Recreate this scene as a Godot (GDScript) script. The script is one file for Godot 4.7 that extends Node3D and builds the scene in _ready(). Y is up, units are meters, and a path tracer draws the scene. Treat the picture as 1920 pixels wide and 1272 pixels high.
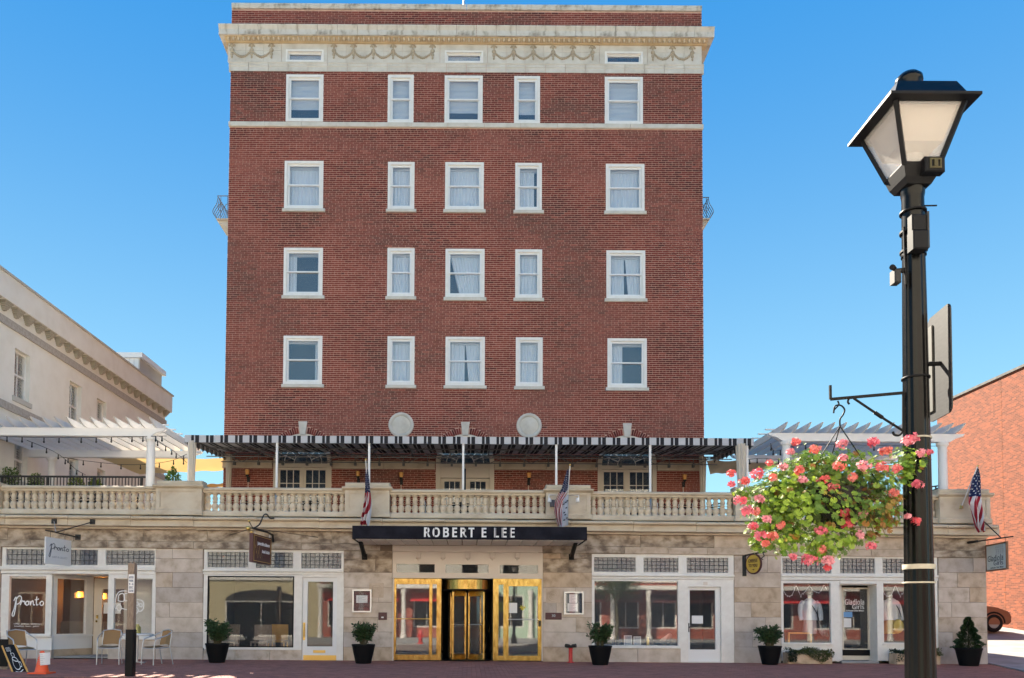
extends Node3D
# A brick hotel over a row of stone shopfronts, seen from across the street.

const F := 1500.0                       # focal length, in pixels of a 1920 x 1272 frame
const PPX := 880.0
const PPY := 1098.0
const EYE := Vector3(0, 1.2, 0)
const ZF := -22.0                       # face of the stone shopfronts
const ZT := -26.3                       # face of the brick tower
const TAU4 := TAU / 4.0

var look: Basis
var rng := RandomNumberGenerator.new()
var base_of := {}
var M := {}

# ---------------------------------------------------------------- measuring
func ray(px: float, py: float) -> Vector3:
	return look * Vector3((px - PPX) / F, -(py - PPY) / F, -1.0)

func U(px: float, py: float, z: float) -> Vector3:      # the point of the plane z that the photograph shows there
	var d := ray(px, py)
	return EYE + d * ((z - EYE.z) / d.z)

func UX(px: float, py: float, x: float) -> Vector3:
	var d := ray(px, py)
	return EYE + d * ((x - EYE.x) / d.x)

func UY(px: float, py: float, y: float) -> Vector3:
	var d := ray(px, py)
	return EYE + d * ((y - EYE.y) / d.y)

func R(px0: float, py0: float, px1: float, py1: float, z: float) -> Rect2:   # a photo rectangle as x, y metres on plane z
	var my := (py0 + py1) / 2
	var mx := (px0 + px1) / 2
	var x0 := U(px0, my, z).x
	var x1 := U(px1, my, z).x
	var y0 := U(mx, py1, z).y
	var y1 := U(mx, py0, z).y
	return Rect2(x0, y0, x1 - x0, y1 - y0)

# ---------------------------------------------------------------- mesh builder
class MB:
	var v := PackedVector3Array()
	var n := PackedVector3Array()
	var t := PackedVector2Array()
	var c := PackedColorArray()
	var i := PackedInt32Array()
	var col := Color(1, 1, 1)
	func tri(a: Vector3, b: Vector3, d: Vector3) -> void:
		var k := v.size()
		var nn := (b - a).cross(d - a).normalized()
		for p in [a, b, d]:
			v.append(p); n.append(nn); t.append(Vector2.ZERO); c.append(col)
		i.append(k); i.append(k + 2); i.append(k + 1)
	func quad(a: Vector3, b: Vector3, d: Vector3, e: Vector3) -> void:   # counter-clockwise as seen from outside
		var k := v.size()
		var nn := (b - a).cross(e - a).normalized()
		if nn == Vector3.ZERO: nn = (d - b).cross(e - b).normalized()
		v.append(a); v.append(b); v.append(d); v.append(e)
		for q in 4:
			n.append(nn); c.append(col)
		t.append(Vector2(0, 1)); t.append(Vector2(1, 1)); t.append(Vector2(1, 0)); t.append(Vector2(0, 0))
		i.append_array(PackedInt32Array([k, k + 2, k + 1, k, k + 3, k + 2]))
	func hexa(p: Array) -> void:     # p[0..3] back face ccw from front side: x0y0 x1y0 x1y1 x0y1 ; p[4..7] the same, front
		quad(p[4], p[5], p[6], p[7]); quad(p[1], p[0], p[3], p[2])
		quad(p[0], p[4], p[7], p[3]); quad(p[5], p[1], p[2], p[6])
		quad(p[7], p[6], p[2], p[3]); quad(p[0], p[1], p[5], p[4])
	func box(a: Vector3, b: Vector3) -> void:
		var lo := Vector3(minf(a.x, b.x), minf(a.y, b.y), minf(a.z, b.z))
		var hi := Vector3(maxf(a.x, b.x), maxf(a.y, b.y), maxf(a.z, b.z))
		hexa([lo, Vector3(hi.x, lo.y, lo.z), Vector3(hi.x, hi.y, lo.z), Vector3(lo.x, hi.y, lo.z), Vector3(lo.x, lo.y, hi.z), Vector3(hi.x, lo.y, hi.z), hi, Vector3(lo.x, hi.y, hi.z)])
	func rbox(r: Rect2, zb: float, zf: float) -> void:
		box(Vector3(r.position.x, r.position.y, zb), Vector3(r.end.x, r.end.y, zf))
	func cbox(a: Vector3, b: Vector3, ch: float) -> void:     # front edges (+z) chamfered
		var x0 := minf(a.x, b.x); var x1 := maxf(a.x, b.x); var y0 := minf(a.y, b.y); var y1 := maxf(a.y, b.y); var z0 := minf(a.z, b.z); var z1 := maxf(a.z, b.z)
		var e := z1 - ch
		var o := [Vector3(x0, y0, e), Vector3(x1, y0, e), Vector3(x1, y1, e), Vector3(x0, y1, e)]
		var f := [Vector3(x0 + ch, y0 + ch, z1), Vector3(x1 - ch, y0 + ch, z1), Vector3(x1 - ch, y1 - ch, z1), Vector3(x0 + ch, y1 - ch, z1)]
		var k := [Vector3(x0, y0, z0), Vector3(x1, y0, z0), Vector3(x1, y1, z0), Vector3(x0, y1, z0)]
		quad(f[0], f[1], f[2], f[3])
		for q in 4:
			var w := (q + 1) % 4
			quad(o[q], o[w], f[w], f[q])
			quad(k[q], k[w], o[w], o[q])
	func ring(r: Rect2, w: float, zb: float, zf: float, wt := -1.0, wb := -1.0) -> void:   # a rectangular frame, members butted
		var top := w if wt < 0 else wt
		var bot := w if wb < 0 else wb
		var x0 := r.position.x; var x1 := r.end.x; var y0 := r.position.y; var y1 := r.end.y
		box(Vector3(x0, y0, zb), Vector3(x0 + w, y1, zf)); box(Vector3(x1 - w, y0, zb), Vector3(x1, y1, zf))
		if top > 0: box(Vector3(x0 + w, y1 - top, zb), Vector3(x1 - w, y1, zf))
		if bot > 0: box(Vector3(x0 + w, y0, zb), Vector3(x1 - w, y0 + bot, zf))
	func tube(pts: Array, r0: float, r1 := -1.0, seg := 8, caps := true) -> void:
		if r1 < 0: r1 = r0
		var m := pts.size()
		var k0 := v.size()
		var up := Vector3.UP
		for j in m:
			var d: Vector3
			if j == 0: d = pts[1] - pts[0]
			elif j == m - 1: d = pts[m - 1] - pts[m - 2]
			else: d = (pts[j + 1] - pts[j]).normalized() + (pts[j] - pts[j - 1]).normalized()
			d = d.normalized()
			if absf(d.dot(up)) > 0.95: up = Vector3.RIGHT if absf(d.x) < 0.9 else Vector3.BACK
			var s := d.cross(up).normalized()
			var w := s.cross(d).normalized()
			up = w
			var r := lerpf(r0, r1, float(j) / maxf(1.0, m - 1))
			for q in seg:
				var a := TAU * q / seg
				var o := s * cos(a) + w * sin(a)
				v.append(pts[j] + o * r); n.append(o); t.append(Vector2(float(q) / seg, j)); c.append(col)
		for j in m - 1:
			for q in seg:
				var a := k0 + j * seg + q
				var b := k0 + j * seg + (q + 1) % seg
				i.append_array(PackedInt32Array([a, b, a + seg, b, b + seg, a + seg]))
		if caps:
			for e in [0, m - 1]:
				var k := v.size()
				var ctr: Vector3 = pts[e]
				var dd: Vector3 = (pts[0] - pts[1]) if e == 0 else (pts[m - 1] - pts[m - 2])
				v.append(ctr); n.append(dd.normalized()); t.append(Vector2.ZERO); c.append(col)
				for q in seg:
					v.append(v[k0 + e * seg + q]); n.append(dd.normalized()); t.append(Vector2.ZERO); c.append(col)
				for q in seg:
					var b1 := k + 1 + q
					var b2 := k + 1 + (q + 1) % seg
					if e == 0: i.append_array(PackedInt32Array([k, b2, b1]))
					else: i.append_array(PackedInt32Array([k, b1, b2]))
	func bar(a: Vector3, b: Vector3, w: float, h := -1.0) -> void:    # a square bar between two points
		if h < 0: h = w
		var d := (b - a).normalized()
		var s := d.cross(Vector3.UP)
		if s.length() < 0.05: s = Vector3.RIGHT
		s = s.normalized() * w / 2
		var u := s.normalized().cross(d).normalized() * h / 2
		hexa([a - s - u, a + s - u, a + s + u, a - s + u, b - s - u, b + s - u, b + s + u, b - s + u])
	func lathe(pr: Array, seg: int, at := Vector3.ZERO, smooth := true, lobes := 0, depth := 0.0) -> void:   # pr: [radius, height] from bottom to top
		var k0 := v.size()
		var m := pr.size()
		for j in m:
			var ja := maxi(j - 1, 0)
			var jb := mini(j + 1, m - 1)
			var dr: float = pr[jb][0] - pr[ja][0]
			var dh: float = pr[jb][1] - pr[ja][1]
			for q in seg:
				var a := TAU * q / seg
				var rr: float = pr[j][0]
				if lobes: rr *= 1.0 - depth * (0.5 + 0.5 * cos(a * lobes))
				v.append(at + Vector3(cos(a) * rr, pr[j][1], sin(a) * rr))
				var nn := Vector3(cos(a) * dh, -dr, sin(a) * dh).normalized()
				if lobes: nn = (nn - Vector3(-sin(a), 0, cos(a)) * depth * lobes * 0.5 * sin(a * lobes)).normalized()
				n.append(nn if nn != Vector3.ZERO else Vector3.UP)
				t.append(Vector2(float(q) / seg, float(j) / m)); c.append(col)
		for j in m - 1:
			for q in seg:
				var a := k0 + j * seg + q
				var b := k0 + j * seg + (q + 1) % seg
				i.append_array(PackedInt32Array([a, b, a + seg, b, b + seg, a + seg]))
		for e in [0, m - 1]:
			if pr[e][0] > 0.0005:
				var k := v.size()
				var up := Vector3.DOWN if e == 0 else Vector3.UP
				v.append(at + Vector3(0, pr[e][1], 0)); n.append(up); t.append(Vector2.ZERO); c.append(col)
				for q in seg:
					v.append(v[k0 + e * seg + q]); n.append(up); t.append(Vector2.ZERO); c.append(col)
				for q in seg:
					if e == 0: i.append_array(PackedInt32Array([k, k + 1 + (q + 1) % seg, k + 1 + q]))
					else: i.append_array(PackedInt32Array([k, k + 1 + q, k + 1 + (q + 1) % seg]))
	func ball(at: Vector3, r: Vector3, seg := 8, rings := 5) -> void:
		var k0 := v.size()
		for j in rings + 1:
			var p := PI * j / rings
			for q in seg:
				var a := TAU * q / seg
				var o := Vector3(sin(p) * cos(a), cos(p), sin(p) * sin(a))
				v.append(at + o * r); n.append((o / r).normalized()); t.append(Vector2.ZERO); c.append(col)
		for j in rings:
			for q in seg:
				var a := k0 + j * seg + q
				var b := k0 + j * seg + (q + 1) % seg
				i.append_array(PackedInt32Array([a, a + seg, b, b, a + seg, b + seg]))
	func prism(poly: PackedVector2Array, along: Callable, d0: float, d1: float) -> void:   # poly (convex or not) swept from d0 to d1; along(p, d) gives the point
		var idx := Geometry2D.triangulate_polygon(poly)
		for s in range(0, idx.size(), 3):
			tri(along.call(poly[idx[s]], d1), along.call(poly[idx[s + 1]], d1), along.call(poly[idx[s + 2]], d1))
			tri(along.call(poly[idx[s + 2]], d0), along.call(poly[idx[s + 1]], d0), along.call(poly[idx[s]], d0))
		for s in poly.size():
			var a := poly[s]
			var b := poly[(s + 1) % poly.size()]
			quad(along.call(a, d0), along.call(b, d0), along.call(b, d1), along.call(a, d1))
	func grid(nu: int, nv: int, at: Callable) -> void:      # a smooth sheet; at(u, v) with u, v in 0..1
		var k0 := v.size()
		for b in nv + 1:
			for a in nu + 1:
				var uu := float(a) / nu
				var vv := float(b) / nv
				v.append(at.call(uu, vv)); t.append(Vector2(uu, vv)); c.append(col)
				var du: Vector3 = at.call(minf(uu + 0.01, 1.0), vv) - at.call(maxf(uu - 0.01, 0.0), vv)
				var dv: Vector3 = at.call(uu, minf(vv + 0.01, 1.0)) - at.call(uu, maxf(vv - 0.01, 0.0))
				n.append(du.cross(dv).normalized())
		for b in nv:
			for a in nu:
				var q := k0 + b * (nu + 1) + a
				var w := q + nu + 1
				i.append_array(PackedInt32Array([q, w, q + 1, q + 1, w, w + 1]))
	func mesh() -> ArrayMesh:
		var s := []
		s.resize(Mesh.ARRAY_MAX)
		s[Mesh.ARRAY_VERTEX] = v; s[Mesh.ARRAY_NORMAL] = n; s[Mesh.ARRAY_TEX_UV] = t; s[Mesh.ARRAY_COLOR] = c; s[Mesh.ARRAY_INDEX] = i
		var m := ArrayMesh.new()
		m.add_surface_from_arrays(Mesh.PRIMITIVE_TRIANGLES, s)
		return m

# ---------------------------------------------------------------- nodes
func thing(called: String, label: String, category: String, at := Vector3.ZERO, group := "") -> Node3D:
	var o := Node3D.new()
	o.name = called
	add_child(o, true)
	o.position = at
	base_of[o] = at
	o.set_meta("label", label)
	o.set_meta("category", category)
	if group: o.set_meta("group", group)
	return o

func local_thing(called: String, label: String, category: String, at := Vector3.ZERO, group := "") -> Node3D:   # parts are built round its own origin
	var o := thing(called, label, category, at, group)
	base_of.erase(o)
	return o

func copy_of(src: Node3D, called: String, label: String, at: Vector3, turn := 0.0) -> Node3D:
	var o: Node3D = src.duplicate()
	o.name = called
	add_child(o, true)
	o.position = at
	o.rotation = Vector3(0, turn, 0)
	o.set_meta("label", label)
	return o

func put_mesh(m: Mesh, called: String, mat: Material, parent: Node3D) -> MeshInstance3D:
	var o := MeshInstance3D.new()
	o.name = called
	o.mesh = m
	o.material_override = null
	if m.get_surface_count(): o.set_surface_override_material(0, mat)
	parent.add_child(o, true)
	if base_of.has(parent): o.position = -base_of[parent]
	return o

func put(b: MB, called: String, mat: Material, parent: Node3D) -> MeshInstance3D:
	return put_mesh(b.mesh(), called, mat, parent)

func struct(b: MB, called: String, mat: Material) -> MeshInstance3D:
	var o := put_mesh(b.mesh(), called, mat, self)
	o.set_meta("kind", "structure")
	return o

func many(m: Mesh, where: Array, tints: PackedColorArray, called: String, mat: Material, parent: Node3D) -> MultiMeshInstance3D:
	var mm := MultiMesh.new()
	mm.transform_format = MultiMesh.TRANSFORM_3D
	mm.use_colors = true
	mm.mesh = m
	mm.instance_count = where.size()
	for k in where.size():
		mm.set_instance_transform(k, where[k])
		mm.set_instance_color(k, tints[k])
	var o := MultiMeshInstance3D.new()
	o.name = called
	o.multimesh = mm
	o.material_override = mat
	parent.add_child(o, true)
	if base_of.has(parent): o.position = -base_of[parent]
	o.set_meta("kind", "stuff")
	return o

func L(r: float, g: float, b: float, a := 1.0) -> Color:         # a real-world (linear) base colour
	var k := Color(r, g, b).linear_to_srgb()
	k.a = a
	return k

func flat(r: float, g: float, b: float, rough := 0.7, metal := 0.0) -> StandardMaterial3D:
	var m := StandardMaterial3D.new()
	m.albedo_color = L(r, g, b)
	m.roughness = rough
	m.metallic = metal
	return m

func noise_tex(stops: Array, freq: float, sd: int, size := 256, oct := 5, kind := FastNoiseLite.TYPE_SIMPLEX_SMOOTH) -> ImageTexture:
	var fn := FastNoiseLite.new()
	fn.seed = sd
	fn.noise_type = kind
	fn.frequency = freq
	fn.fractal_octaves = oct
	fn.fractal_gain = 0.55
	var im := fn.get_seamless_image(size, size)
	im.convert(Image.FORMAT_L8)
	var g := Gradient.new()
	var offs := PackedFloat32Array()
	var cols := PackedColorArray()
	for s in stops:
		offs.append(s[0]); cols.append(s[1])
	g.offsets = offs
	g.colors = cols
	var lut := PackedByteArray()
	for k in 256:
		var q := g.sample(k / 255.0)
		lut.append(int(q.r * 255)); lut.append(int(q.g * 255)); lut.append(int(q.b * 255))
	var src := im.get_data()
	var dst := PackedByteArray()
	dst.resize(size * size * 3)
	for k in size * size:
		var q := src[k] * 3
		dst[k * 3] = lut[q]; dst[k * 3 + 1] = lut[q + 1]; dst[k * 3 + 2] = lut[q + 2]
	return ImageTexture.create_from_image(Image.create_from_data(size, size, false, Image.FORMAT_RGB8, dst))

func grey_tex(freq: float, sd: int, size := 256) -> ImageTexture:
	return noise_tex([[0.0, Color(0, 0, 0)], [1.0, Color(1, 1, 1)]], freq, sd, size)

func tex_mat(tex: Texture2D, per_metre: Vector3, rough := 0.85, bump: Texture2D = null, bump_cm := 0.3) -> StandardMaterial3D:
	var m := StandardMaterial3D.new()
	m.albedo_texture = tex
	m.roughness = rough
	m.uv1_triplanar = true
	m.uv1_world_triplanar = true
	m.uv1_scale = per_metre
	if bump:
		m.heightmap_enabled = true
		m.heightmap_texture = bump
		m.heightmap_scale = bump_cm
	return m

func tinted(src: StandardMaterial3D, r: float, g: float, b: float) -> StandardMaterial3D:
	var m: StandardMaterial3D = src.duplicate()
	m.albedo_color = Color(r, g, b)
	return m

func glass(r: float, g: float, b: float, alpha: float, spec := 0.5, rough := 0.02) -> StandardMaterial3D:
	var m := StandardMaterial3D.new()
	m.transparency = BaseMaterial3D.TRANSPARENCY_ALPHA
	m.albedo_color = L(r, g, b, alpha)
	m.roughness = rough
	m.metallic_specular = spec
	return m

func spline(pts: Array, per := 6) -> Array:       # Catmull-Rom through 2D or 3D points
	var out := []
	for k in pts.size() - 1:
		var a = pts[maxi(k - 1, 0)]
		var b = pts[k]
		var d = pts[k + 1]
		var e = pts[mini(k + 2, pts.size() - 1)]
		for q in per:
			var s := float(q) / per
			out.append(0.5 * ((2.0 * b) + (d - a) * s + (2.0 * a - 5.0 * b + 4.0 * d - e) * s * s + (3.0 * b - a - 3.0 * d + e) * s * s * s))
	out.append(pts[pts.size() - 1])
	return out

func ribbon(b: MB, pts: Array, w: float, at: Callable) -> void:     # a flat brush stroke; at(p) puts a 2D point on its surface
	var n := pts.size()
	var sides := []
	for k in n:
		var d: Vector2 = (pts[mini(k + 1, n - 1)] - pts[maxi(k - 1, 0)]).normalized()
		sides.append(Vector2(-d.y, d.x) * w / 2)
	var o: Vector3 = at.call(pts[0])
	var up: Vector3 = (at.call(pts[0] + Vector2(0.01, 0)) - o).cross(at.call(pts[0] + Vector2(0, 0.01)) - o).normalized()
	for k in n - 1:
		if (pts[k + 1] - pts[k]).length() < 1e-6: continue
		var lift := up * 0.00004 * float(b.v.size() / 4)       # strokes that cross lie one over the other
		b.quad(at.call(pts[k] - sides[k]) + lift, at.call(pts[k + 1] - sides[k + 1]) + lift, at.call(pts[k + 1] + sides[k + 1]) + lift, at.call(pts[k] + sides[k]) + lift)

func words(text: String, height: float, fat := false, serif := false, depth := 0.004, spacing := 0) -> TextMesh:
	var f := SystemFont.new()
	f.font_names = PackedStringArray(["Droid Serif" if serif else "Droid Sans"])
	f.font_weight = 700 if fat else 400
	var t := TextMesh.new()
	var fv := FontVariation.new()
	fv.base_font = f
	fv.spacing_glyph = spacing
	t.font = fv
	t.text = text
	t.font_size = 32
	t.pixel_size = height / 23.0
	t.depth = depth
	t.curve_step = 2.0
	return t

func write(text: String, at: Vector3, height: float, mat: Material, parent: Node3D, fat := false, serif := false, turn := Basis.IDENTITY) -> MeshInstance3D:
	var o := put_mesh(words(text, height, fat, serif), "lettering", mat, parent)
	o.transform = Transform3D(turn, at + o.position)
	return o

func fit(text: String, r: Rect2, z: float, mat: Material, parent: Node3D, fat := false, serif := false) -> MeshInstance3D:    # lettering stretched into a rectangle
	var m := words(text, 0.2, fat, serif)
	var bb := m.get_aabb()
	var s := Vector3(r.size.x / bb.size.x, r.size.y / bb.size.y, 1.0)
	var o := put_mesh(m, "lettering", mat, parent)
	o.transform = Transform3D(Basis.from_scale(s), Vector3(r.get_center().x, r.get_center().y, z) - Vector3(bb.get_center().x, bb.get_center().y, 0) * s + o.position)
	return o

func wall_with_holes(b: MB, area: Rect2, holes: Array, zb: float, zf: float) -> void:
	var xs := [area.position.x, area.end.x]
	for h in holes:
		xs.append(clampf(h.position.x, area.position.x, area.end.x)); xs.append(clampf(h.end.x, area.position.x, area.end.x))
	xs.sort()
	for k in xs.size() - 1:
		if xs[k + 1] - xs[k] < 1e-5: continue
		var mid: float = (xs[k] + xs[k + 1]) / 2
		var cuts := []
		for h in holes:
			if h.position.x < mid and h.end.x > mid: cuts.append(Vector2(h.position.y, h.end.y))
		cuts.sort_custom(func(p, q): return p.x < q.x)
		var y: float = area.position.y
		for q in cuts:
			if q.x > y: b.box(Vector3(xs[k], y, zb), Vector3(xs[k + 1], minf(q.x, area.end.y), zf))
			y = maxf(y, q.y)
		if y < area.end.y: b.box(Vector3(xs[k], y, zb), Vector3(xs[k + 1], area.end.y, zf))

func leaf_card(b: MB, at: Vector3, dir: Vector3, s: float, w: float, col: Color) -> void:    # a leaf folded along its midrib: four triangles
	var side := dir.cross(Vector3(rng.randf_range(-1, 1), rng.randf_range(-1, 1), rng.randf_range(-1, 1))).normalized()
	var nor := side.cross(dir).normalized()
	b.col = col
	var tip := at + dir * s
	var mid := at + dir * s * 0.45
	b.tri(at, mid + side * w + nor * w * 0.35, mid); b.tri(mid, mid + side * w + nor * w * 0.35, tip)
	b.tri(at, mid, mid - side * w + nor * w * 0.35); b.tri(mid, tip, mid - side * w + nor * w * 0.35)
	b.col = Color(1, 1, 1)

func rdir() -> Vector3:
	while true:
		var p := Vector3(rng.randf_range(-1, 1), rng.randf_range(-1, 1), rng.randf_range(-1, 1))
		if p.length() < 1.0 and p.length() > 0.05: return p.normalized()
	return Vector3.UP

# ================================================================ the scene
func _ready() -> void:
	rng.seed = 77
	look = Basis(Vector3.RIGHT, deg_to_rad(2.3)) * Basis(Vector3.BACK, 0.006)
	var cam := Camera3D.new()
	cam.name = "camera"
	cam.projection = Camera3D.PROJECTION_FRUSTUM
	cam.near = 0.1
	cam.far = 600.0
	cam.size = 1272.0 / F * 0.1
	cam.frustum_offset = Vector2((960.0 - PPX) / F * 0.1, (PPY - 636.0) / F * 0.1)
	cam.transform = Transform3D(look, EYE)
	add_child(cam)
	cam.current = true

	var sky_mat := ProceduralSkyMaterial.new()
	sky_mat.sky_top_color = L(0.004, 0.21, 0.60)
	sky_mat.sky_horizon_color = L(0.55, 0.94, 0.99)
	sky_mat.sky_curve = 0.22
	sky_mat.sky_energy_multiplier = 1.0
	sky_mat.ground_bottom_color = Color(0.20, 0.19, 0.18)
	sky_mat.ground_horizon_color = Color(0.42, 0.46, 0.50)
	sky_mat.sun_angle_max = 1.0
	sky_mat.sun_curve = 0.05
	var env := Environment.new()
	env.background_mode = Environment.BG_SKY
	env.sky = Sky.new()
	env.sky.sky_material = sky_mat
	env.background_energy_multiplier = 0.305
	env.tonemap_mode = Environment.TONE_MAPPER_LINEAR
	env.tonemap_exposure = 4.4
	env.sdfgi_enabled = true
	env.ssao_enabled = true
	env.ssil_enabled = true
	var we := WorldEnvironment.new()
	we.name = "world"
	we.environment = env
	add_child(we)

	var sun := DirectionalLight3D.new()
	sun.name = "sun"
	sun.light_energy = 1.6
	sun.light_color = Color(1.0, 0.955, 0.88)
	sun.light_angular_distance = 0.5
	sun.shadow_enabled = true
	var to_sun := Vector3(-0.45, tan(deg_to_rad(37.8)), -0.89).normalized()
	sun.basis = Basis.looking_at(-to_sun, Vector3.UP)
	add_child(sun)

	make_materials()
	build_ground()
	build_across()
	build_wing()
	build_tower()
	build_balustrade()
	build_neighbours()
	build_shops()
	build_entrance()
	build_awning()
	build_pergolas()
	build_terrace()
	build_signs()
	build_flags()
	build_pavement_things()
	build_lamp()
	build_basket()

# ---------------------------------------------------------------- materials
func make_materials() -> void:
	var fine := grey_tex(0.03, 5)
	var grain := grey_tex(0.12, 6)
	M.fine = fine
	M.grain = grain
	var stone_a := noise_tex([[0.0, L(0.46, 0.395, 0.32)], [0.4, L(0.56, 0.495, 0.42)], [0.6, L(0.61, 0.55, 0.475)], [1.0, L(0.66, 0.60, 0.54)]], 0.008, 11, 512)
	var stone_b := noise_tex([[0.0, L(0.38, 0.315, 0.245)], [0.35, L(0.52, 0.45, 0.37)], [0.6, L(0.59, 0.52, 0.445)], [1.0, L(0.65, 0.585, 0.51)]], 0.010, 12, 512)
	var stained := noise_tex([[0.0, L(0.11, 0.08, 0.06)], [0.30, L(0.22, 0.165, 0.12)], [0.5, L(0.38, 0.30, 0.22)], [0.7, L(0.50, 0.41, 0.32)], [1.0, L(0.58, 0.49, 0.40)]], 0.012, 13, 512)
	var tan := noise_tex([[0.0, L(0.44, 0.35, 0.25)], [0.4, L(0.56, 0.47, 0.35)], [1.0, L(0.63, 0.55, 0.43)]], 0.015, 14)
	var streak := noise_tex([[0.0, L(0.24, 0.20, 0.16)], [0.32, L(0.47, 0.42, 0.34)], [0.48, L(0.59, 0.54, 0.46)], [1.0, L(0.65, 0.61, 0.54)]], 0.012, 15, 512)
	M.stone = []
	for k in 4:
		var m := tex_mat(stone_a if k % 2 == 0 else stone_b, Vector3(0.45, 0.45, 0.45), 0.88, grain, 0.25)
		m.albedo_color = [Color(1, 0.97, 0.95), Color(0.98, 0.94, 0.9), Color(0.92, 0.9, 0.9), Color(1, 0.98, 0.97)][k]
		m.uv1_offset = Vector3(0.31 * k, 0.17 * k, 0.53 * k)
		M.stone.append(m)
	M.stone_brown = tinted(M.stone[1], 0.97, 0.91, 0.84)
	M.stained = []
	for k in 2:
		var m := tex_mat(stained, Vector3(0.30, 0.45, 0.3), 0.9, grain, 0.3)
		m.uv1_offset = Vector3(0.4 * k, 0.23 * k, 0)
		M.stained.append(m)
	M.tan = tex_mat(tan, Vector3(0.35, 0.5, 0.35), 0.85, grain, 0.2)
	M.tan_light = tinted(M.tan, 1.0, 0.99, 0.97)
	M.cornice = tex_mat(streak, Vector3(0.42, 0.30, 0.4), 0.85, grain, 0.2)
	M.frieze = tex_mat(noise_tex([[0.0, L(0.50, 0.45, 0.375)], [0.5, L(0.60, 0.55, 0.47)], [1.0, L(0.66, 0.62, 0.55)]], 0.012, 41), Vector3(0.5, 0.5, 0.5), 0.85, grain, 0.15)
	M.ochre = tinted(M.tan, 0.98, 0.93, 0.83)
	M.carving = tex_mat(tan, Vector3(0.5, 0.5, 0.5), 0.9)
	M.carving.albedo_color = Color(0.88, 0.87, 0.85)
	M.joint = flat(0.20, 0.15, 0.11, 0.95)
	var mortar := noise_tex([[0.0, L(0.40, 0.22, 0.16)], [0.5, L(0.54, 0.33, 0.25)], [1.0, L(0.62, 0.41, 0.32)]], 0.05, 16)
	M.mortar = tex_mat(mortar, Vector3(0.3, 0.3, 0.3), 0.95)
	M.brick = StandardMaterial3D.new()
	M.brick.vertex_color_use_as_albedo = true
	M.brick.roughness = 0.85
	M.brick.uv1_triplanar = true
	M.brick.uv1_world_triplanar = true
	M.brick.uv1_scale = Vector3(4, 4, 4)
	M.brick.heightmap_enabled = true
	M.brick.heightmap_texture = grain
	M.brick.heightmap_scale = 0.1
	var bt := noise_tex([[0.0, Color(0.72, 0.72, 0.72)], [1.0, Color(1, 1, 1)]], 0.03, 17)
	M.brick.albedo_texture = bt
	M.bricks = []
	for k in 5:
		var m: StandardMaterial3D = M.brick.duplicate()
		m.vertex_color_use_as_albedo = false
		var q := brick_tone(0.1 + 0.2 * k)
		m.albedo_color = q.linear_to_srgb()
		M.bricks.append(m)
	# side brickwork, too far round the corner to tell bricks apart
	M.brick_far = tex_mat(brick_tex(Color(0.30, 0.17, 0.15), Color(0.42, 0.33, 0.29)), Vector3(0.42, 0.42, 0.42), 0.9)
	M.brick_orange = tex_mat(brick_tex(L(0.215, 0.055, 0.021), L(0.27, 0.092, 0.047)), Vector3(0.42, 0.42, 0.42), 0.9, grain, 0.2)
	M.brick_shop = tex_mat(brick_tex(L(0.34, 0.07, 0.04), L(0.4, 0.2, 0.15)), Vector3(0.42, 0.42, 0.42), 0.9)
	M.white = tex_mat(noise_tex([[0.0, L(0.74, 0.70, 0.64)], [1.0, L(0.82, 0.79, 0.73)]], 0.02, 18), Vector3(0.8, 0.8, 0.8), 0.45)
	M.white_blue = flat(0.78, 0.77, 0.75, 0.5)
	M.cream_door = flat(0.62, 0.55, 0.45, 0.5)
	M.lintel = flat(0.66, 0.58, 0.50, 0.6)
	var cream := noise_tex([[0.0, L(0.74, 0.70, 0.61)], [0.5, L(0.79, 0.755, 0.67)], [1.0, L(0.82, 0.79, 0.71)]], 0.02, 19)
	M.cream = tex_mat(cream, Vector3(0.2, 0.2, 0.2), 0.9, grain, 0.15)
	M.cream_grey = tinted(M.cream, 0.82, 0.82, 0.82)
	M.band = tex_mat(noise_tex([[0.0, L(0.34, 0.30, 0.26)], [1.0, L(0.50, 0.46, 0.40)]], 0.05, 20), Vector3(0.6, 0.6, 0.6), 0.9)
	M.bracket = flat(0.42, 0.38, 0.30, 0.9)
	M.black = flat(0.006, 0.006, 0.007, 0.5)
	M.black.metallic_specular = 0.3
	M.strap = flat(0.42, 0.38, 0.30, 0.7)
	M.black_gloss = flat(0.003, 0.003, 0.0032, 0.24)
	M.black_gloss.metallic_specular = 0.32
	M.black_fascia = tex_mat(noise_tex([[0.0, L(0.008, 0.008, 0.012)], [1.0, L(0.022, 0.022, 0.03)]], 0.02, 21), Vector3(0.5, 0.5, 0.5), 0.85)
	M.black_fascia.metallic_specular = 0.25
	M.iron = flat(0.012, 0.012, 0.012, 0.6)
	M.dark = flat(0.02, 0.018, 0.016, 0.9)
	M.room = flat(0.075, 0.06, 0.048, 0.95)
	M.room_blue = flat(0.045, 0.075, 0.12, 0.9)
	M.room_warm = flat(0.20, 0.16, 0.11, 0.95)
	M.brass = tex_mat(noise_tex([[0.0, L(0.20, 0.12, 0.03)], [0.4, L(0.36, 0.235, 0.065)], [1.0, L(0.56, 0.41, 0.16)]], 0.03, 22), Vector3(1.1, 0.4, 1.1), 0.27)
	M.brass.metallic = 0.95
	M.gold = flat(0.75, 0.52, 0.16, 0.3, 0.8)
	M.steel = flat(0.55, 0.55, 0.56, 0.35, 0.7)
	M.steel_dull = flat(0.16, 0.16, 0.165, 0.6)
	M.alu = tex_mat(noise_tex([[0.0, L(0.016, 0.016, 0.017)], [1.0, L(0.036, 0.036, 0.037)]], 0.09, 23), Vector3(0.6, 3.0, 0.6), 0.5)
	M.alu.metallic = 0.15
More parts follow.
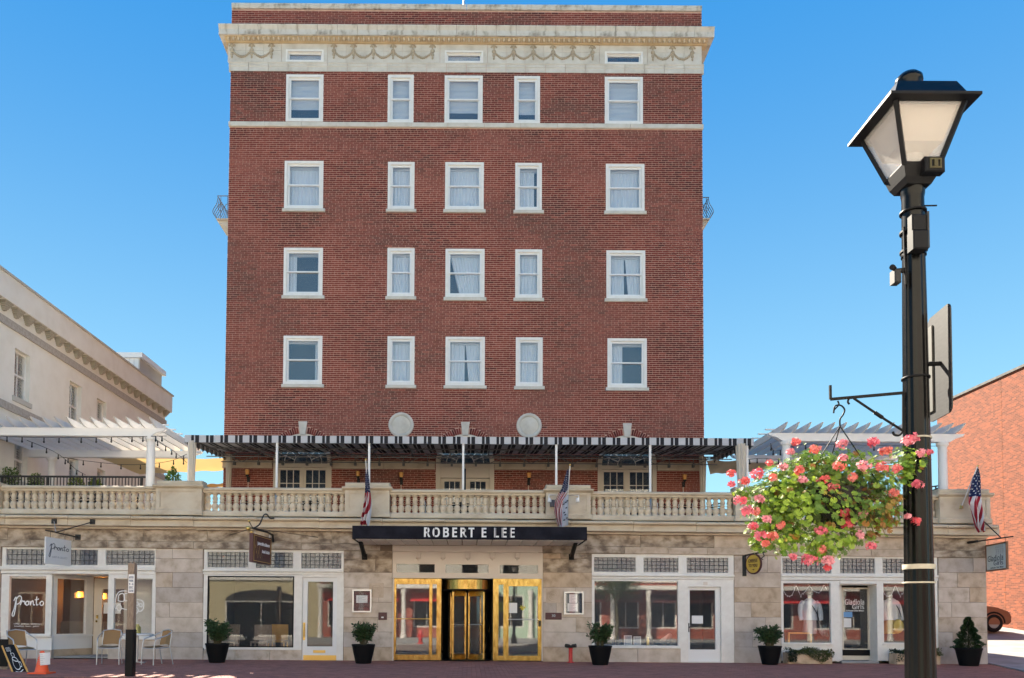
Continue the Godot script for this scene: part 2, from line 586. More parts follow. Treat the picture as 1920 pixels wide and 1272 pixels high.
	M.pane = glass(0.5, 0.55, 0.6, 0.03)
	M.pane_cloudy = glass(0.20, 0.22, 0.25, 0.6, 0.5, 0.12)
	M.lead = flat(0.05, 0.05, 0.055, 0.6)
	M.sheer = flat(0.66, 0.70, 0.74, 0.9)
	M.sheer.backlight_enabled = true
	M.sheer.backlight = Color(0.3, 0.3, 0.3)
	M.blind = flat(0.52, 0.55, 0.57, 0.9)
	M.paper = flat(0.78, 0.77, 0.75, 0.8)
	M.maroon = flat(0.075, 0.02, 0.022, 0.5)
	M.red = flat(0.62, 0.035, 0.03, 0.4)
	M.orange = flat(0.85, 0.10, 0.02, 0.45)
	M.pot = flat(0.006, 0.006, 0.007, 0.6)
	M.pot.metallic_specular = 0.25
	M.soil = flat(0.05, 0.035, 0.025, 1.0)
	M.leaf = StandardMaterial3D.new()
	M.leaf.vertex_color_use_as_albedo = true
	M.leaf.roughness = 0.55
	M.leaf.backlight_enabled = true
	M.leaf.backlight = Color(0.55, 0.62, 0.16)
	M.petal = StandardMaterial3D.new()
	M.petal.vertex_color_use_as_albedo = true
	M.petal.roughness = 0.6
	M.petal.backlight_enabled = true
	M.petal.backlight = Color(0.5, 0.3, 0.3)
	M.stem = flat(0.07, 0.06, 0.025, 0.8)
	M.fabric = StandardMaterial3D.new()
	M.fabric.vertex_color_use_as_albedo = true
	M.fabric.roughness = 0.9
	M.fabric.backlight_enabled = true
	M.fabric.backlight = Color(0.24, 0.24, 0.24)
	M.curtain = flat(0.58, 0.52, 0.43, 0.95)
	M.curtain.backlight_enabled = true
	M.curtain.backlight = Color(0.25, 0.24, 0.22)
	M.sail = flat(0.60, 0.46, 0.24, 0.9)
	M.sail.backlight_enabled = true
	M.sail.backlight = Color(0.72, 0.60, 0.40)
	M.sail_pale = flat(0.62, 0.52, 0.34, 0.9)
	M.sail_pale.backlight_enabled = true
	M.sail_pale.backlight = Color(0.2, 0.2, 0.15)
	M.pergola = flat(0.80, 0.775, 0.735, 0.6)
	M.wicker = tex_mat(noise_tex([[0.0, L(0.20, 0.11, 0.04)], [1.0, L(0.46, 0.28, 0.13)]], 0.2, 24), Vector3(3, 3, 3), 0.75, grain, 0.5)
	M.wood = tex_mat(noise_tex([[0.0, L(0.17, 0.12, 0.085)], [1.0, L(0.36, 0.28, 0.21)]], 0.05, 25), Vector3(4, 0.5, 4), 0.85, grain, 0.3)
	M.wood_yellow = tex_mat(noise_tex([[0.0, L(0.5, 0.26, 0.05)], [1.0, L(0.72, 0.42, 0.11)]], 0.05, 26), Vector3(3, 1, 3), 0.5)
	M.chalk = flat(0.7, 0.72, 0.72, 0.95)
	M.print = flat(0.85, 0.85, 0.84, 0.8)
	M.print_dark = flat(0.03, 0.04, 0.06, 0.8)
	M.print_grey = flat(0.38, 0.40, 0.42, 0.8)
	M.asphalt = tex_mat(noise_tex([[0.0, L(0.15, 0.11, 0.09)], [1.0, L(0.27, 0.20, 0.165)]], 0.06, 27), Vector3(0.5, 0.5, 0.5), 0.95, grain, 0.4)
	M.concrete = tex_mat(noise_tex([[0.0, L(0.22, 0.21, 0.20)], [0.5, L(0.32, 0.31, 0.295)], [1.0, L(0.38, 0.37, 0.35)]], 0.02, 28, 512), Vector3(0.15, 0.15, 0.15), 0.95, grain, 0.2)
	M.lot = tex_mat(noise_tex([[0.0, L(0.20, 0.195, 0.18)], [0.5, L(0.27, 0.265, 0.25)], [1.0, L(0.34, 0.33, 0.31)]], 0.03, 29), Vector3(0.12, 0.12, 0.12), 0.95)
	M.earth = tex_mat(noise_tex([[0.0, L(0.08, 0.08, 0.06)], [1.0, L(0.16, 0.15, 0.12)]], 0.03, 30), Vector3(0.05, 0.05, 0.05), 1.0)
	M.paver = M.brick.duplicate()
	M.paver_bed = flat(0.10, 0.055, 0.045, 1.0)
	M.amber = flat(0.80, 0.42, 0.10, 0.4)
	M.amber.backlight_enabled = true
	M.amber.backlight = Color(0.6, 0.35, 0.1)
	M.amber_lit = flat(0.80, 0.45, 0.15, 0.6)
	M.amber_lit.emission_enabled = true
	M.amber_lit.emission = Color(1.0, 0.66, 0.28)
	M.amber_lit.emission_energy_multiplier = 0.35
	M.frost = glass(0.56, 0.54, 0.51, 0.36, 0.5, 0.22)
	M.slate = tex_mat(noise_tex([[0.0, L(0.10, 0.095, 0.09)], [1.0, L(0.2, 0.19, 0.175)]], 0.04, 32), Vector3(0.3, 0.3, 0.3), 0.9)

func brick_tone(k: float) -> Color:      # k in 0..1, from the dark bricks to the pale ones
	var a := Color(0.105, 0.020, 0.015)
	var b := Color(0.235, 0.036, 0.024)
	var c := Color(0.36, 0.078, 0.052)
	return a.lerp(b, k * 2.0) if k < 0.5 else b.lerp(c, k * 2.0 - 1.0)

func brick_tex(body: Color, joint: Color) -> ImageTexture:      # 2.4 m square of running bond for walls seen from far or edge on
	var im := Image.create(512, 512, false, Image.FORMAT_RGB8)
	im.fill(joint)
	var r := RandomNumberGenerator.new()
	r.seed = 9
	var rows := 35
	for y in rows:
		var y0 := int(512.0 * y / rows)
		var y1 := int(512.0 * (y + 1) / rows) - 3
		for x in range(-1, 11):
			var x0 := int(512.0 * (x + 0.5 * (y % 2)) / 11.0)
			var x1 := int(512.0 * (x + 1 + 0.5 * (y % 2)) / 11.0) - 3
			var k := r.randf_range(0.78, 1.18)
			im.fill_rect(Rect2i(x0, y0, x1 - x0, y1 - y0).intersection(Rect2i(0, 0, 512, 512)), Color(body.r * k, body.g * k, body.b * k))
	return ImageTexture.create_from_image(im)

# ---------------------------------------------------------------- ground, street, pavement
func build_ground() -> void:
	var b := MB.new()
	b.quad(Vector3(-300, -0.6, 300), Vector3(300, -0.6, 300), Vector3(300, -0.6, -400), Vector3(-300, -0.6, -400))
	struct(b, "ground", M.earth)
	b = MB.new()
	b.box(Vector3(-60, -0.7, -15.3), Vector3(60, -0.18, -4.6))
	struct(b, "street", M.asphalt)
	b = MB.new()
	for s in 24:
		b.box(Vector3(-60 + s * 5.0, -0.5, -15.5), Vector3(-60 + s * 5.0 + 4.98, -0.02, -15.3))
	struct(b, "kerb", M.concrete)
	b = MB.new()
	b.box(Vector3(-60, -0.5, -4.6), Vector3(60, -0.1, 7.0))
	struct(b, "pavement_across", M.concrete)
	# the brick pavement before the shops: a bed with every paver on it
	b = MB.new()
	var edge := PackedVector2Array([Vector2(-40, -24.2), Vector2(14.55, -24.2), Vector2(14.55, -22.6), Vector2(12.9, -18.4), Vector2(11.6, -15.5), Vector2(-40, -15.5)])
	b.prism(edge, func(p, d): return Vector3(p.x, d, p.y), -0.008, -0.5)
	var bed := struct(b, "pavement", M.paver_bed)
	var pm := MB.new()
	pm.cbox(Vector3(-0.098, -0.046, -0.02), Vector3(0.098, 0.046, 0.0), 0.004)
	var where := []
	var tints := PackedColorArray()
	var turn := Basis(Vector3.RIGHT, -TAU4)
	var z := -15.55
	var row := 0
	while z > -22.05:
		var x := -16.0 + (0.1 if row % 2 else 0.0)
		while x < 14.3:
			var lim := lerpf(11.6, 14.5, (-15.5 - z) / 7.0)
			if x < lim:
				where.append(Transform3D(turn, Vector3(x, rng.randf_range(-0.0015, 0.0015), z)))
				var k := rng.randf_range(0.75, 1.25)
				tints.append(Color(0.44 * k, 0.165 * k, 0.118 * k))
			x += 0.202
		z -= 0.0985
		row += 1
	many(pm.mesh(), where, tints, "pavers", M.paver, bed)
	b = MB.new()
	var rim := [Vector3(14.63, 0.0, -22.6), Vector3(12.98, 0.0, -18.4), Vector3(11.68, 0.0, -15.5)]
	for k in 2: b.bar(rim[k], rim[k + 1], 0.16, 0.05)
	struct(b, "kerb_of_the_drive", M.concrete)
	# the drive and the car park behind it, rising to the back
	b = MB.new()
	b.quad(Vector3(11.0, -0.06, -15.4), Vector3(60, -0.06, -15.4), Vector3(60, -0.02, -22.6), Vector3(11.0, -0.02, -22.6))
	struct(b, "drive", M.concrete)
	b = MB.new()
	b.quad(Vector3(14.4, -0.02, -22.6), Vector3(60, -0.02, -22.6), Vector3(60, 0.93, -33.0), Vector3(14.4, 0.93, -33.0))
	b.quad(Vector3(14.4, 0.93, -33.0), Vector3(60, 0.93, -33.0), Vector3(60, 0.98, -80.0), Vector3(14.4, 0.98, -80.0))
	struct(b, "car_park", M.lot)
	b = MB.new()
	var d0 := lot_y(-25.0)
	b.quad(Vector3(14.4, d0 + 0.004, -25.0), Vector3(21.9, d0 + 0.004, -25.0), Vector3(21.9, d0 + 0.012, -25.1), Vector3(14.4, d0 + 0.012, -25.1))
	struct(b, "painted_line", M.print)

func lot_y(z: float) -> float:
	return -0.02 + 0.95 * (-22.6 - z) / 10.4

# ---------------------------------------------------------------- the other side of the street: seen only in the shop windows, and it throws sunlight back
func build_across() -> void:
	var zf := 7.0
	var spec := [
		[-34.0, -17.2, 8.5, "brown", "long brown brick house across the street from the cafe"],
		[-17.2, -9.6, 7.5, "arch", "cream arcade with one wide arch across the street, nearest the left shops"],
		[-9.6, 1.4, 9.0, "red", "red brick house with white columns across the street from the hotel door"],
		[1.4, 6.4, 7.0, "green", "pale green shopfront across the street from the right notice board"],
		[6.4, 16.0, 8.0, "porch", "red brick house with a white porch across from the right-hand shops"],
		[16.0, 34.0, 8.5, "red", "long red brick house across the street from the dress shop"]]
	for s in spec:
		var x0: float = s[0]
		var x1: float = s[1]
		var h: float = s[2] + 3.5
		var kind: String = s[3]
		var t := thing("house_across", s[4], "building", Vector3((x0 + x1) / 2, -0.1, zf))
		var wall: Material = {"brown": tinted(M.brick_shop, 0.34, 0.44, 0.46), "arch": flat(0.50, 0.43, 0.26, 0.8), "red": M.brick_shop, "green": flat(0.42, 0.55, 0.42), "porch": M.brick_shop}[kind]
		var holes := []
		var b := MB.new()
		var n := int((x1 - x0) / 2.4)
		for k in n:
			var cx := lerpf(x0, x1, (k + 0.5) / n)
			holes.append(Rect2(cx - 0.5, 4.6, 1.0, 1.7))
			holes.append(Rect2(cx - 0.5, 7.7, 1.0, 1.7))
			if kind == "arch": continue
			holes.append(Rect2(cx - 0.85, 0.55, 1.7, 2.1))
		if kind == "arch": holes.append(Rect2(-15.6, -0.1, 4.6, 2.3))
		wall_with_holes(b, Rect2(x0, -0.1, x1 - x0, 3.85), holes, zf, zf + 0.35)
		var ub := MB.new()
		wall_with_holes(ub, Rect2(x0, 3.752, x1 - x0, h - 3.85), holes, zf, zf + 0.35)
		put(ub, "upper_wall", M.cream, t)
		if kind == "arch":
			var poly := PackedVector2Array()
			for q in 13:
				var a := PI - PI * q / 12.0
				poly.append(Vector2(-13.3 + cos(a) * 2.3, 2.2 + sin(a) * 0.7))
			var cutr := MB.new()
			cutr.prism(poly, func(p, d): return Vector3(-26.6 - p.x, p.y, d), zf - 0.03, zf - 0.004)
			put(cutr, "arch_opening", M.dark, t)
		put(b, "wall", wall, t)
		b = MB.new()
		b.box(Vector3(x0, -0.1, zf + 4.0), Vector3(x1, h - 0.3, zf + 4.2))
		put(b, "room", M.dark, t)
		b = MB.new()
		b.box(Vector3(x0 + 0.01, h - 0.1, zf - 0.2), Vector3(x1 - 0.01, h + 0.15, zf + 8.0))
		b.box(Vector3(x0 + 0.01, 3.5, zf - 0.12), Vector3(x1 - 0.01, 3.75, zf - 0.004))
		put(b, "cornice", M.white, t)
		for hl in holes:
			var w := MB.new()
			w.ring(hl, 0.09, zf + 0.02, zf + 0.1)
			w.box(Vector3(hl.get_center().x - 0.02, hl.position.y, zf + 0.03), Vector3(hl.get_center().x + 0.02, hl.end.y, zf + 0.07))
			put(w, "window_frame", M.white if kind != "brown" else M.bracket, t)
		if kind == "red" or kind == "porch" or kind == "green":
			for k in n + 1:
				var cx := lerpf(x0 + 0.3, x1 - 0.3, float(k) / n)
				var cl := MB.new()
				cl.lathe([[0.2, -0.1], [0.2, 0.1], [0.15, 0.12], [0.13, 2.7], [0.2, 2.75], [0.2, 2.95]], 12, Vector3(cx, 0, zf - 1.2 if kind != "green" else zf - 0.3))
				put(cl, "column", M.white, t)
		if kind == "red" or kind == "porch":
			var aw := MB.new()
			aw.box(Vector3(x0 + 0.1, 3.0, zf - 1.4), Vector3(x1 - 0.1, 3.25, zf - 0.13))
			put(aw, "porch_beam", M.white, t)
			for k in n:
				var cx := lerpf(x0, x1, (k + 0.5) / n)
				var sh := MB.new()
				sh.grid(6, 3, func(u, v): return Vector3(cx - 1.0 + 2.0 * u, 2.75 - 0.55 * v, zf - 0.05 - 0.85 * v))
				put(sh, "awning", M.red if kind == "red" else M.maroon, t)
	for q in [[-7.2, "leafy street tree with a forked trunk across the street, before the red house"], [8.8, "leafy street tree across the street, before the white porch"]]:
		var tr := local_thing("street_tree", q[1], "tree", Vector3(q[0], -0.1, 3.6), "street trees across the street")
		var tb := MB.new()
		tb.tube([Vector3.ZERO, Vector3(0.05, 1.2, 0), Vector3(0.0, 2.4, 0.1)], 0.11, 0.08, 10)
		for k in 5: tb.tube([Vector3(0.0, 2.2, 0.08), Vector3(cos(k * 1.3) * 0.5, 3.2, sin(k * 1.3) * 0.5), Vector3(cos(k * 1.3) * 1.0, 4.0, sin(k * 1.3) * 1.0)], 0.06, 0.02, 6)
		put(tb, "trunk", M.stem, tr)
		tb = MB.new()
		for k in 2600:
			var lobe := Vector3(cos(k * 1.3) * 0.75, 3.6 + 0.5 * sin(k * 2.1), sin(k * 1.3) * 0.75)
			var d := rdir()
			var tone := rng.randf_range(0.5, 1.3)
			leaf_card(tb, lobe + d * 0.8 * pow(rng.randf(), 0.4), (d + rdir()).normalized(), 0.13, 0.04, Color(0.05 * tone, 0.10 * tone, 0.02 * tone))
		put(tb, "crown", M.leaf, tr).set_meta("kind", "stuff")
	# a hydrant by the far kerb, mirrored in the left brass door
	var hy := local_thing("fire_hydrant", "red iron fire hydrant by the kerb across the street, mirrored in the brass door", "hydrant", Vector3(-2.35, -0.1, -5.4))
	var hb := MB.new()
	hb.lathe([[0.15, 0.0], [0.15, 0.05], [0.1, 0.06], [0.095, 0.42], [0.13, 0.44], [0.13, 0.48], [0.11, 0.5], [0.09, 0.6], [0.04, 0.66], [0.035, 0.7]], 16)
	put(hb, "barrel", M.red, hy)
	for s in [-1, 1]:
		hb = MB.new()
		hb.tube([Vector3(s * 0.08, 0.36, 0), Vector3(s * 0.17, 0.36, 0)], 0.05, -1, 10)
		put(hb, "outlet", M.red, hy)
	hb = MB.new()
	hb.tube([Vector3(0, 0.3, -0.08), Vector3(0, 0.3, -0.18)], 0.065, -1, 10)
	put(hb, "outlet", M.red, hy)

# ---------------------------------------------------------------- the stone row: one storey, its roof is the terrace
func LB(px: float) -> float:               # photo row of the underside of the ledge
	return 984.0 + 0.0108 * px

func TOP(px: float) -> float:              # photo row of the heads of the shopfronts
	return 1025.5 + 0.0115 * px

const SHOPS := [[0.0, 291.0], [380.0, 644.0], [735.0, 1018.0], [1110.0, 1377.0], [1465.0, 1760.0]]
const PIERS := [[-110.0, 0.0], [291.0, 380.0], [644.0, 735.0], [1018.0, 1110.0], [1377.0, 1465.0], [1760.0, 1850.0]]
const WING_END := 1850.0
var wing: Node3D
var terrace_y := 3.75

func build_wing() -> void:
	var xl := U(-110, 1100, ZF).x
	var xr := U(WING_END, 1100, ZF).x
	wing = thing("stone_shop_row", "one-storey pale limestone row of shops under the hotel's balustraded terrace", "building", Vector3((xl + xr) / 2, 0, ZF))
	var yt := U(900, LB(900), ZF).y
	var holes := []
	for s in SHOPS:
		var mx: float = (s[0] + s[1]) / 2
		var r := R(s[0], 1025.5 + 0.0115 * mx if s[0] != 735.0 else 1021.0, s[1], 1242, ZF)
		holes.append(Rect2(r.position.x, -0.1, r.size.x, r.end.y + 0.1))
	var b := MB.new()
	wall_with_holes(b, Rect2(xl, -0.1, xr - xl, yt + 0.1), holes, ZF - 0.40, ZF - 0.012)
	b.box(Vector3(xr - 0.35, -0.1, -27.8), Vector3(xr - 0.002, yt - 0.002, ZF - 0.402))
	b.box(Vector3(xl, -0.1, -27.8), Vector3(xl + 0.35, yt - 0.002, ZF - 0.402))
	b.box(Vector3(xl + 0.352, -0.1, -27.8), Vector3(xr - 0.352, yt - 0.002, -27.5))
	put(b, "wall", M.joint, wing)
	b = MB.new()
	b.box(Vector3(xl, yt + 0.002, -27.8), Vector3(xr - 0.3, terrace_y, ZF - 0.1))
	put(b, "terrace_floor", M.slate, wing)
	# inside walls and floor between the shops
	for p in [335.0, 690.0, 1064.0, 1421.0]:
		var x := U(p, 1150, ZF).x
		b = MB.new()
		b.box(Vector3(x - 0.1, 0.02, -27.49), Vector3(x + 0.1, yt - 0.01, ZF - 0.41))
		put(b, "party_wall", M.room, wing)
	b = MB.new()
	b.box(Vector3(xl + 0.36, -0.05, -27.49), Vector3(xr - 0.36, 0.015, ZF - 0.41))
	put(b, "shop_floor", M.room_warm, wing)
	# stones of the piers, course by course
	var rows := [1242.0, 1214.0, 1186.0, 1158.0, 1130.0, 1102.0, 1074.0]
	for q in PIERS.size():
		var p0: float = PIERS[q][0]
		var p1: float = PIERS[q][1]
		var mx := (p0 + p1) / 2
		var ys := rows.duplicate()
		var head := TOP(mx)
		if ys[-1] - head > 34: ys.append(1048.0)
		ys.append(head)
		for k in ys.size() - 1:
			var cuts := [p0]
			if rng.randf() < 0.7: cuts.append(lerpf(p0, p1, rng.randf_range(0.25, 0.45) if k % 2 else rng.randf_range(0.55, 0.75)))
			cuts.append(p1)
			for j in cuts.size() - 1:
				var r := R(cuts[j], ys[k + 1], cuts[j + 1], ys[k], ZF)
				if q == 5 and j == cuts.size() - 2: r.size.x = xr + 0.006 - r.position.x
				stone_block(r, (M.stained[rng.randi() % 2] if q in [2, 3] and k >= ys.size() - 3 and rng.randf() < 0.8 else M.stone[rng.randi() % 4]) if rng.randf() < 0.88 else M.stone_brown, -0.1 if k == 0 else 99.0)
	# frieze and stained moulding over the shopfronts
	var x := -110.0
	while x < WING_END - 5:
		var w := minf(rng.randf_range(95, 150), WING_END - x)
		if WING_END - x - w < 40: w = WING_END - x
		var mx := x + w / 2
		var r := R(x, LB(mx) + 1.0, x + w, TOP(mx) - 13.0, ZF)
		if x + w >= WING_END - 1: r.size.x = xr + 0.006 - r.position.x
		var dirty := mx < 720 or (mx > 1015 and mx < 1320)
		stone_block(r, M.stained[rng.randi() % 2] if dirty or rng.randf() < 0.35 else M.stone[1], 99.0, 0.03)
		x += w
	x = -110.0
	while x < WING_END - 5:
		var w := minf(rng.randf_range(60, 110), WING_END - x)
		if WING_END - x - w < 40: w = WING_END - x
		var mx := x + w / 2
		if mx > 725 and mx < 1028:
			x += w
			continue
		var r := R(x, TOP(mx) - 13.0, x + w, TOP(mx), ZF)
		if x + w >= WING_END - 1: r.size.x = xr + 0.006 - r.position.x
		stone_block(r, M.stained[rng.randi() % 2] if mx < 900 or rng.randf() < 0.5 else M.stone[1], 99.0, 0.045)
		x += w
	# right-hand return wall of stones
	var yb := 0.0
	var hgt := [0.4, 0.41, 0.41, 0.41, 0.41, 0.41, 0.5]
	for k in hgt.size():
		var z0 := ZF - 0.02
		while z0 > -27.6:
			var z1 := maxf(z0 - rng.randf_range(0.7, 1.4), -27.8)
			var mb := MB.new()
			mb.box(Vector3(xr, yb + 0.004, z1 + 0.004), Vector3(xr + 0.012, yb + hgt[k] - 0.004, z0 - 0.004))
			put(mb, "stone", M.stone[rng.randi() % 4], wing)
			z0 = z1
		yb += hgt[k]
	# the projecting ledge, in two members with joints
	x = -110.0
	while x < 1875:
		var w := minf(118.0, 1875.0 - x)
		var mx := x + w / 2
		var r := R(x, LB(mx) - 13.0, x + w, LB(mx), ZF + 0.34)
		var last := x + w >= 1874
		b = MB.new()
		b.cbox(Vector3(r.position.x + 0.003, r.position.y, ZF - 0.2), Vector3(r.end.x - 0.003, r.end.y, ZF + 0.34), 0.008)
		b.box(Vector3(r.position.x + 0.003, r.position.y - 0.06, ZF - 0.1), Vector3(r.end.x - 0.003 - (0.2 if last else 0.0), r.position.y - 0.002, ZF + 0.16))
		put(b, "ledge_stone", M.tan, wing)
		r = R(x, LB(mx) - 19.0, x + w, LB(mx) - 13.2, ZF + 0.46)
		b = MB.new()
		b.cbox(Vector3(r.position.x + 0.003, r.position.y, ZF - 0.2), Vector3(r.end.x - 0.003, r.end.y, ZF + 0.46), 0.025)
		put(b, "ledge_lip", M.tan_light, wing)
		x += w
	b = MB.new()
	b.box(Vector3(xr - 0.1, yt + 0.01, -27.8), Vector3(xr + 0.34, yt + 0.3, ZF - 0.21))
	put(b, "side_ledge", M.tan, wing)
	# carved rosette tiles beside the entrance
	for p in [[705.0, 1109.0], [1037.0, 1119.0]]:
		var r := R(p[0] - 13, p[1] - 15, p[0] + 14, p[1] + 12, ZF + 0.012)
		b = MB.new()
		b.cbox(Vector3(r.position.x, r.position.y, ZF + 0.001), Vector3(r.end.x, r.end.y, ZF + 0.014), 0.004)
		var cc := Vector3(r.get_center().x, r.get_center().y, ZF + 0.014)
		for rr in [0.15, 0.10, 0.05]:
			var pts := []
			for q in 17: pts.append(cc + Vector3(cos(TAU * q / 16) * rr, sin(TAU * q / 16) * rr, 0))
			b.tube(pts, 0.012, -1, 6, false)
		put(b, "carved_rosette", M.stone[1], wing)

func stone_block(r: Rect2, m: Material, floor_y := 99.0, proud := 0.0) -> void:
	var b := MB.new()
	var y0 := r.position.y if floor_y > 50 else floor_y
	b.cbox(Vector3(r.position.x + 0.0035, y0 + 0.0035, ZF - 0.05), Vector3(r.end.x - 0.0035, r.end.y - 0.0035, ZF + proud + rng.randf_range(-0.002, 0.002)), 0.005)
	put(b, "stone", m, wing)

# ---------------------------------------------------------------- the brick tower
var tower: Node3D
var tx0: float
var tx1: float
# photo rectangles of the casings [x0, top, x1, bottom, sill bottom, dressing]
const WINDOWS := [
	[536.0, 140.0, 606.0, 228.0, 0.0, "blind70"], [727.0, 141.0, 775.5, 230.0, 0.0, "blind100"], [833.5, 142.0, 905.0, 230.5, 0.0, "blind75"], [964.0, 143.0, 1012.5, 231.0, 0.0, "blind78"], [1134.0, 144.5, 1205.5, 233.0, 0.0, "blind100"],
	[533.0, 302.0, 606.0, 392.0, 398.0, "full"], [727.0, 304.0, 777.0, 393.0, 399.0, "full"], [834.5, 304.5, 907.0, 393.5, 400.0, "full"], [966.0, 306.0, 1016.0, 395.0, 401.5, "left75"], [1136.0, 308.0, 1208.5, 396.5, 403.0, "full"],
	[531.5, 465.0, 605.0, 555.0, 561.5, "left28"], [726.0, 466.0, 777.0, 556.5, 563.0, "full"], [835.0, 467.0, 908.5, 558.0, 565.0, "slant"], [966.0, 468.0, 1016.5, 559.5, 566.0, "full"], [1137.0, 470.0, 1210.0, 560.5, 567.0, "parted"],
	[531.0, 630.0, 604.0, 721.0, 727.5, "right16"], [726.0, 631.0, 777.0, 722.5, 729.0, "full"], [835.0, 632.0, 909.0, 723.5, 730.0, "parted"], [967.0, 633.0, 1017.5, 725.0, 731.5, "full"], [1139.0, 635.0, 1213.0, 727.5, 734.0, "left38"]]
const ARCHES := [[567.0, 868.0, 54.5], [872.0, 869.0, 54.5], [1176.0, 872.0, 55.0]]

func build_tower() -> void:
	tx0 = U(425.5, 500, ZT).x
	tx1 = U(1318.5, 500, ZT).x
	var top := U(872, 20, ZT).y
	var back := ZT - 15.2
	tower = thing("brick_hotel", "tall dark red brick hotel with a swagged stone cornice, set behind the terrace", "building", Vector3((tx0 + tx1) / 2, 0, ZT))
	var holes := []
	for w in WINDOWS: holes.append(R(w[0] + 1, w[1] + 1, w[2] - 1, w[3] - 1, ZT))
	var attic := [R(536, 94, 607, 117, ZT), R(834, 96, 906, 119, ZT), R(1134, 98, 1205, 121, ZT)]
	for h in attic: holes.append(h)
	for a in ARCHES:
		var r := R(a[0] - a[2], a[1], a[0] + a[2], a[1] + 1, ZT)
		holes.append(Rect2(r.position.x, terrace_y - 0.01, r.size.x, r.end.y - terrace_y + 0.01))
		var rad := r.size.x / 2
		for k in 9:
			var y0 := rad * k / 9.0
			var hw := sqrt(maxf(rad * rad - pow(rad * (k + 0.8) / 9.0, 2), 0.001))
			holes.append(Rect2(r.get_center().x - hw, r.end.y + y0 - 0.001, hw * 2, rad / 9.0 + 0.002))
	# mortar wall with the openings, then the other three sides and the roof
	var b := MB.new()
	wall_with_holes(b, Rect2(tx0, terrace_y + 0.002, tx1 - tx0, top - terrace_y), holes, ZT - 0.30, ZT)
	put(b, "wall", M.mortar, tower)
	b = MB.new()
	b.box(Vector3(tx0, terrace_y + 0.003, back), Vector3(tx0 + 0.3, top, ZT - 0.302))
	b.box(Vector3(tx1 - 0.3, terrace_y + 0.003, back), Vector3(tx1, top, ZT - 0.302))
	b.box(Vector3(tx0 + 0.302, terrace_y + 0.003, back), Vector3(tx1 - 0.302, top, back + 0.3))
	b.box(Vector3(tx0, -0.5, back), Vector3(tx1, terrace_y - 0.001, -27.81))
	put(b, "side_wall", M.brick_far, tower)
	b = MB.new()
	b.box(Vector3(tx0 + 0.303, top - 1.0, back + 0.31), Vector3(tx1 - 0.303, top - 0.8, ZT - 0.304))
	put(b, "roof", M.slate, tower)
	b = MB.new()
	b.box(Vector3(tx0 + 0.31, terrace_y + 0.004, ZT - 1.5), Vector3(tx1 - 0.31, top - 1.1, ZT - 1.4))
	put(b, "room_wall", M.room_blue, tower)
	lay_bricks(holes, top)
	# coping, cornice, frieze and architrave in their stones
	var pr_coping := [[-0.4, -0.10], [0.05, -0.10], [0.07, -0.02], [0.07, 0.06], [-0.4, 0.09]]
	stone_run("coping_stone", 14.0, 120, pr_coping, M.cornice, 0.0)
	var y_corn := U(872, 82, ZT + 0.06).y
	var y_fas := U(872, 66.5, ZT + 0.30).y - y_corn
	var h_corn := U(872, 47.5, ZT + 0.34).y - y_corn
	var pr := [[-0.3, y_fas], [0.30, y_fas], [0.30, lerpf(y_fas, h_corn, 0.55)], [0.33, lerpf(y_fas, h_corn, 0.75)], [0.36, h_corn - 0.03], [0.36, h_corn], [-0.3, h_corn + 0.05]]
	profile_run("cornice_stone", y_corn, 0.657, pr, M.cornice, 0.34)
	b = MB.new()
	var yy := y_corn + 0.001
	for q in [[tx0 - 0.08, tx0 - 0.002], [tx1 + 0.002, tx1 + 0.08]]:
		b.box(Vector3(q[0], yy, back), Vector3(q[1], yy + 0.2, ZT + 0.05))
	for q in [[tx0 - 0.34, tx0 - 0.002], [tx1 + 0.002, tx1 + 0.34]]:
		b.box(Vector3(q[0], y_corn + y_fas, back), Vector3(q[1], y_corn + h_corn, ZT - 0.301))
	put(b, "side_cornice", M.cornice, tower)
	# egg moulding under the cornice
	b = MB.new()
	b.prism(PackedVector2Array([Vector2(-0.2, 0), Vector2(0.06, 0), Vector2(0.08, 0.02), Vector2(0.24, y_fas - 0.002), Vector2(-0.2, y_fas - 0.002)]), func(p, d): return Vector3(d, y_corn + p.y, ZT + p.x), tx0 - 0.16, tx1 + 0.16)
	put(b, "egg_bed", M.ochre, tower)
	b = MB.new()
	var n_egg := 96
	for k in n_egg:
		var x := lerpf(tx0 - 0.12, tx1 + 0.12, (k + 0.5) / n_egg)
		b.ball(Vector3(x, y_corn + y_fas * 0.5 + 0.01, ZT + 0.165), Vector3(0.052, 0.075, 0.06), 8, 5)
		b.bar(Vector3(x + 0.083, y_corn + 0.03, ZT + 0.10), Vector3(x + 0.083, y_corn + y_fas - 0.03, ZT + 0.235), 0.024)
	put(b, "egg_moulding", M.tan_light, tower).set_meta("kind", "stuff")
	var y_fr := U(872, 119.5, ZT).y
	# frieze slabs with their blank field, each between two openings
	for s in [[427.0, 528.0], [614.0, 825.0], [914.0, 1124.0], [1214.0, 1316.0]]:
		frieze_panel(s[0], s[1], y_fr, y_corn)
	for s in [[528.0, 614.0, 0], [825.0, 914.0, 1], [1124.0, 1214.0, 2]]:
		var xa := U(s[0], 108, ZT).x + 0.004
		var xb := U(s[1], 108, ZT).x - 0.004
		b = MB.new()
		wall_with_holes(b, Rect2(xa, y_fr + 0.003, xb - xa, y_corn - y_fr - 0.006), [attic[s[2]]], ZT - 0.02, ZT + 0.022)
		put(b, "frieze_surround", M.frieze, tower)
		sash_window("attic_window", attic[s[2]], "blind85" if s[2] < 2 else "low", 0.11, false)
	var arch_h := y_fr - U(872, 136.5, ZT).y
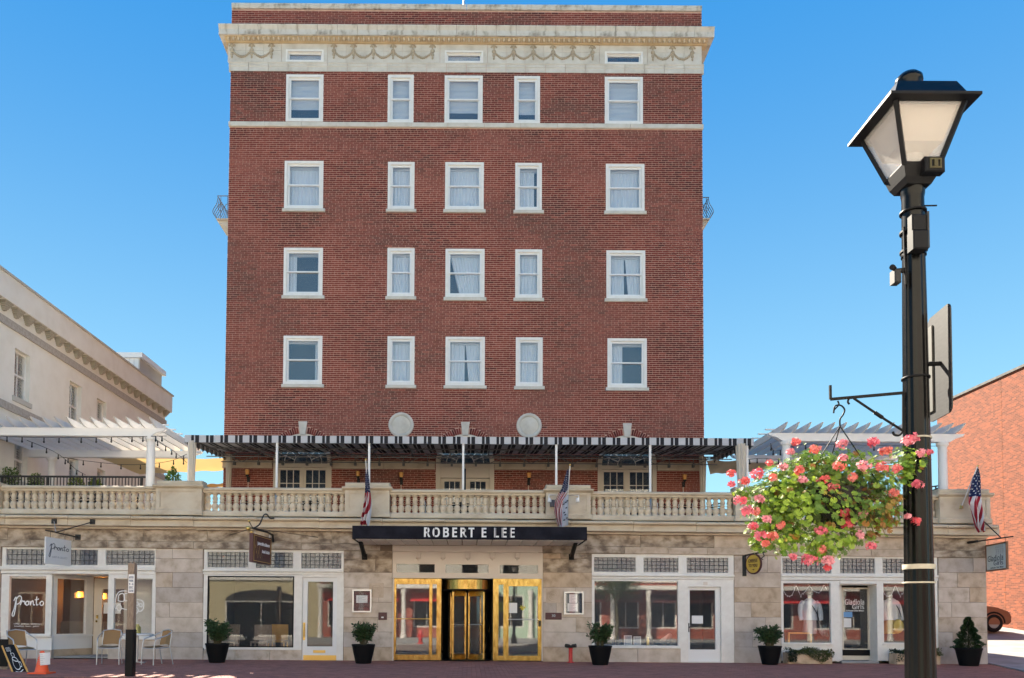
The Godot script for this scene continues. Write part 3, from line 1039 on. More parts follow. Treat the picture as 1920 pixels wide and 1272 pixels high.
	profile_run("architrave_stone", y_fr - arch_h, 0.66, [[-0.05, 0.0], [0.03, 0.0], [0.03, arch_h * 0.5], [0.045, arch_h * 0.55], [0.045, arch_h * 0.8], [0.065, arch_h * 0.9], [0.065, arch_h * 0.97], [0.03, arch_h], [-0.05, arch_h]], M.frieze, 0.06)
	# belt course under the top windows and the belt at the arch springing
	var yb0 := U(872, 240.5, ZT).y
	var yb1 := U(872, 231.5, ZT).y
	profile_run("belt_stone", yb0, 1.22, [[-0.05, 0.0], [0.045, 0.0], [0.06, 0.02], [0.06, yb1 - yb0 - 0.015], [0.04, yb1 - yb0], [-0.05, yb1 - yb0]], M.frieze, 0.03)
	var ys0 := U(872, 881, ZT).y
	var ys1 := U(872, 866, ZT).y
	var gaps := [tx0 - 0.03, U(511, 870, ZT).x, U(623, 870, ZT).x, U(816, 870, ZT).x, U(927, 870, ZT).x, U(1120, 870, ZT).x, U(1232, 870, ZT).x, tx1 + 0.03]
	for k in range(0, 8, 2):
		var nst := maxi(1, int((gaps[k + 1] - gaps[k]) / 1.3))
		for j in nst:
			b = MB.new()
			b.cbox(Vector3(lerpf(gaps[k], gaps[k + 1], float(j) / nst) + 0.003, ys0, ZT + 0.001), Vector3(lerpf(gaps[k], gaps[k + 1], (j + 1.0) / nst) - 0.003, ys1, ZT + 0.06), 0.02)
			put(b, "springing_stone", M.tan, tower)
	# the windows of the four floors
	for w in WINDOWS:
		var r := R(w[0], w[1], w[2], w[3], ZT)
		var win := sash_window("window", r, w[5], 0.16, true)
		if w[4] > 0:
			var s := R(w[0] - 3.5, w[3] + 0.2, w[2] + 3.5, w[4], ZT)
			var parts := 3 if s.size.x > 1.1 else 2
			for k in parts:
				b = MB.new()
				b.cbox(Vector3(s.position.x + s.size.x * k / parts + 0.0015, s.position.y, ZT - 0.05), Vector3(s.position.x + s.size.x * (k + 1) / parts - 0.0015, s.end.y, ZT + 0.07), 0.012)
				put(b, "sill", M.frieze, win)
	# roundels between the arches
	for p in [[752.0, 797.5], [992.0, 799.0]]:
		var c := U(p[0], p[1], ZT)
		b = MB.new()
		var rad := 24.0 / F * 26.3
		var prof := [[0.0, 0.06], [rad * 0.35, 0.055], [rad * 0.66, 0.03], [rad * 0.68, 0.02], [rad * 0.72, 0.02], [rad * 0.76, 0.05], [rad * 0.86, 0.07], [rad * 0.97, 0.055], [rad, 0.03], [rad, 0.0]]
		var seg := 40
		for j in prof.size() - 1:
			for q in seg:
				var a0 := TAU * q / seg
				var a1 := TAU * (q + 1) / seg
				b.quad(c + Vector3(cos(a0) * prof[j][0], sin(a0) * prof[j][0], prof[j][1]), c + Vector3(cos(a0) * prof[j + 1][0], sin(a0) * prof[j + 1][0], prof[j + 1][1]), c + Vector3(cos(a1) * prof[j + 1][0], sin(a1) * prof[j + 1][0], prof[j + 1][1]), c + Vector3(cos(a1) * prof[j][0], sin(a1) * prof[j][0], prof[j][1]))
		put(b, "roundel", M.frieze, tower)
	for k in 3: arch_opening(ARCHES[k], k)
	side_balcony(-1, 408, 383, 450)
	side_balcony(1, 1328, 386, 450)
	b = MB.new()
	var fp := U(870, 14, ZT - 0.3)
	b.tube([fp, fp + Vector3(0, 2.2, 0)], 0.035, 0.02, 8)
	put(b, "roof_mast", M.steel, tower)

func lay_bricks(holes: Array, top: float) -> void:
	var course := 0.0677
	var joint := 0.0165
	var drift := FastNoiseLite.new()
	drift.seed = 4
	drift.frequency = 0.28
	drift.fractal_octaves = 4
	var y := terrace_y + 0.01
	var row := 0
	var y_cut := [[U(872, 137.5, ZT).y, U(872, 47.5, ZT + 0.34).y - 0.02], [U(872, 241, ZT).y, U(872, 231, ZT).y]]
	var belt := Vector2(U(872, 881, ZT).y, U(872, 866, ZT).y)
	var rings := []
	for a in ARCHES:
		var c := U(a[0], a[1], ZT)
		rings.append([c, a[2] / F * 26.3 + 0.235])
	var where := []
	var tints := PackedColorArray()
	var lowest := U(872, 919, ZT).y
	while y + course < top + 0.012:
		var mid := y + course / 2
		var skip := false
		for q in y_cut:
			if mid > q[0] and mid < q[1]: skip = true
		if not skip:
			var spans := [Vector2(tx0, tx1)]
			var bites := []
			for h in holes:
				if mid + 0.03 > h.position.y and mid - 0.03 < h.end.y: bites.append(Vector2(h.position.x, h.end.x))
			for q in rings:
				var dy: float = mid - q[0].y
				if dy > 0 and dy < q[1]:
					var hw: float = sqrt(q[1] * q[1] - dy * dy)
					bites.append(Vector2(q[0].x - hw, q[0].x + hw))
			for q in bites:
				var nxt := []
				for s in spans:
					if q.x > s.x: nxt.append(Vector2(s.x, minf(s.y, q.x)))
					if q.y < s.y: nxt.append(Vector2(maxf(s.x, q.y), s.y))
					if q.x >= s.y or q.y <= s.x:
						if not nxt.has(s): nxt.append(s)
				var clean := []
				for s in nxt:
					if s.y - s.x > 0.03 and not clean.has(s): clean.append(s)
				spans = clean
			var header := row % 8 == 3
			var pitch := 0.1128 if header else 0.2256
			var off := (0.0 if header else (0.1128 if row % 2 else 0.0)) + rng.randf_range(-0.022, 0.022)
			for s in spans:
				var x := tx0 - off - pitch
				while x < s.y:
					var a := maxf(x, s.x)
					var e := minf(x + pitch, s.y)
					if e - a > 0.035:
						var w := e - a - 0.010
						var tr := Transform3D(Basis.from_scale(Vector3(w, course - joint, 0.03)), Vector3((a + e) / 2, mid, ZT - 0.008 + rng.randf_range(-0.0015, 0.0015)))
						where.append(tr)
						var mx := (a + e) / 2
						var k := 0.50 + rng.randfn(0.0, 0.16) + 0.55 * drift.get_noise_2d(mx, mid) + 0.22 * drift.get_noise_2d(mx * 0.35 + 40.0, mid * 2.2)
						if rng.randf() < 0.02: k = 1.0
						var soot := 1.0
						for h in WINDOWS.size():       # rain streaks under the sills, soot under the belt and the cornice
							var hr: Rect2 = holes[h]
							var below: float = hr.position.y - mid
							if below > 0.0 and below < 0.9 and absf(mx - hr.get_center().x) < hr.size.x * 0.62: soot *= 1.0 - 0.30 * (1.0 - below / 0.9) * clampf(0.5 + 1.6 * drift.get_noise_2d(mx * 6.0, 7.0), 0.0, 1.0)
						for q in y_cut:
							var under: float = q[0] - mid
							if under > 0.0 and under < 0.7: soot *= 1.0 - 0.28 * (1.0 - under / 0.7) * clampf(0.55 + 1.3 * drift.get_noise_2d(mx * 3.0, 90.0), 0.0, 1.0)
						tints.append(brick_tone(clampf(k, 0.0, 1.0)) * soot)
					x += pitch
		y += course
		row += 1
	# the 300 bricks nearest to the eye are parts, the rest one mass
	var unit := MB.new()
	unit.cbox(Vector3(-0.5, -0.5, -0.5), Vector3(0.5, 0.5, 0.5), 0.04)
	var m := unit.mesh()
	var rest := []
	var rest_t := PackedColorArray()
	var made := 0
	for k in where.size():
		if made < 300 and where[k].origin.y > lowest:
			var o := put_mesh(m, "brick", M.bricks[clampi(int(tints[k].r * 25.0 - 2.0), 0, 4)], tower)
			o.transform = Transform3D(where[k].basis, where[k].origin + o.position)
			made += 1
		else:
			rest.append(where[k])
			rest_t.append(tints[k])
	many(m, rest, rest_t, "brickwork", M.brick, tower)
	# soldier bricks of the three arches
	for a in ARCHES:
		var c := U(a[0], a[1], ZT)
		var r0: float = a[2] / F * 26.3 + 0.015
		var nv := 46
		for k in nv:
			var an := PI * (k + 0.5) / nv
			if absf(an - PI / 2) < 0.13: continue
			var w := PI * (r0 + 0.11) / nv - 0.012
			var bas := Basis(Vector3.BACK, an - PI / 2) * Basis.from_scale(Vector3(w, 0.205, 0.03))
			var o := put_mesh(m, "arch_brick", M.bricks[(k * 7) % 4], tower)
			o.transform = Transform3D(bas, c + Vector3(cos(an), sin(an), 0) * (r0 + 0.11) + Vector3(0, 0, -0.006) + o.position)
		var ky := U(a[0], a[1] - a[2] - 22, ZT).y
		var kb := U(a[0], a[1] - a[2] + 3, ZT).y
		var b := MB.new()
		b.prism(PackedVector2Array([Vector2(-0.085, kb), Vector2(0.085, kb), Vector2(0.145, ky), Vector2(-0.145, ky)]), func(p, d): return Vector3(c.x + p.x, p.y, d), ZT - 0.02, ZT + 0.075)
		put(b, "keystone", M.frieze, tower)

func stone_run(called: String, py: float, px_w: float, pr: Array, mat: Material, out: float) -> void:
	profile_run(called, U(872, py, ZT).y, px_w / F * 26.3, pr, mat, out)

func profile_run(called: String, y: float, w: float, pr: Array, mat: Material, out: float) -> void:   # stones of one profile [z, y], side by side
	var x0 := tx0 - out
	var x1 := tx1 + out
	var n := int(round((x1 - x0) / w))
	var poly := PackedVector2Array()
	for p in pr: poly.append(Vector2(p[0], p[1]))
	var base := MB.new()
	var ww := (x1 - x0) / n
	base.prism(poly, func(p, d): return Vector3(d, p.y, p.x), -ww / 2 + 0.006, ww / 2 - 0.006)
	var m := base.mesh()
	for k in n:
		var o := put_mesh(m, called, mat, tower)
		o.position += Vector3(lerpf(x0, x1, (k + 0.5) / n), y, ZT)

func frieze_panel(p0: float, p1: float, y0: float, y1: float) -> void:
	var xa := U(p0, 100, ZT).x + 0.004
	var xb := U(p1, 100, ZT).x - 0.004
	var n := maxi(2, int(round((xb - xa) / 0.66)))
	for k in n:
		for j in 2:
			var b := MB.new()
			var ya := lerpf(y0, y1, 0.62) if j else y0
			var yb := y1 if j else lerpf(y0, y1, 0.62)
			b.cbox(Vector3(lerpf(xa, xb, float(k) / n) + 0.002, ya + 0.002, ZT - 0.02), Vector3(lerpf(xa, xb, (k + 1.0) / n) - 0.002, yb - 0.002, ZT + 0.02), 0.004)
			put(b, "frieze_slab", M.frieze, tower)
	var drops := 3 if p1 - p0 < 150 else 6
	var px_a := p0 + (8 if p0 < 500 else 12)
	var px_b := px_a + (37.0 * (drops - 1))
	if p1 - p0 < 150 and p0 > 1000: px_a = p0 + 10; px_b = px_a + 74.0
	var xs := []
	for k in drops: xs.append(U(lerpf(px_a, px_b, float(k) / (drops - 1)), 100, ZT).x)
	var ym := lerpf(y0, y1, 0.55)
	for k in drops:
		var b := MB.new()
		var at := Vector3(xs[k], ym, ZT + 0.03)
		b.ball(at + Vector3(0, 0.20, 0), Vector3(0.05, 0.06, 0.03), 8, 5)
		for q in 5:
			var an := PI * (q + 0.5) / 5.0
			b.ball(at + Vector3(cos(an) * 0.09, 0.17 + sin(an) * 0.09, 0), Vector3(0.032, 0.032, 0.02), 6, 4)
		b.ball(at + Vector3(0, 0.05, 0), Vector3(0.075, 0.075, 0.035), 8, 5)
		b.ball(at + Vector3(0, -0.08, 0), Vector3(0.055, 0.07, 0.03), 8, 5)
		b.ball(at + Vector3(0, -0.19, 0), Vector3(0.035, 0.05, 0.025), 8, 5)
		b.tube([at + Vector3(0, 0.2, 0), at + Vector3(0, -0.2, 0)], 0.02, 0.02, 6)
		put(b, "drop_ornament", M.carving, tower)
		if k < drops - 1:
			b = MB.new()
			var pts := []
			for q in 13:
				var s := q / 12.0
				pts.append(Vector3(lerpf(xs[k], xs[k + 1], s), ym + 0.06 - 0.24 * 4.0 * s * (1.0 - s), ZT + 0.03))
			b.tube(pts, 0.026, 0.026, 7)
			for q in range(1, 12):
				b.ball(pts[q] + Vector3(0, rng.randf_range(-0.01, 0.01), 0.004), Vector3(0.034, 0.034 + 0.02 * sin(PI * q / 12.0), 0.026), 6, 4)
			put(b, "garland", M.carving, tower)

func sash_window(called: String, r: Rect2, dress: String, w: float, double_hung: bool) -> MeshInstance3D:
	var b := MB.new()
	var cw := w * 0.56
	b.ring(r, cw, ZT - 0.13, ZT + (0.012 if double_hung else 0.035))
	var inner := r.grow(-cw)
	b.ring(inner.grow(-0.001), 0.014, ZT - 0.10, ZT - 0.014)
	var win := put(b, called, M.white, tower)
	var s := inner.grow(-0.012)
	var sw := w - cw - 0.012
	if double_hung:
		var mid := s.get_center().y + 0.02
		var up := Rect2(s.position.x, mid - 0.02, s.size.x, s.end.y - mid + 0.02)
		var lo := Rect2(s.position.x, s.position.y, s.size.x, mid + 0.02 - s.position.y)
		b = MB.new(); b.ring(up, sw, ZT - 0.075, ZT - 0.04, sw, 0.04); put(b, "sash", M.white_blue, win)
		b = MB.new(); b.ring(lo, sw, ZT - 0.115, ZT - 0.08, 0.04, sw * 1.2); put(b, "sash", M.white_blue, win)
		for q in [[up, ZT - 0.06], [lo, ZT - 0.10]]:
			b = MB.new()
			b.rbox(q[0].grow(-sw * 0.8), q[1] - 0.004, q[1]); b.rbox(q[0].grow(-sw * 0.8), q[1] - 0.016, q[1] - 0.012)
			put(b, "pane", M.pane, win)
	else:
		b = MB.new(); b.ring(s, sw, ZT - 0.10, ZT - 0.05); put(b, "sash", M.white_blue, win)
		b = MB.new(); b.rbox(s.grow(-sw * 0.8), ZT - 0.075, ZT - 0.07); b.rbox(s.grow(-sw * 0.8), ZT - 0.09, ZT - 0.085); put(b, "pane", M.pane, win)
	# what hangs behind the glass
	var x0 := inner.position.x
	var x1 := inner.end.x
	var y0 := inner.position.y
	var y1 := inner.end.y
	var ph := rng.randf() * 10.0
	if dress.begins_with("blind"):
		var low := lerpf(y1, y0, float(dress.substr(5)) / 100.0)
		b = MB.new()
		var folds := maxf(3.0, round((y1 - low) / 0.19))
		b.grid(10, int(folds) * 6, func(u, v): return Vector3(lerpf(x0, x1, u), lerpf(y1, low, v), ZT - 0.20 - 0.022 * absf(sin(PI * v * folds)) + 0.004 * sin(u * 9.0 + v * 20.0)))
		put(b, "roman_blind", M.blind, win)
		return win
	var pieces := []
	match dress:
		"full": pieces = [[0.02, 0.98, 0.0]]
		"left75": pieces = [[0.0, 0.78, 0.0]]
		"left28": pieces = [[0.0, 0.27, 0.0], [0.9, 1.0, 0.0]]
		"left38": pieces = [[0.0, 0.40, 0.0]]
		"right16": pieces = [[0.0, 0.05, 0.0], [0.83, 1.0, 0.0]]
		"slant": pieces = [[0.06, 1.0, 0.30]]
		"parted": pieces = [[0.0, 0.485, 0.0], [0.515, 1.0, 0.10]]
		"low": pieces = [[0.0, 1.0, 0.0]]
	for p in pieces:
		b = MB.new()
		var xa: float = lerpf(x0, x1, p[0])
		var xb: float = lerpf(x0, x1, p[1])
		var sl: float = p[2] * (x1 - x0)
		var nf := maxf(3.0, round((xb - xa) / 0.11))
		b.grid(int(nf) * 6, 6, func(u, v): return Vector3(lerpf(xa + sl * v, xb, u), lerpf(y1 - (0.1 if dress != "low" else 0.15), y0, v), ZT - 0.24 - 0.022 * sin(u * nf * TAU + ph + 0.6 * sin(u * 17.0)) * (0.6 + 0.4 * v)))
		put(b, "curtain", M.sheer, win)
	if pieces.size() and dress != "low":
		b = MB.new()
		b.box(Vector3(x0, y1 - 0.115, ZT - 0.30), Vector3(x1, y1 - 0.005, ZT - 0.21))
		put(b, "pelmet", M.blind, win)
	return win

func arch_opening(a: Array, k: int) -> void:
	var c := U(a[0], a[1], ZT)
	var rad: float = a[2] / F * 26.3
	var b := MB.new()
	# arched casing: outer ring and jambs
	var seg := 28
	for q in seg:
		var a0 := PI * q / seg
		var a1 := PI * (q + 1) / seg
		var o0 := Vector3(cos(a0), sin(a0), 0)
		var o1 := Vector3(cos(a1), sin(a1), 0)
		var zf := Vector3(0, 0, 0.012)
		var zb := Vector3(0, 0, -0.2)
		var ro := rad + 0.01
		var ri := rad - 0.13
		b.hexa([c + o1 * ri + zb, c + o0 * ri + zb, c + o0 * ro + zb, c + o1 * ro + zb, c + o1 * ri + zf, c + o0 * ri + zf, c + o0 * ro + zf, c + o1 * ro + zf])
	for s in [-1, 1]:
		b.box(Vector3(c.x + s * (rad + 0.01), terrace_y + 0.005, ZT - 0.2), Vector3(c.x + s * (rad - 0.13), c.y - 0.001, ZT + 0.012))
	b.box(Vector3(c.x - rad + 0.131, c.y - 0.15, ZT - 0.18), Vector3(c.x + rad - 0.131, c.y - 0.02, ZT - 0.01))
	var fr := put(b, "arched_door" if k == 1 else "arched_window", M.cream_door, tower)
	# fanlight bars
	b = MB.new()
	for q in 7:
		var an := PI * (q + 1) / 8.0
		b.bar(c + Vector3(cos(an) * 0.3, sin(an) * 0.3, -0.08), c + Vector3(cos(an) * (rad - 0.12), sin(an) * (rad - 0.12), -0.08), 0.025)
	for rr in [0.3, 0.62]:
		var pts := []
		for q in 17: pts.append(c + Vector3(cos(PI * q / 16) * rr, sin(PI * q / 16) * rr, -0.08))
		b.tube(pts, 0.014, -1, 6)
	put(b, "fanlight_bars", M.white, fr)
	b = MB.new()
	var poly := PackedVector2Array()
	for q in 17: poly.append(Vector2(cos(PI * q / 16), sin(PI * q / 16)) * (rad - 0.1))
	b.prism(poly, func(p, d): return Vector3(c.x + p.x, c.y + p.y, d), ZT - 0.12, ZT - 0.11)
	put(b, "fanlight_pane", M.pane, fr)
	var head := c.y - 0.15
	for s in [-1, 1]:
		var r := Rect2(c.x + (0.03 if s > 0 else -rad + 0.131), terrace_y + 0.02, rad - 0.161, head - terrace_y - 0.03)
		if k == 1:
			b = MB.new()
			b.rbox(Rect2(r.position.x, head - 0.33, r.size.x, 0.329), ZT - 0.15, ZT - 0.06)
			put(b, "door_head", M.cream_door, fr)
			r.size.y -= 0.335
			var pw := Rect2(r.position.x + 0.14, r.end.y - 0.95, r.size.x - 0.28, 0.85)
			b = MB.new()
			wall_with_holes(b, r, [pw], ZT - 0.14, ZT - 0.09)
			put(b, "door", M.cream_door, fr)
			glazed(pw, 3, 2, 0.022, ZT - 0.115, M.white, fr)
		else:
			b = MB.new()
			b.ring(r, 0.07, ZT - 0.14, ZT - 0.06)
			put(b, "casement", M.cream_door, fr)
			glazed(r.grow(-0.07), 3, 5, 0.022, ZT - 0.10, M.white, fr)
	if k != 1:
		b = MB.new()
		b.box(Vector3(c.x - 0.03, terrace_y + 0.02, ZT - 0.15), Vector3(c.x + 0.03, head - 0.002, ZT - 0.03))
		put(b, "mullion", M.cream_door, fr)

func glazed(r: Rect2, nx: int, ny: int, w: float, z: float, m: Material, parent: Node3D) -> void:
	var b := MB.new()
	for k in range(1, nx):
		var x := r.position.x + r.size.x * k / nx
		b.box(Vector3(x - w / 2, r.position.y, z - 0.012), Vector3(x + w / 2, r.end.y, z + 0.012))
	for k in range(1, ny):
		var y := r.position.y + r.size.y * k / ny
		for j in nx:
			b.box(Vector3(r.position.x + r.size.x * j / nx + (w / 2 if j else 0.0), y - w / 2, z - 0.011), Vector3(r.position.x + r.size.x * (j + 1) / nx - (w / 2 if j < nx - 1 else 0.0), y + w / 2, z + 0.011))
	put(b, "glazing_bars", m, parent)
	b = MB.new()
	b.rbox(r, z - 0.003, z + 0.003)
	put(b, "pane", M.pane, parent)

func side_balcony(s: int, px: float, top_px: float, bot_px: float) -> void:
	var x_in := tx0 if s < 0 else tx1
	var zc := ZT - 1.6
	var x_out := x_in + s * (0.70 if s < 0 else 0.52)
	var yb := U(px, bot_px, zc).y
	var y0 := U(px, 425, zc).y
	var y1 := U(px, top_px, zc).y
	var b := MB.new()
	var poly := PackedVector2Array([Vector2(0, 0), Vector2(absf(x_out - x_in), 0.42), Vector2(absf(x_out - x_in), 0.44), Vector2(0, 0.44)])
	b.prism(poly, func(p, d): return Vector3(x_in + s * (p.x + 0.002), yb + p.y, d), zc - 0.5, zc + 0.5)
	b.box(Vector3(x_in + s * 0.002, yb + 0.442, zc - 0.6), Vector3(x_out + s * 0.02, y0, zc + 0.6))
	var o := put(b, "side_balcony", M.frieze, tower)
	b = MB.new()
	for k in 9:
		var z := lerpf(zc - 0.56, zc + 0.56, k / 8.0)
		var pts := spline([Vector3(x_out, y0, z), Vector3(x_out + s * 0.16, y0 + 0.25, z), Vector3(x_out + s * 0.02, y0 + 0.55, z), Vector3(x_out - s * 0.02, y1, z)], 5)
		b.tube(pts, 0.012, -1, 6)
	b.tube([Vector3(x_in + s * 0.01, y1, zc + 0.56), Vector3(x_out, y1, zc + 0.56), Vector3(x_out, y1, zc - 0.56), Vector3(x_in + s * 0.01, y1, zc - 0.56)], 0.016, -1, 6)
	for q in 3:
		var x := lerpf(x_in, x_out, (q + 0.5) / 3.0)
		var cc := Vector3(x, y0 + 0.4, zc + 0.56)
		var ring := []
		for w in 13: ring.append(cc + Vector3(cos(TAU * w / 12) * 0.09, sin(TAU * w / 12) * 0.13, 0))
		b.tube(ring, 0.010, -1, 6)
		b.tube([Vector3(x, y0, zc + 0.56), Vector3(x, y1, zc + 0.56)], 0.010, -1, 6)
	put(b, "balcony_rail", M.steel_dull, o)

# ---------------------------------------------------------------- balustrade
func build_balustrade() -> void:
	var t := thing("stone_balustrade", "tan stone balustrade with bulbous balusters along the edge of the hotel terrace", "balustrade", Vector3(0, terrace_y, ZF))
	var zc := ZF + 0.06
	var prof := [[0.075, 0.0], [0.075, 0.035], [0.055, 0.05], [0.075, 0.09], [0.088, 0.15], [0.072, 0.20], [0.045, 0.235], [0.045, 0.25], [0.07, 0.262], [0.07, 0.28], [0.045, 0.29], [0.062, 0.34], [0.066, 0.37], [0.045, 0.43], [0.044, 0.445], [0.064, 0.455], [0.064, 0.47], [0.075, 0.48], [0.075, 0.5]]
	var sq := MB.new()
	sq.lathe(prof, 14)
	var bal := sq.mesh()
	var bays := [[5.0, 297.0, 22], [383.0, 648.0, 20], [732.0, 1022.0, 22], [1106.0, 1374.0, 21], [1456.0, 1753.0, 23]]
	for q in bays:
		var mx: float = (q[0] + q[1]) / 2
		var x0 := U(q[0], 950, zc).x
		var x1 := U(q[1], 950, zc).x
		var y0 := U(mx, LB(mx) - 19.0, zc).y
		var y1 := U(mx, LB(mx) - 29.0, zc).y
		var y2 := U(mx, LB(mx) - 63.0, zc).y
		var y3 := U(mx, LB(mx) - 73.0, zc).y
		var b := MB.new()
		b.cbox(Vector3(x0, y0 + 0.005, zc - 0.17), Vector3(x1, y1, zc + 0.17), 0.015)
		put(b, "plinth", M.tan, t)
		b = MB.new()
		var hh := y3 - y2
		b.prism(PackedVector2Array([Vector2(-0.15, 0), Vector2(0.13, 0), Vector2(0.15, hh * 0.35), Vector2(0.19, hh * 0.5), Vector2(0.19, hh * 0.85), Vector2(0.15, hh), Vector2(-0.17, hh)]), func(p, d): return Vector3(d, y2 + p.y, zc + p.x), x0, x1)
		put(b, "hand_rail", M.tan_light, t)
		var n: int = q[2]
		for k in n:
			var o := put_mesh(bal, "baluster", M.tan, t)
			o.position += Vector3(lerpf(x0, x1, (k + 0.5) / n), y1, zc)
			o.scale = Vector3(1.12, (y2 - y1) / 0.5, 1.12)
	for q in [[-70.0, 5.0, 0], [297.0, 383.0, 0], [648.0, 732.0, 1], [1022.0, 1106.0, 1], [1374.0, 1456.0, 0], [1753.0, 1848.0, 1]]:
		var mx: float = (q[0] + q[1]) / 2
		var x0 := U(q[0], 950, zc).x
		var x1 := U(q[1], 950, zc).x
		var y0 := U(mx, LB(mx) - 19.0, zc).y + 0.005
		var y1 := U(mx, LB(mx) - 29.0, zc).y
		var y2 := U(mx, LB(mx) - 69.0, zc).y
		var y3 := U(mx, LB(mx) - 76.0, zc).y
		var b := MB.new()
		b.cbox(Vector3(x0 - 0.02, y0, zc - 0.25), Vector3(x1 + 0.02, y1, zc + 0.27), 0.015)
		b.box(Vector3(x0 + 0.01, y1 + 0.001, zc - 0.2), Vector3(x1 - 0.01, y2, zc + 0.20))
		var pn := Rect2(x0 + 0.10, y1 + 0.06, x1 - x0 - 0.2, y2 - y1 - 0.12)
		b.ring(Rect2(x0 + 0.01, y1 + 0.001, x1 - x0 - 0.02, y2 - y1 - 0.002), 0.10, zc + 0.201, zc + 0.228, 0.06, 0.06)
		b.ring(pn, 0.025, zc + 0.201, zc + 0.218)
		var pier := put(b, "pier", M.tan, t)
		b = MB.new()
		b.prism(PackedVector2Array([Vector2(-0.24, 0), Vector2(0.24, 0), Vector2(0.31, 0.05), Vector2(0.31, 0.09), Vector2(0.26, y3 - y2), Vector2(-0.24, y3 - y2)]), func(p, d): return Vector3(d, y2 + 0.001 + p.y, zc + p.x), x0 - 0.06, x1 + 0.06)
		if q[2] or q[0] > 250: b.cbox(Vector3(x0 + 0.005, y3 + 0.002, zc - 0.2), Vector3(x1 - 0.005, y3 + 0.115, zc + 0.2), 0.02)
		put(b, "pier_cap", M.tan_light, pier)

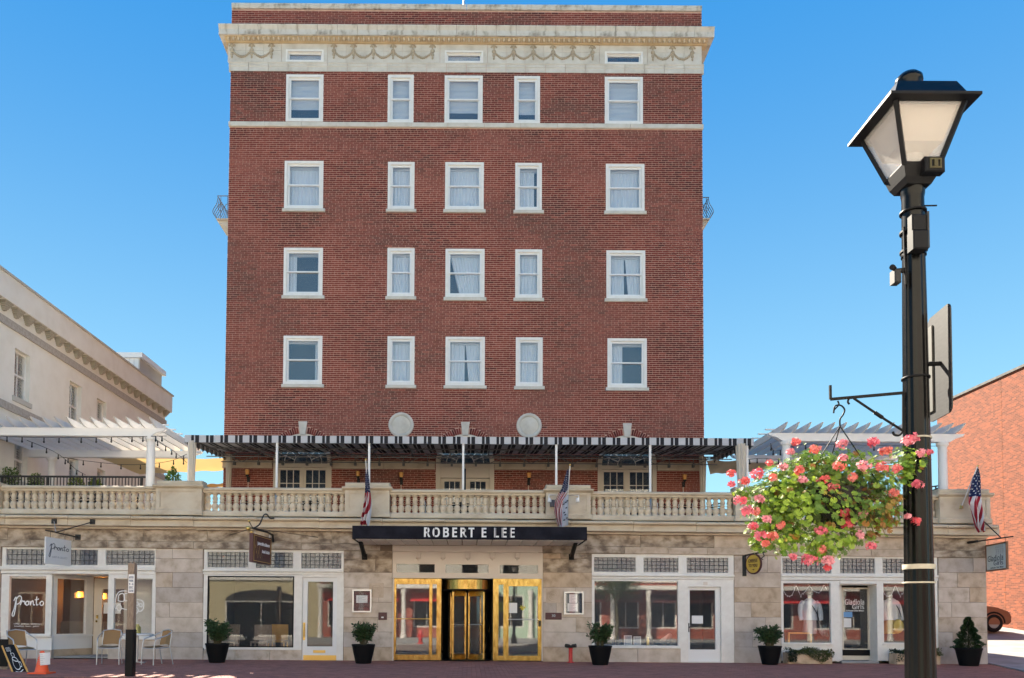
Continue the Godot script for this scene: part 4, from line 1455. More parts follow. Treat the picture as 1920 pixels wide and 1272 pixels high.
# ---------------------------------------------------------------- neighbours
func build_neighbours() -> void:
	# cream rendered house on the left, its long wall running back
	var xw := -14.4
	var z_far := UX(309, 797, xw).z
	var z_near := -21.0
	var zc := (z_near + z_far) / 2
	var t := thing("cream_house", "long cream rendered house with stepped brackets under its parapet, left of the hotel", "building", Vector3(xw - 5.0, 0, zc))
	var y_band := UX(309, 797, xw).y
	var y_par0 := UX(313, 768, xw + 0.25).y
	var y_par1 := UX(317.5, 740, xw + 0.25).y
	var holes := []      # in (z, y)
	var wins := [[28.0, 57.0, 652.0, 744.0], [130.5, 153.0, 713.0, 800.0], [181.5, 199.5, 746.0, 818.0], [27.5, 52.0, 818.0, 900.0], [129.0, 147.0, 856.0, 925.0], [182.0, 197.0, 878.0, 935.0]]
	for w in wins:
		var za := UX(w[0], w[2], xw).z
		var zb := UX(w[1], w[2], xw).z
		var ya := UX(w[0], w[2], xw).y
		var yb := UX(w[0], w[3], xw).y
		holes.append(Rect2(zb, yb, za - zb, ya - yb))
	var b := MB.new()
	var flat_wall := MB.new()
	wall_with_holes(flat_wall, Rect2(z_far, -0.2, z_near - z_far, y_par0 + 0.2), holes, 0.0, 0.35)
	for k in flat_wall.v.size():
		var p := flat_wall.v[k]
		var q := flat_wall.n[k]
		flat_wall.v[k] = Vector3(xw - 0.35 + p.z, p.y, p.x)
		flat_wall.n[k] = Vector3(q.z, q.y, q.x)
	for k in range(0, flat_wall.i.size(), 3):
		var s := flat_wall.i[k + 1]
		flat_wall.i[k + 1] = flat_wall.i[k + 2]
		flat_wall.i[k + 2] = s
	put(flat_wall, "wall", M.cream, t)
	b.box(Vector3(xw - 11.0, -0.2, z_far), Vector3(xw - 0.351, y_par0, z_far + 0.35))
	b.box(Vector3(xw - 11.0, -0.2, z_near - 0.35), Vector3(xw - 0.351, y_par0, z_near))
	b.box(Vector3(xw - 11.0, -0.2, z_far + 0.351), Vector3(xw - 10.65, y_par0, z_near - 0.351))
	b.box(Vector3(xw - 10.64, y_par0 - 0.3, z_far + 0.352), Vector3(xw - 0.352, y_par0 - 0.02, z_near - 0.352))
	put(b, "outer_walls", M.cream, t)
	b = MB.new()
	b.box(Vector3(xw - 10.9, y_par0 + 0.001, z_far - 0.2), Vector3(xw + 0.25, y_par1, z_near + 0.2))
	put(b, "parapet", M.cream, t)
	b = MB.new()
	b.box(Vector3(xw - 10.95, y_par1 + 0.001, z_far - 0.26), Vector3(xw + 0.30, y_par1 + 0.07, z_near + 0.26))
	put(b, "parapet_cap", M.cream_grey, t)
	for py in [[797.0, 309.0], [0.0, 0.0]]:
		var y: float = y_band if py[1] > 0 else UX(55, 786, xw).y
		b = MB.new()
		b.box(Vector3(xw + 0.002, y - 0.04, z_far - 0.05), Vector3(xw + 0.06, y + 0.20, z_near))
		put(b, "string_course", M.band, t)
	var za := UX(13, 540, xw + 0.12).z
	var zb := UX(312, 768, xw + 0.12).z
	for k in range(-5, 21):
		var z := lerpf(za, zb, k / 20.0)
		b = MB.new()
		for j in 5:
			var hw := 0.21 - 0.036 * j
			var out := 0.22 - 0.03 * j
			b.box(Vector3(xw + 0.002, y_par0 - 0.055 * (j + 1) + 0.006, z - hw), Vector3(xw + out, y_par0 - 0.055 * j, z + hw))
		put(b, "stepped_bracket", M.bracket, t)
	for w in holes:
		b = MB.new()
		var z0: float = w.position.x
		var z1: float = w.end.x
		var y0: float = w.position.y
		var y1: float = w.end.y
		for q in [[z0, z0 + 0.06, y0, y1], [z1 - 0.06, z1, y0, y1]]: b.box(Vector3(xw - 0.22, q[2], q[0]), Vector3(xw - 0.14, q[3], q[1]))
		for q in [[y0, y0 + 0.07], [y1 - 0.06, y1], [(y0 + y1) / 2 - 0.03, (y0 + y1) / 2 + 0.03]]: b.box(Vector3(xw - 0.215, q[0], z0 + 0.061), Vector3(xw - 0.145, q[1], z1 - 0.061))
		b.box(Vector3(xw - 0.20, y0 + 0.071, (z0 + z1) / 2 - 0.015), Vector3(xw - 0.16, (y0 + y1) / 2 - 0.031, (z0 + z1) / 2 + 0.015))
		b.box(Vector3(xw - 0.20, (y0 + y1) / 2 + 0.031, (z0 + z1) / 2 - 0.015), Vector3(xw - 0.16, y1 - 0.061, (z0 + z1) / 2 + 0.015))
		var win := put(b, "window", M.white, t)
		b = MB.new()
		b.box(Vector3(xw - 0.185, y0 + 0.05, z0 + 0.05), Vector3(xw - 0.18, y1 - 0.05, z1 - 0.05))
		put(b, "pane", M.pane, win)
		b = MB.new()
		b.box(Vector3(xw - 0.02, y0 - 0.16, z0 - 0.10), Vector3(xw + 0.05, y0 - 0.004, z1 + 0.10))
		put(b, "sill", M.cream_grey, win)
		b = MB.new()
		var n := 14
		for j in n:
			var y := lerpf(y1 - 0.06, lerpf(y1, y0, 0.9), (j + 0.5) / n)
			b.quad(Vector3(xw - 0.30, y + 0.03, z0), Vector3(xw - 0.26, y - 0.04, z0), Vector3(xw - 0.26, y - 0.04, z1), Vector3(xw - 0.30, y + 0.03, z1))
		put(b, "louvre_blind", M.band, win)
		b = MB.new()
		b.box(Vector3(xw - 1.2, y0 - 0.3, z0 - 0.3), Vector3(xw - 1.1, y1 + 0.3, z1 + 0.3))
		put(b, "room_back", M.dark, win)
	# roof house behind the parapet
	var xp := xw - 0.35
	var zp0 := UX(262, 664, xp).z
	var zp1 := UX(303, 700, xp).z
	var yp := UX(262, 672, xp).y
	b = MB.new()
	b.box(Vector3(xp - 2.6, y_par0, zp1), Vector3(xp, yp, zp0))
	var ph := put(b, "roof_house", M.cream_grey, t)
	b = MB.new()
	b.box(Vector3(xp - 2.75, yp + 0.001, zp1 - 0.15), Vector3(xp + 0.15, yp + 0.22, zp0 + 0.12))
	put(b, "roof_cap", M.white_blue, ph)
	for k in 12:
		b = MB.new()
		b.box(Vector3(xp - 2.55 + k * 0.21, y_par0 + 0.3, zp0 + 0.002), Vector3(xp - 2.55 + k * 0.21 + 0.19, yp - 0.02, zp0 + 0.02))
		put(b, "siding_board", M.white_blue, ph)
	# orange brick house on the right
	var xr := 22.0
	var zr := UX(1757, 763, xr).z
	var yr := UX(1787, 748.6, xr).y
	t = thing("orange_brick_house", "sunlit orange brick side wall beyond the car park, right of the hotel", "building", Vector3(xr + 5, 0, (zr - 18.0) / 2))
	b = MB.new()
	b.box(Vector3(xr, -0.3, zr), Vector3(xr + 12, yr, -16.0))
	put(b, "wall", M.brick_orange, t)
	b = MB.new()
	b.box(Vector3(xr - 0.06, yr + 0.001, zr - 0.06), Vector3(xr + 12.1, yr + 0.10, -15.9))
	put(b, "coping", M.slate, t)
	b = MB.new()
	for k in 26:
		var y := 1.6 + k * 0.42
		if y + 0.32 > yr: break
		b.box(Vector3(xr - 0.004, y, UX(1880, 900, xr).z - 0.05), Vector3(xr - 0.0005, y + 0.30, UX(1880, 900, xr).z + 0.05))
	put(b, "repaired_joint", tinted(M.brick_orange, 1.0, 1.0, 0.92), t).set_meta("kind", "stuff")

# ---------------------------------------------------------------- shopfronts
var shop: Node3D

func front(px0: float, py0: float, px1: float, py1: float) -> Rect2:
	return R(px0, py0, px1, py1, ZF)

func slab(called: String, r: Rect2, zb: float, zf: float, m: Material, parent: Node3D, ch := 0.0) -> MeshInstance3D:
	var b := MB.new()
	if ch > 0: b.cbox(Vector3(r.position.x, r.position.y, zb), Vector3(r.end.x, r.end.y, zf), ch)
	else: b.rbox(r, zb, zf)
	return put(b, called, m, parent)

func pane_of(r: Rect2, z: float, parent: Node3D, double := false) -> MeshInstance3D:
	var b := MB.new()
	b.rbox(r.grow(0.006), z - 0.004, z)
	if double: b.rbox(r.grow(0.006), z - 0.018, z - 0.014)
	return put(b, "pane", M.pane, parent)

func transom(px0: float, px1: float, py0: float, py1: float, nx: int, ny: int) -> void:
	var r := front(px0, py0, px1, py1)
	var b := MB.new()
	b.ring(r.grow(0.025), 0.03, ZF - 0.09, ZF - 0.03)
	var t := put(b, "transom_window", M.white, shop)
	b = MB.new()
	b.rbox(r.grow(0.01), ZF - 0.085, ZF - 0.075)
	put(b, "leaded_pane", M.pane_cloudy, t)
	b = MB.new()
	for k in range(1, nx):
		var x := r.position.x + r.size.x * k / nx
		b.box(Vector3(x - 0.007, r.position.y, ZF - 0.074), Vector3(x + 0.007, r.end.y, ZF - 0.064))
	for k in range(1, ny):
		var y := r.position.y + r.size.y * k / ny
		b.box(Vector3(r.position.x, y - 0.007, ZF - 0.0735), Vector3(r.end.x, y + 0.007, ZF - 0.0635))
	put(b, "lead_lattice", M.lead, t)

func frame_board(holes: Array, area: Rect2, m: Material, called := "frame") -> MeshInstance3D:
	var b := MB.new()
	wall_with_holes(b, area, holes, ZF - 0.12, ZF - 0.02)
	return put(b, called, m, shop)

func trim_bar(px0: float, px1: float, py0: float, py1: float, out: float, m: Material) -> void:
	var r := front(px0, py0, px1, py1)
	var b := MB.new()
	b.cbox(Vector3(r.position.x, r.position.y, ZF - 0.1), Vector3(r.end.x, r.end.y, ZF + out), 0.012)
	put(b, "transom_bar", m, shop)

func build_shops() -> void:
	shop_cafe()
	shop_office()
	shop_cheese()
	shop_dress()
	# dark ceilings of the rooms are the terrace slab; pale back walls deep inside
	for q in [[-100.0, 335.0, 0], [335.0, 690.0, 1], [690.0, 1064.0, 2], [1064.0, 1421.0, 3], [1421.0, 1848.0, 4]]:
		var x0 := U(q[0], 1150, ZF).x + 0.12
		var x1 := U(q[1], 1150, ZF).x - 0.12
		var b := MB.new()
		b.box(Vector3(x0, 0.02, -26.9), Vector3(x1, 3.4, -26.8))
		put(b, "room_back", M.room, wing)

func shop_cafe() -> void:
	var full := front(0, 1025.5, 291, 1245)
	shop = thing("cafe_storefront", "white cafe shopfront with a recessed door and cursive lettering on the window", "shopfront", Vector3(full.get_center().x, 0, ZF))
	var tr := [[10.0, 84.0], [130.0, 182.0], [197.0, 289.0]]
	var holes := []
	for q in tr: holes.append(front(q[0], 1030, q[1], 1060))
	var area := front(0, 1025.5, 291, 1063)
	frame_board(holes, area, M.white, "transom_frame")
	transom(10, 84, 1030, 1060, 8, 3)
	transom(130, 182, 1031, 1061, 6, 3)
	transom(197, 289, 1032, 1062, 9, 4)
	trim_bar(0, 291, 1063.2, 1070, 0.03, M.white)
	trim_bar(0, 291, 1070.2, 1077, -0.005, M.white)
	# left display window
	var w1 := front(15, 1081, 84, 1189)
	frame_board([w1], front(0, 1077.2, 95, 1195), M.white)
	pane_of(w1, ZF - 0.07, shop)
	slab("sill", front(6, 1190, 95, 1195), ZF - 0.019, ZF + 0.03, M.white, shop, 0.008)
	slab("stall_panel", front(0, 1195.2, 95, 1219), ZF - 0.12, ZF - 0.03, M.white_blue, shop)
	slab("stall_stone", front(0, 1219.2, 95, 1246), ZF - 0.14, ZF - 0.005, M.stone[2], shop, 0.01)
	# right display window
	var w2 := front(212, 1085, 284, 1193)
	frame_board([w2], front(201, 1077.2, 291, 1199), M.white)
	pane_of(w2, ZF - 0.07, shop)
	slab("sill", front(199, 1194.5, 291, 1200), ZF - 0.019, ZF + 0.03, M.white, shop, 0.008)
	slab("stall_stone", front(201, 1200.2, 291, 1246), ZF - 0.14, ZF - 0.01, M.stone[0], shop, 0.01)
	# recessed lobby: a raked window on the left, the door at the back
	var zb := ZF - 1.35
	var a := Vector3(front(95, 1100, 96, 1101).position.x, 0, ZF - 0.121)
	var c := Vector3(U(174, 1150, zb).x, 0, zb)
	var dirx := (c - a).normalized()
	var nrm := Vector3.UP.cross(dirx).normalized() * -1.0
	if nrm.z < 0: nrm = -nrm
	var ln := (c - a).length()
	var y_h := front(0, 1077, 1, 1078).end.y
	var bas := Basis(dirx, Vector3.UP, nrm)
	var y_s := front(100, 1190, 101, 1191).end.y
	var y_p := front(100, 1219, 101, 1220).end.y
	var b := MB.new()
	var hole := Rect2(0.14, y_s, ln - 0.38, y_h - 0.1 - y_s)
	wall_with_holes(b, Rect2(0, y_s - 0.08, ln, y_h - y_s + 0.08), [hole], -0.1, 0)
	var o := put(b, "raked_window", M.white, shop)
	o.transform = Transform3D(bas, a + o.position)
	b = MB.new(); b.rbox(hole.grow(0.005), -0.06, -0.055); b.rbox(hole.grow(0.005), -0.075, -0.07)
	put(b, "pane", M.pane, o)
	b = MB.new(); b.box(Vector3(0, y_p, -0.1), Vector3(ln, y_s - 0.081, -0.012)); b.box(Vector3(0, y_s - 0.08, 0.001), Vector3(ln, y_s - 0.03, 0.03))
	put(b, "stall_panel", M.white_blue, o)
	b = MB.new(); b.box(Vector3(0, 0.02, -0.12), Vector3(ln, y_p - 0.002, -0.001))
	put(b, "stall_stone", M.stone_brown, o)
	var xd0 := U(174.5, 1150, zb).x
	var xd1 := xd0 + 1.0
	var dr := Rect2(xd0, 0.06, xd1 - xd0, y_h - 0.10)
	b = MB.new()
	var dh := Rect2(xd0 + 0.24, 0.55, xd1 - xd0 - 0.36, y_h - 0.9)
	wall_with_holes(b, dr, [dh], zb - 0.08, zb - 0.02)
	var door := put(b, "door", M.cream_door, shop)
	b = MB.new(); b.rbox(dh.grow(0.005), zb - 0.055, zb - 0.05)
	put(b, "pane", M.pane, door)
	b = MB.new()
	b.ball(Vector3(xd0 + 0.11, 1.02, zb + 0.03), Vector3(0.035, 0.035, 0.03), 8, 5)
	b.box(Vector3(xd0 + 0.08, 1.10, zb - 0.019), Vector3(xd0 + 0.14, 1.20, zb))
	put(b, "door_knob", M.brass, door)
	b = MB.new(); b.rbox(Rect2(xd0 + 0.28, 1.25, 0.5, 0.32), zb - 0.045, zb - 0.043)
	put(b, "notice", M.paper, door)
	slab("lobby_wall", Rect2(xd1 + 0.002, 0.03, 0.9, y_h), zb - 0.1, zb, M.white, shop)
	b = MB.new(); b.box(Vector3(a.x, y_h, zb - 0.1), Vector3(xd1 + 0.9, y_h + 0.03, ZF - 0.122))
	put(b, "lobby_ceiling", M.white, shop)
	b = MB.new(); b.box(Vector3(a.x, 0.016, zb - 0.1), Vector3(full.end.x, 0.055, ZF - 0.13))
	put(b, "doorstep", M.concrete, shop)
	slab("dark_lining", Rect2(full.position.x - 0.2, 0.02, 0.15, 3.3), -25.5, ZF - 0.45, M.room, shop)
	# warm wall lamps inside
	for q in [[150.0, 1116.0, -25.6], [194.0, 1119.0, -25.6], [265.0, 1124.0, -25.6]]:
		var p := U(q[0], q[1], q[2])
		var l := thing("cafe_lamp", "small glowing lamp inside the cafe, seen %s" % ["through the raked lobby window", "through the glass of the cafe door", "through the window with the car drawing"][[150.0, 194.0, 265.0].find(q[0])], "lamp", p, "warm lamps inside the cafe")
		b = MB.new(); b.lathe([[0.11, -0.08], [0.09, 0.10]], 12, p)
		put(b, "lamp_shade", M.amber_lit, l)
		b = MB.new(); b.tube([p + Vector3(0, 0.1, 0), Vector3(p.x, 3.4, p.z)], 0.008)
		put(b, "lamp_stem", M.iron, l)
		var om := OmniLight3D.new()
		om.name = "lamp_light"
		om.light_color = Color(1.0, 0.66, 0.32)
		om.light_energy = 0.22
		om.light_size = 0.1
		om.omni_range = 8.0
		om.omni_attenuation = 2.0
		om.shadow_enabled = true
		om.position = Vector3(0, -0.02, 0.16)
		l.add_child(om)
	# a counter inside
	b = MB.new()
	b.box(Vector3(-12.5, 0.02, -25.0), Vector3(-9.6, 1.0, -24.5))
	put(b, "counter", M.room_warm, shop)
	for k in 3:
		b = MB.new(); b.box(Vector3(-12.3 + k * 0.75, 1.55, -26.7), Vector3(-11.75 + k * 0.75, 1.9, -26.68))
		put(b, "menu_board", M.print_grey, shop)
	# lettering on the glass: handwritten name, small lines under it, and a car drawn in white line
	var r := w1
	b = MB.new()
	var at := func(p): return Vector3(r.position.x + 0.09 + p.x * 0.78, r.position.y + 0.62 + p.y * 0.78, ZF - 0.066)
	for st in cafe_script(): ribbon(b, spline(st, 6), 0.036, at)
	put(b, "script_lettering", M.print, shop).set_meta("kind", "stuff")
	fit("coffee . pastries . sandwiches", Rect2(r.position.x + 0.13, r.position.y + 0.245, 0.76, 0.045), ZF - 0.063, M.print, shop)
	fit("breakfast . lunch . gelato", Rect2(r.position.x + 0.15, r.position.y + 0.18, 0.68, 0.045), ZF - 0.063, M.print, shop)
	b = MB.new()
	r = w2
	var at2 := func(p): return Vector3(r.position.x + p.x, r.position.y + 0.50 + p.y, ZF - 0.066)
	for st in car_strokes(): ribbon(b, spline(st, 5), 0.024, at2)
	put(b, "car_drawing", M.print, shop).set_meta("kind", "stuff")
	b = MB.new()
	b.lathe([[0.085, 0.0], [0.09, 0.03], [0.09, 0.21], [0.05, 0.25], [0.045, 0.29]], 14, Vector3(U(257, 1190, ZF - 0.3).x, w2.position.y + 0.03, ZF - 0.3))
	put(b, "window_jar", flat(0.45, 0.42, 0.10, 0.3), shop)
	slab("window_ledge", Rect2(w2.position.x - 0.1, w2.position.y - 0.03, w2.size.x + 0.2, 0.03), ZF - 0.7, ZF - 0.13, M.white, shop)

func cafe_script() -> Array:          # "Pronto" in a looping hand, x 0..1.15
	return [
		[Vector2(0.02, 0.36), Vector2(0.10, 0.50), Vector2(0.11, 0.30), Vector2(0.08, 0.02), Vector2(0.03, -0.18), Vector2(-0.02, -0.12), Vector2(0.05, 0.10), Vector2(0.12, 0.42), Vector2(0.22, 0.54), Vector2(0.30, 0.46), Vector2(0.24, 0.30), Vector2(0.14, 0.24)],
		[Vector2(0.26, 0.22), Vector2(0.31, 0.36), Vector2(0.34, 0.38), Vector2(0.36, 0.33), Vector2(0.41, 0.36), Vector2(0.42, 0.24)],
		[Vector2(0.50, 0.36), Vector2(0.45, 0.30), Vector2(0.47, 0.22), Vector2(0.54, 0.23), Vector2(0.56, 0.32), Vector2(0.50, 0.36), Vector2(0.58, 0.34)],
		[Vector2(0.61, 0.36), Vector2(0.62, 0.21), Vector2(0.66, 0.34), Vector2(0.71, 0.36), Vector2(0.73, 0.22), Vector2(0.78, 0.24)],
		[Vector2(0.84, 0.52), Vector2(0.83, 0.34), Vector2(0.84, 0.22), Vector2(0.90, 0.25)],
		[Vector2(0.77, 0.40), Vector2(0.92, 0.43)],
		[Vector2(1.02, 0.36), Vector2(0.96, 0.29), Vector2(0.99, 0.21), Vector2(1.07, 0.23), Vector2(1.08, 0.32), Vector2(1.02, 0.36)]]

func car_strokes() -> Array:          # a small old car seen from its front corner
	return [
		[Vector2(0.02, 0.42), Vector2(0.05, 0.60), Vector2(0.14, 0.72), Vector2(0.34, 0.73), Vector2(0.48, 0.66), Vector2(0.58, 0.52), Vector2(0.74, 0.48), Vector2(0.80, 0.40), Vector2(0.80, 0.26), Vector2(0.74, 0.18)],
		[Vector2(0.10, 0.46), Vector2(0.12, 0.62), Vector2(0.24, 0.66), Vector2(0.26, 0.46), Vector2(0.10, 0.46)],
		[Vector2(0.29, 0.46), Vector2(0.28, 0.66), Vector2(0.40, 0.63), Vector2(0.47, 0.50), Vector2(0.29, 0.46)],
		[Vector2(0.02, 0.42), Vector2(0.01, 0.28), Vector2(0.06, 0.25)],
		[Vector2(0.06, 0.30), Vector2(0.10, 0.20), Vector2(0.17, 0.20), Vector2(0.19, 0.30), Vector2(0.13, 0.36), Vector2(0.06, 0.30)],
		[Vector2(0.19, 0.26), Vector2(0.34, 0.22), Vector2(0.50, 0.20)],
		[Vector2(0.50, 0.24), Vector2(0.54, 0.12), Vector2(0.62, 0.12), Vector2(0.66, 0.22), Vector2(0.59, 0.30), Vector2(0.50, 0.24)],
		[Vector2(0.66, 0.18), Vector2(0.74, 0.18)],
		[Vector2(0.56, 0.42), Vector2(0.60, 0.34), Vector2(0.66, 0.36), Vector2(0.64, 0.43), Vector2(0.56, 0.42)],
		[Vector2(0.69, 0.32), Vector2(0.76, 0.30), Vector2(0.76, 0.38), Vector2(0.69, 0.38), Vector2(0.69, 0.32)]]

func shop_office() -> void:
	var full := front(380, 1030, 644, 1246)
	shop = thing("office_storefront", "white shopfront with one wide window and a brass-plated glass door", "shopfront", Vector3(full.get_center().x, 0, ZF))
	var holes := [front(388, 1035, 465, 1065), front(479, 1036, 549, 1066), front(564, 1037, 640, 1067)]
	frame_board(holes, front(380, 1030, 644, 1069), M.white, "transom_frame")
	transom(388, 465, 1035, 1065, 9, 4)
	transom(479, 549, 1036, 1066, 8, 4)
	transom(564, 640, 1037, 1067, 9, 4)
	trim_bar(380, 644, 1069.2, 1073, 0.03, M.white)
	trim_bar(380, 644, 1073.2, 1078, -0.002, M.white)
	var w := front(388, 1081, 550, 1214)
	frame_board([w], front(380, 1078.2, 565, 1216), M.white)
	var b := MB.new(); b.ring(w.grow(0.005), 0.03, ZF - 0.08, ZF - 0.012)
	put(b, "dark_bead", M.black, shop)
	pane_of(w, ZF - 0.05, shop)
	slab("sill", front(382, 1216, 565, 1219), ZF - 0.12, ZF + 0.015, M.white, shop)
	for q in [[380.0, 440.0], [440.0, 505.0], [505.0, 565.0]]: slab("stall_stone", front(q[0] + 0.2, 1219.2, q[1] - 0.2, 1246), ZF - 0.14, ZF - 0.01, M.stone[3], shop, 0.008)
	# door
	var d := front(566, 1083, 631, 1244)
	frame_board([d], front(565.2, 1078.2, 644, 1246), M.white, "door_frame")
	var g := front(575, 1091, 623, 1213)
	b = MB.new(); wall_with_holes(b, d.grow(-0.004), [g], ZF - 0.14, ZF - 0.07)
	var door := put(b, "door", M.white_blue, shop)
	b = MB.new(); b.rbox(g.grow(0.005), ZF - 0.115, ZF - 0.11)
	put(b, "pane", M.pane, door)
	slab("kick_plate", front(567.5, 1229.5, 629.5, 1241.5), ZF - 0.069, ZF - 0.064, M.gold, door)
	slab("letter_flap", front(586, 1220, 609, 1225), ZF - 0.069, ZF - 0.055, M.gold, door, 0.006)
	var hp := front(567, 1168, 571, 1201)
	b = MB.new(); b.rbox(hp, ZF - 0.069, ZF - 0.06)
	b.tube(spline([Vector3(hp.get_center().x, hp.end.y - 0.05, ZF - 0.06), Vector3(hp.get_center().x, hp.end.y - 0.1, ZF - 0.01), Vector3(hp.get_center().x, hp.position.y + 0.15, ZF - 0.01), Vector3(hp.get_center().x, hp.position.y + 0.08, ZF - 0.06)]), 0.014)
	put(b, "door_pull", M.gold, door)
	# dim room with a few seats and a table behind the glass
	for q in [[430.0, -23.6], [490.0, -23.3], [522.0, -24.2]]:
		var x := U(q[0], 1150, q[1]).x
		b = MB.new()
		b.box(Vector3(x - 0.25, 0.42, q[1] - 0.25), Vector3(x + 0.25, 0.48, q[1] + 0.25))
		b.box(Vector3(x - 0.25, 0.481, q[1] - 0.25), Vector3(x + 0.25, 0.95, q[1] - 0.20))
		for sx in [-1, 1]:
			for sz in [-1, 1]: b.box(Vector3(x + sx * 0.23 - 0.02, 0.02, q[1] + sz * 0.23 - 0.02), Vector3(x + sx * 0.23 + 0.02, 0.419, q[1] + sz * 0.23 + 0.02))
		put(b, "inside_chair", M.wood_yellow if q[0] > 510 else M.wood, shop)

func shop_cheese() -> void:
	var full := front(1110, 1038, 1377, 1244)
	shop = thing("cheese_shop_storefront", "white shopfront with one wide window left of a panelled glass door", "shopfront", Vector3(full.get_center().x, 0, ZF))
	var holes := [front(1114, 1045, 1193, 1073), front(1207, 1046, 1273, 1074), front(1288, 1046, 1367, 1075)]
	frame_board(holes, front(1110, 1038.5, 1377, 1077.5), M.white, "transom_frame")
	transom(1114, 1193, 1045, 1073, 9, 4)
	transom(1207, 1273, 1046, 1074, 8, 4)
	transom(1288, 1367, 1046, 1075, 9, 4)
	trim_bar(1110, 1377, 1077.7, 1082, 0.03, M.white)
	trim_bar(1110, 1377, 1082.2, 1087, -0.003, M.white)
	var w := front(1115, 1090, 1272, 1211)
	frame_board([w], front(1110, 1087.2, 1275, 1213), M.white)
	pane_of(w, ZF - 0.06, shop, true)
	slab("sill", front(1110, 1211.5, 1276, 1216.5), ZF - 0.019, ZF + 0.03, M.white, shop, 0.008)
	for q in [[1110.0, 1196.0], [1196.0, 1277.0]]: slab("stall_stone", front(q[0] + 0.2, 1216.7, q[1] - 0.2, 1244), ZF - 0.14, ZF - 0.005, M.stone[0], shop, 0.008)
	var d := front(1291, 1101, 1353, 1242)
	frame_board([d], front(1275.2, 1087.2, 1377, 1244), M.white, "door_frame")
	var g := front(1295.5, 1107, 1344, 1219)
	var b := MB.new(); wall_with_holes(b, d.grow(-0.004), [g], ZF - 0.17, ZF - 0.10)
	var door := put(b, "door", M.white_blue, shop)
	b = MB.new(); b.rbox(g.grow(0.005), ZF - 0.145, ZF - 0.14)
	put(b, "pane", M.pane, door)
	b = MB.new(); b.rbox(front(1291.8, 1169, 1294.4, 1186), ZF - 0.099, ZF - 0.085); b.ball(Vector3(front(1293, 1176, 1294, 1177).position.x, front(1293, 1176, 1294, 1177).position.y, ZF - 0.06), Vector3(0.03, 0.03, 0.025))
	put(b, "door_knob", M.iron, door)
	slab("notice", front(1300, 1155, 1321, 1170), ZF - 0.139, ZF - 0.137, M.paper, door)
	slab("door_number", front(1319, 1091.5, 1327, 1097), ZF - 0.019, ZF - 0.012, M.lintel, shop)
	# things on the window ledge
	slab("window_ledge", Rect2(w.position.x - 0.05, w.position.y - 0.06, w.size.x + 0.1, 0.05), ZF - 0.8, ZF - 0.13, M.white, shop)
	for q in [[1170.0, 1185.0, 1192.0], [1188.0, 1202.0, 1194.0]]:
		var r := R(q[0], q[2], q[1], 1211, ZF - 0.35)
		b = MB.new(); b.ring(r, 0.025, ZF - 0.36, ZF - 0.34)
		var pf := put(b, "picture_frame", M.white, shop)
		b = MB.new(); b.rbox(r.grow(-0.025), ZF - 0.358, ZF - 0.352)
		put(b, "picture", M.print_grey, pf)
	for q in [1150.0, 1157.0, 1163.0, 1215.0]:
		var p := U(q, 1211, ZF - 0.3)
		b = MB.new(); b.lathe([[0.04, 0.0], [0.045, 0.02], [0.045, 0.15], [0.02, 0.19], [0.02, 0.24]], 10, Vector3(p.x, w.position.y - 0.009, p.z))
		put(b, "bottle", M.print_dark if q < 1200 else M.gold, shop)
	b = MB.new()
	var bp := U(1243, 1208, ZF - 0.35)
	b.lathe([[0.16, 0.0], [0.24, 0.06], [0.26, 0.14]], 16, Vector3(bp.x, w.position.y - 0.009, bp.z))
	put(b, "basket", M.black, shop)
	b = MB.new()
	for k in 9: b.tube(spline([Vector3(bp.x - 0.1 + 0.02 * k, w.position.y + 0.1, bp.z), Vector3(bp.x + 0.02 * k, w.position.y + 0.2 + 0.015 * k, bp.z + 0.02), Vector3(bp.x + 0.18 + 0.01 * k, w.position.y + 0.12 + 0.02 * k, bp.z)]), 0.012, 0.004, 5)
	put(b, "wheat_sprigs", M.curtain, shop).set_meta("kind", "stuff")

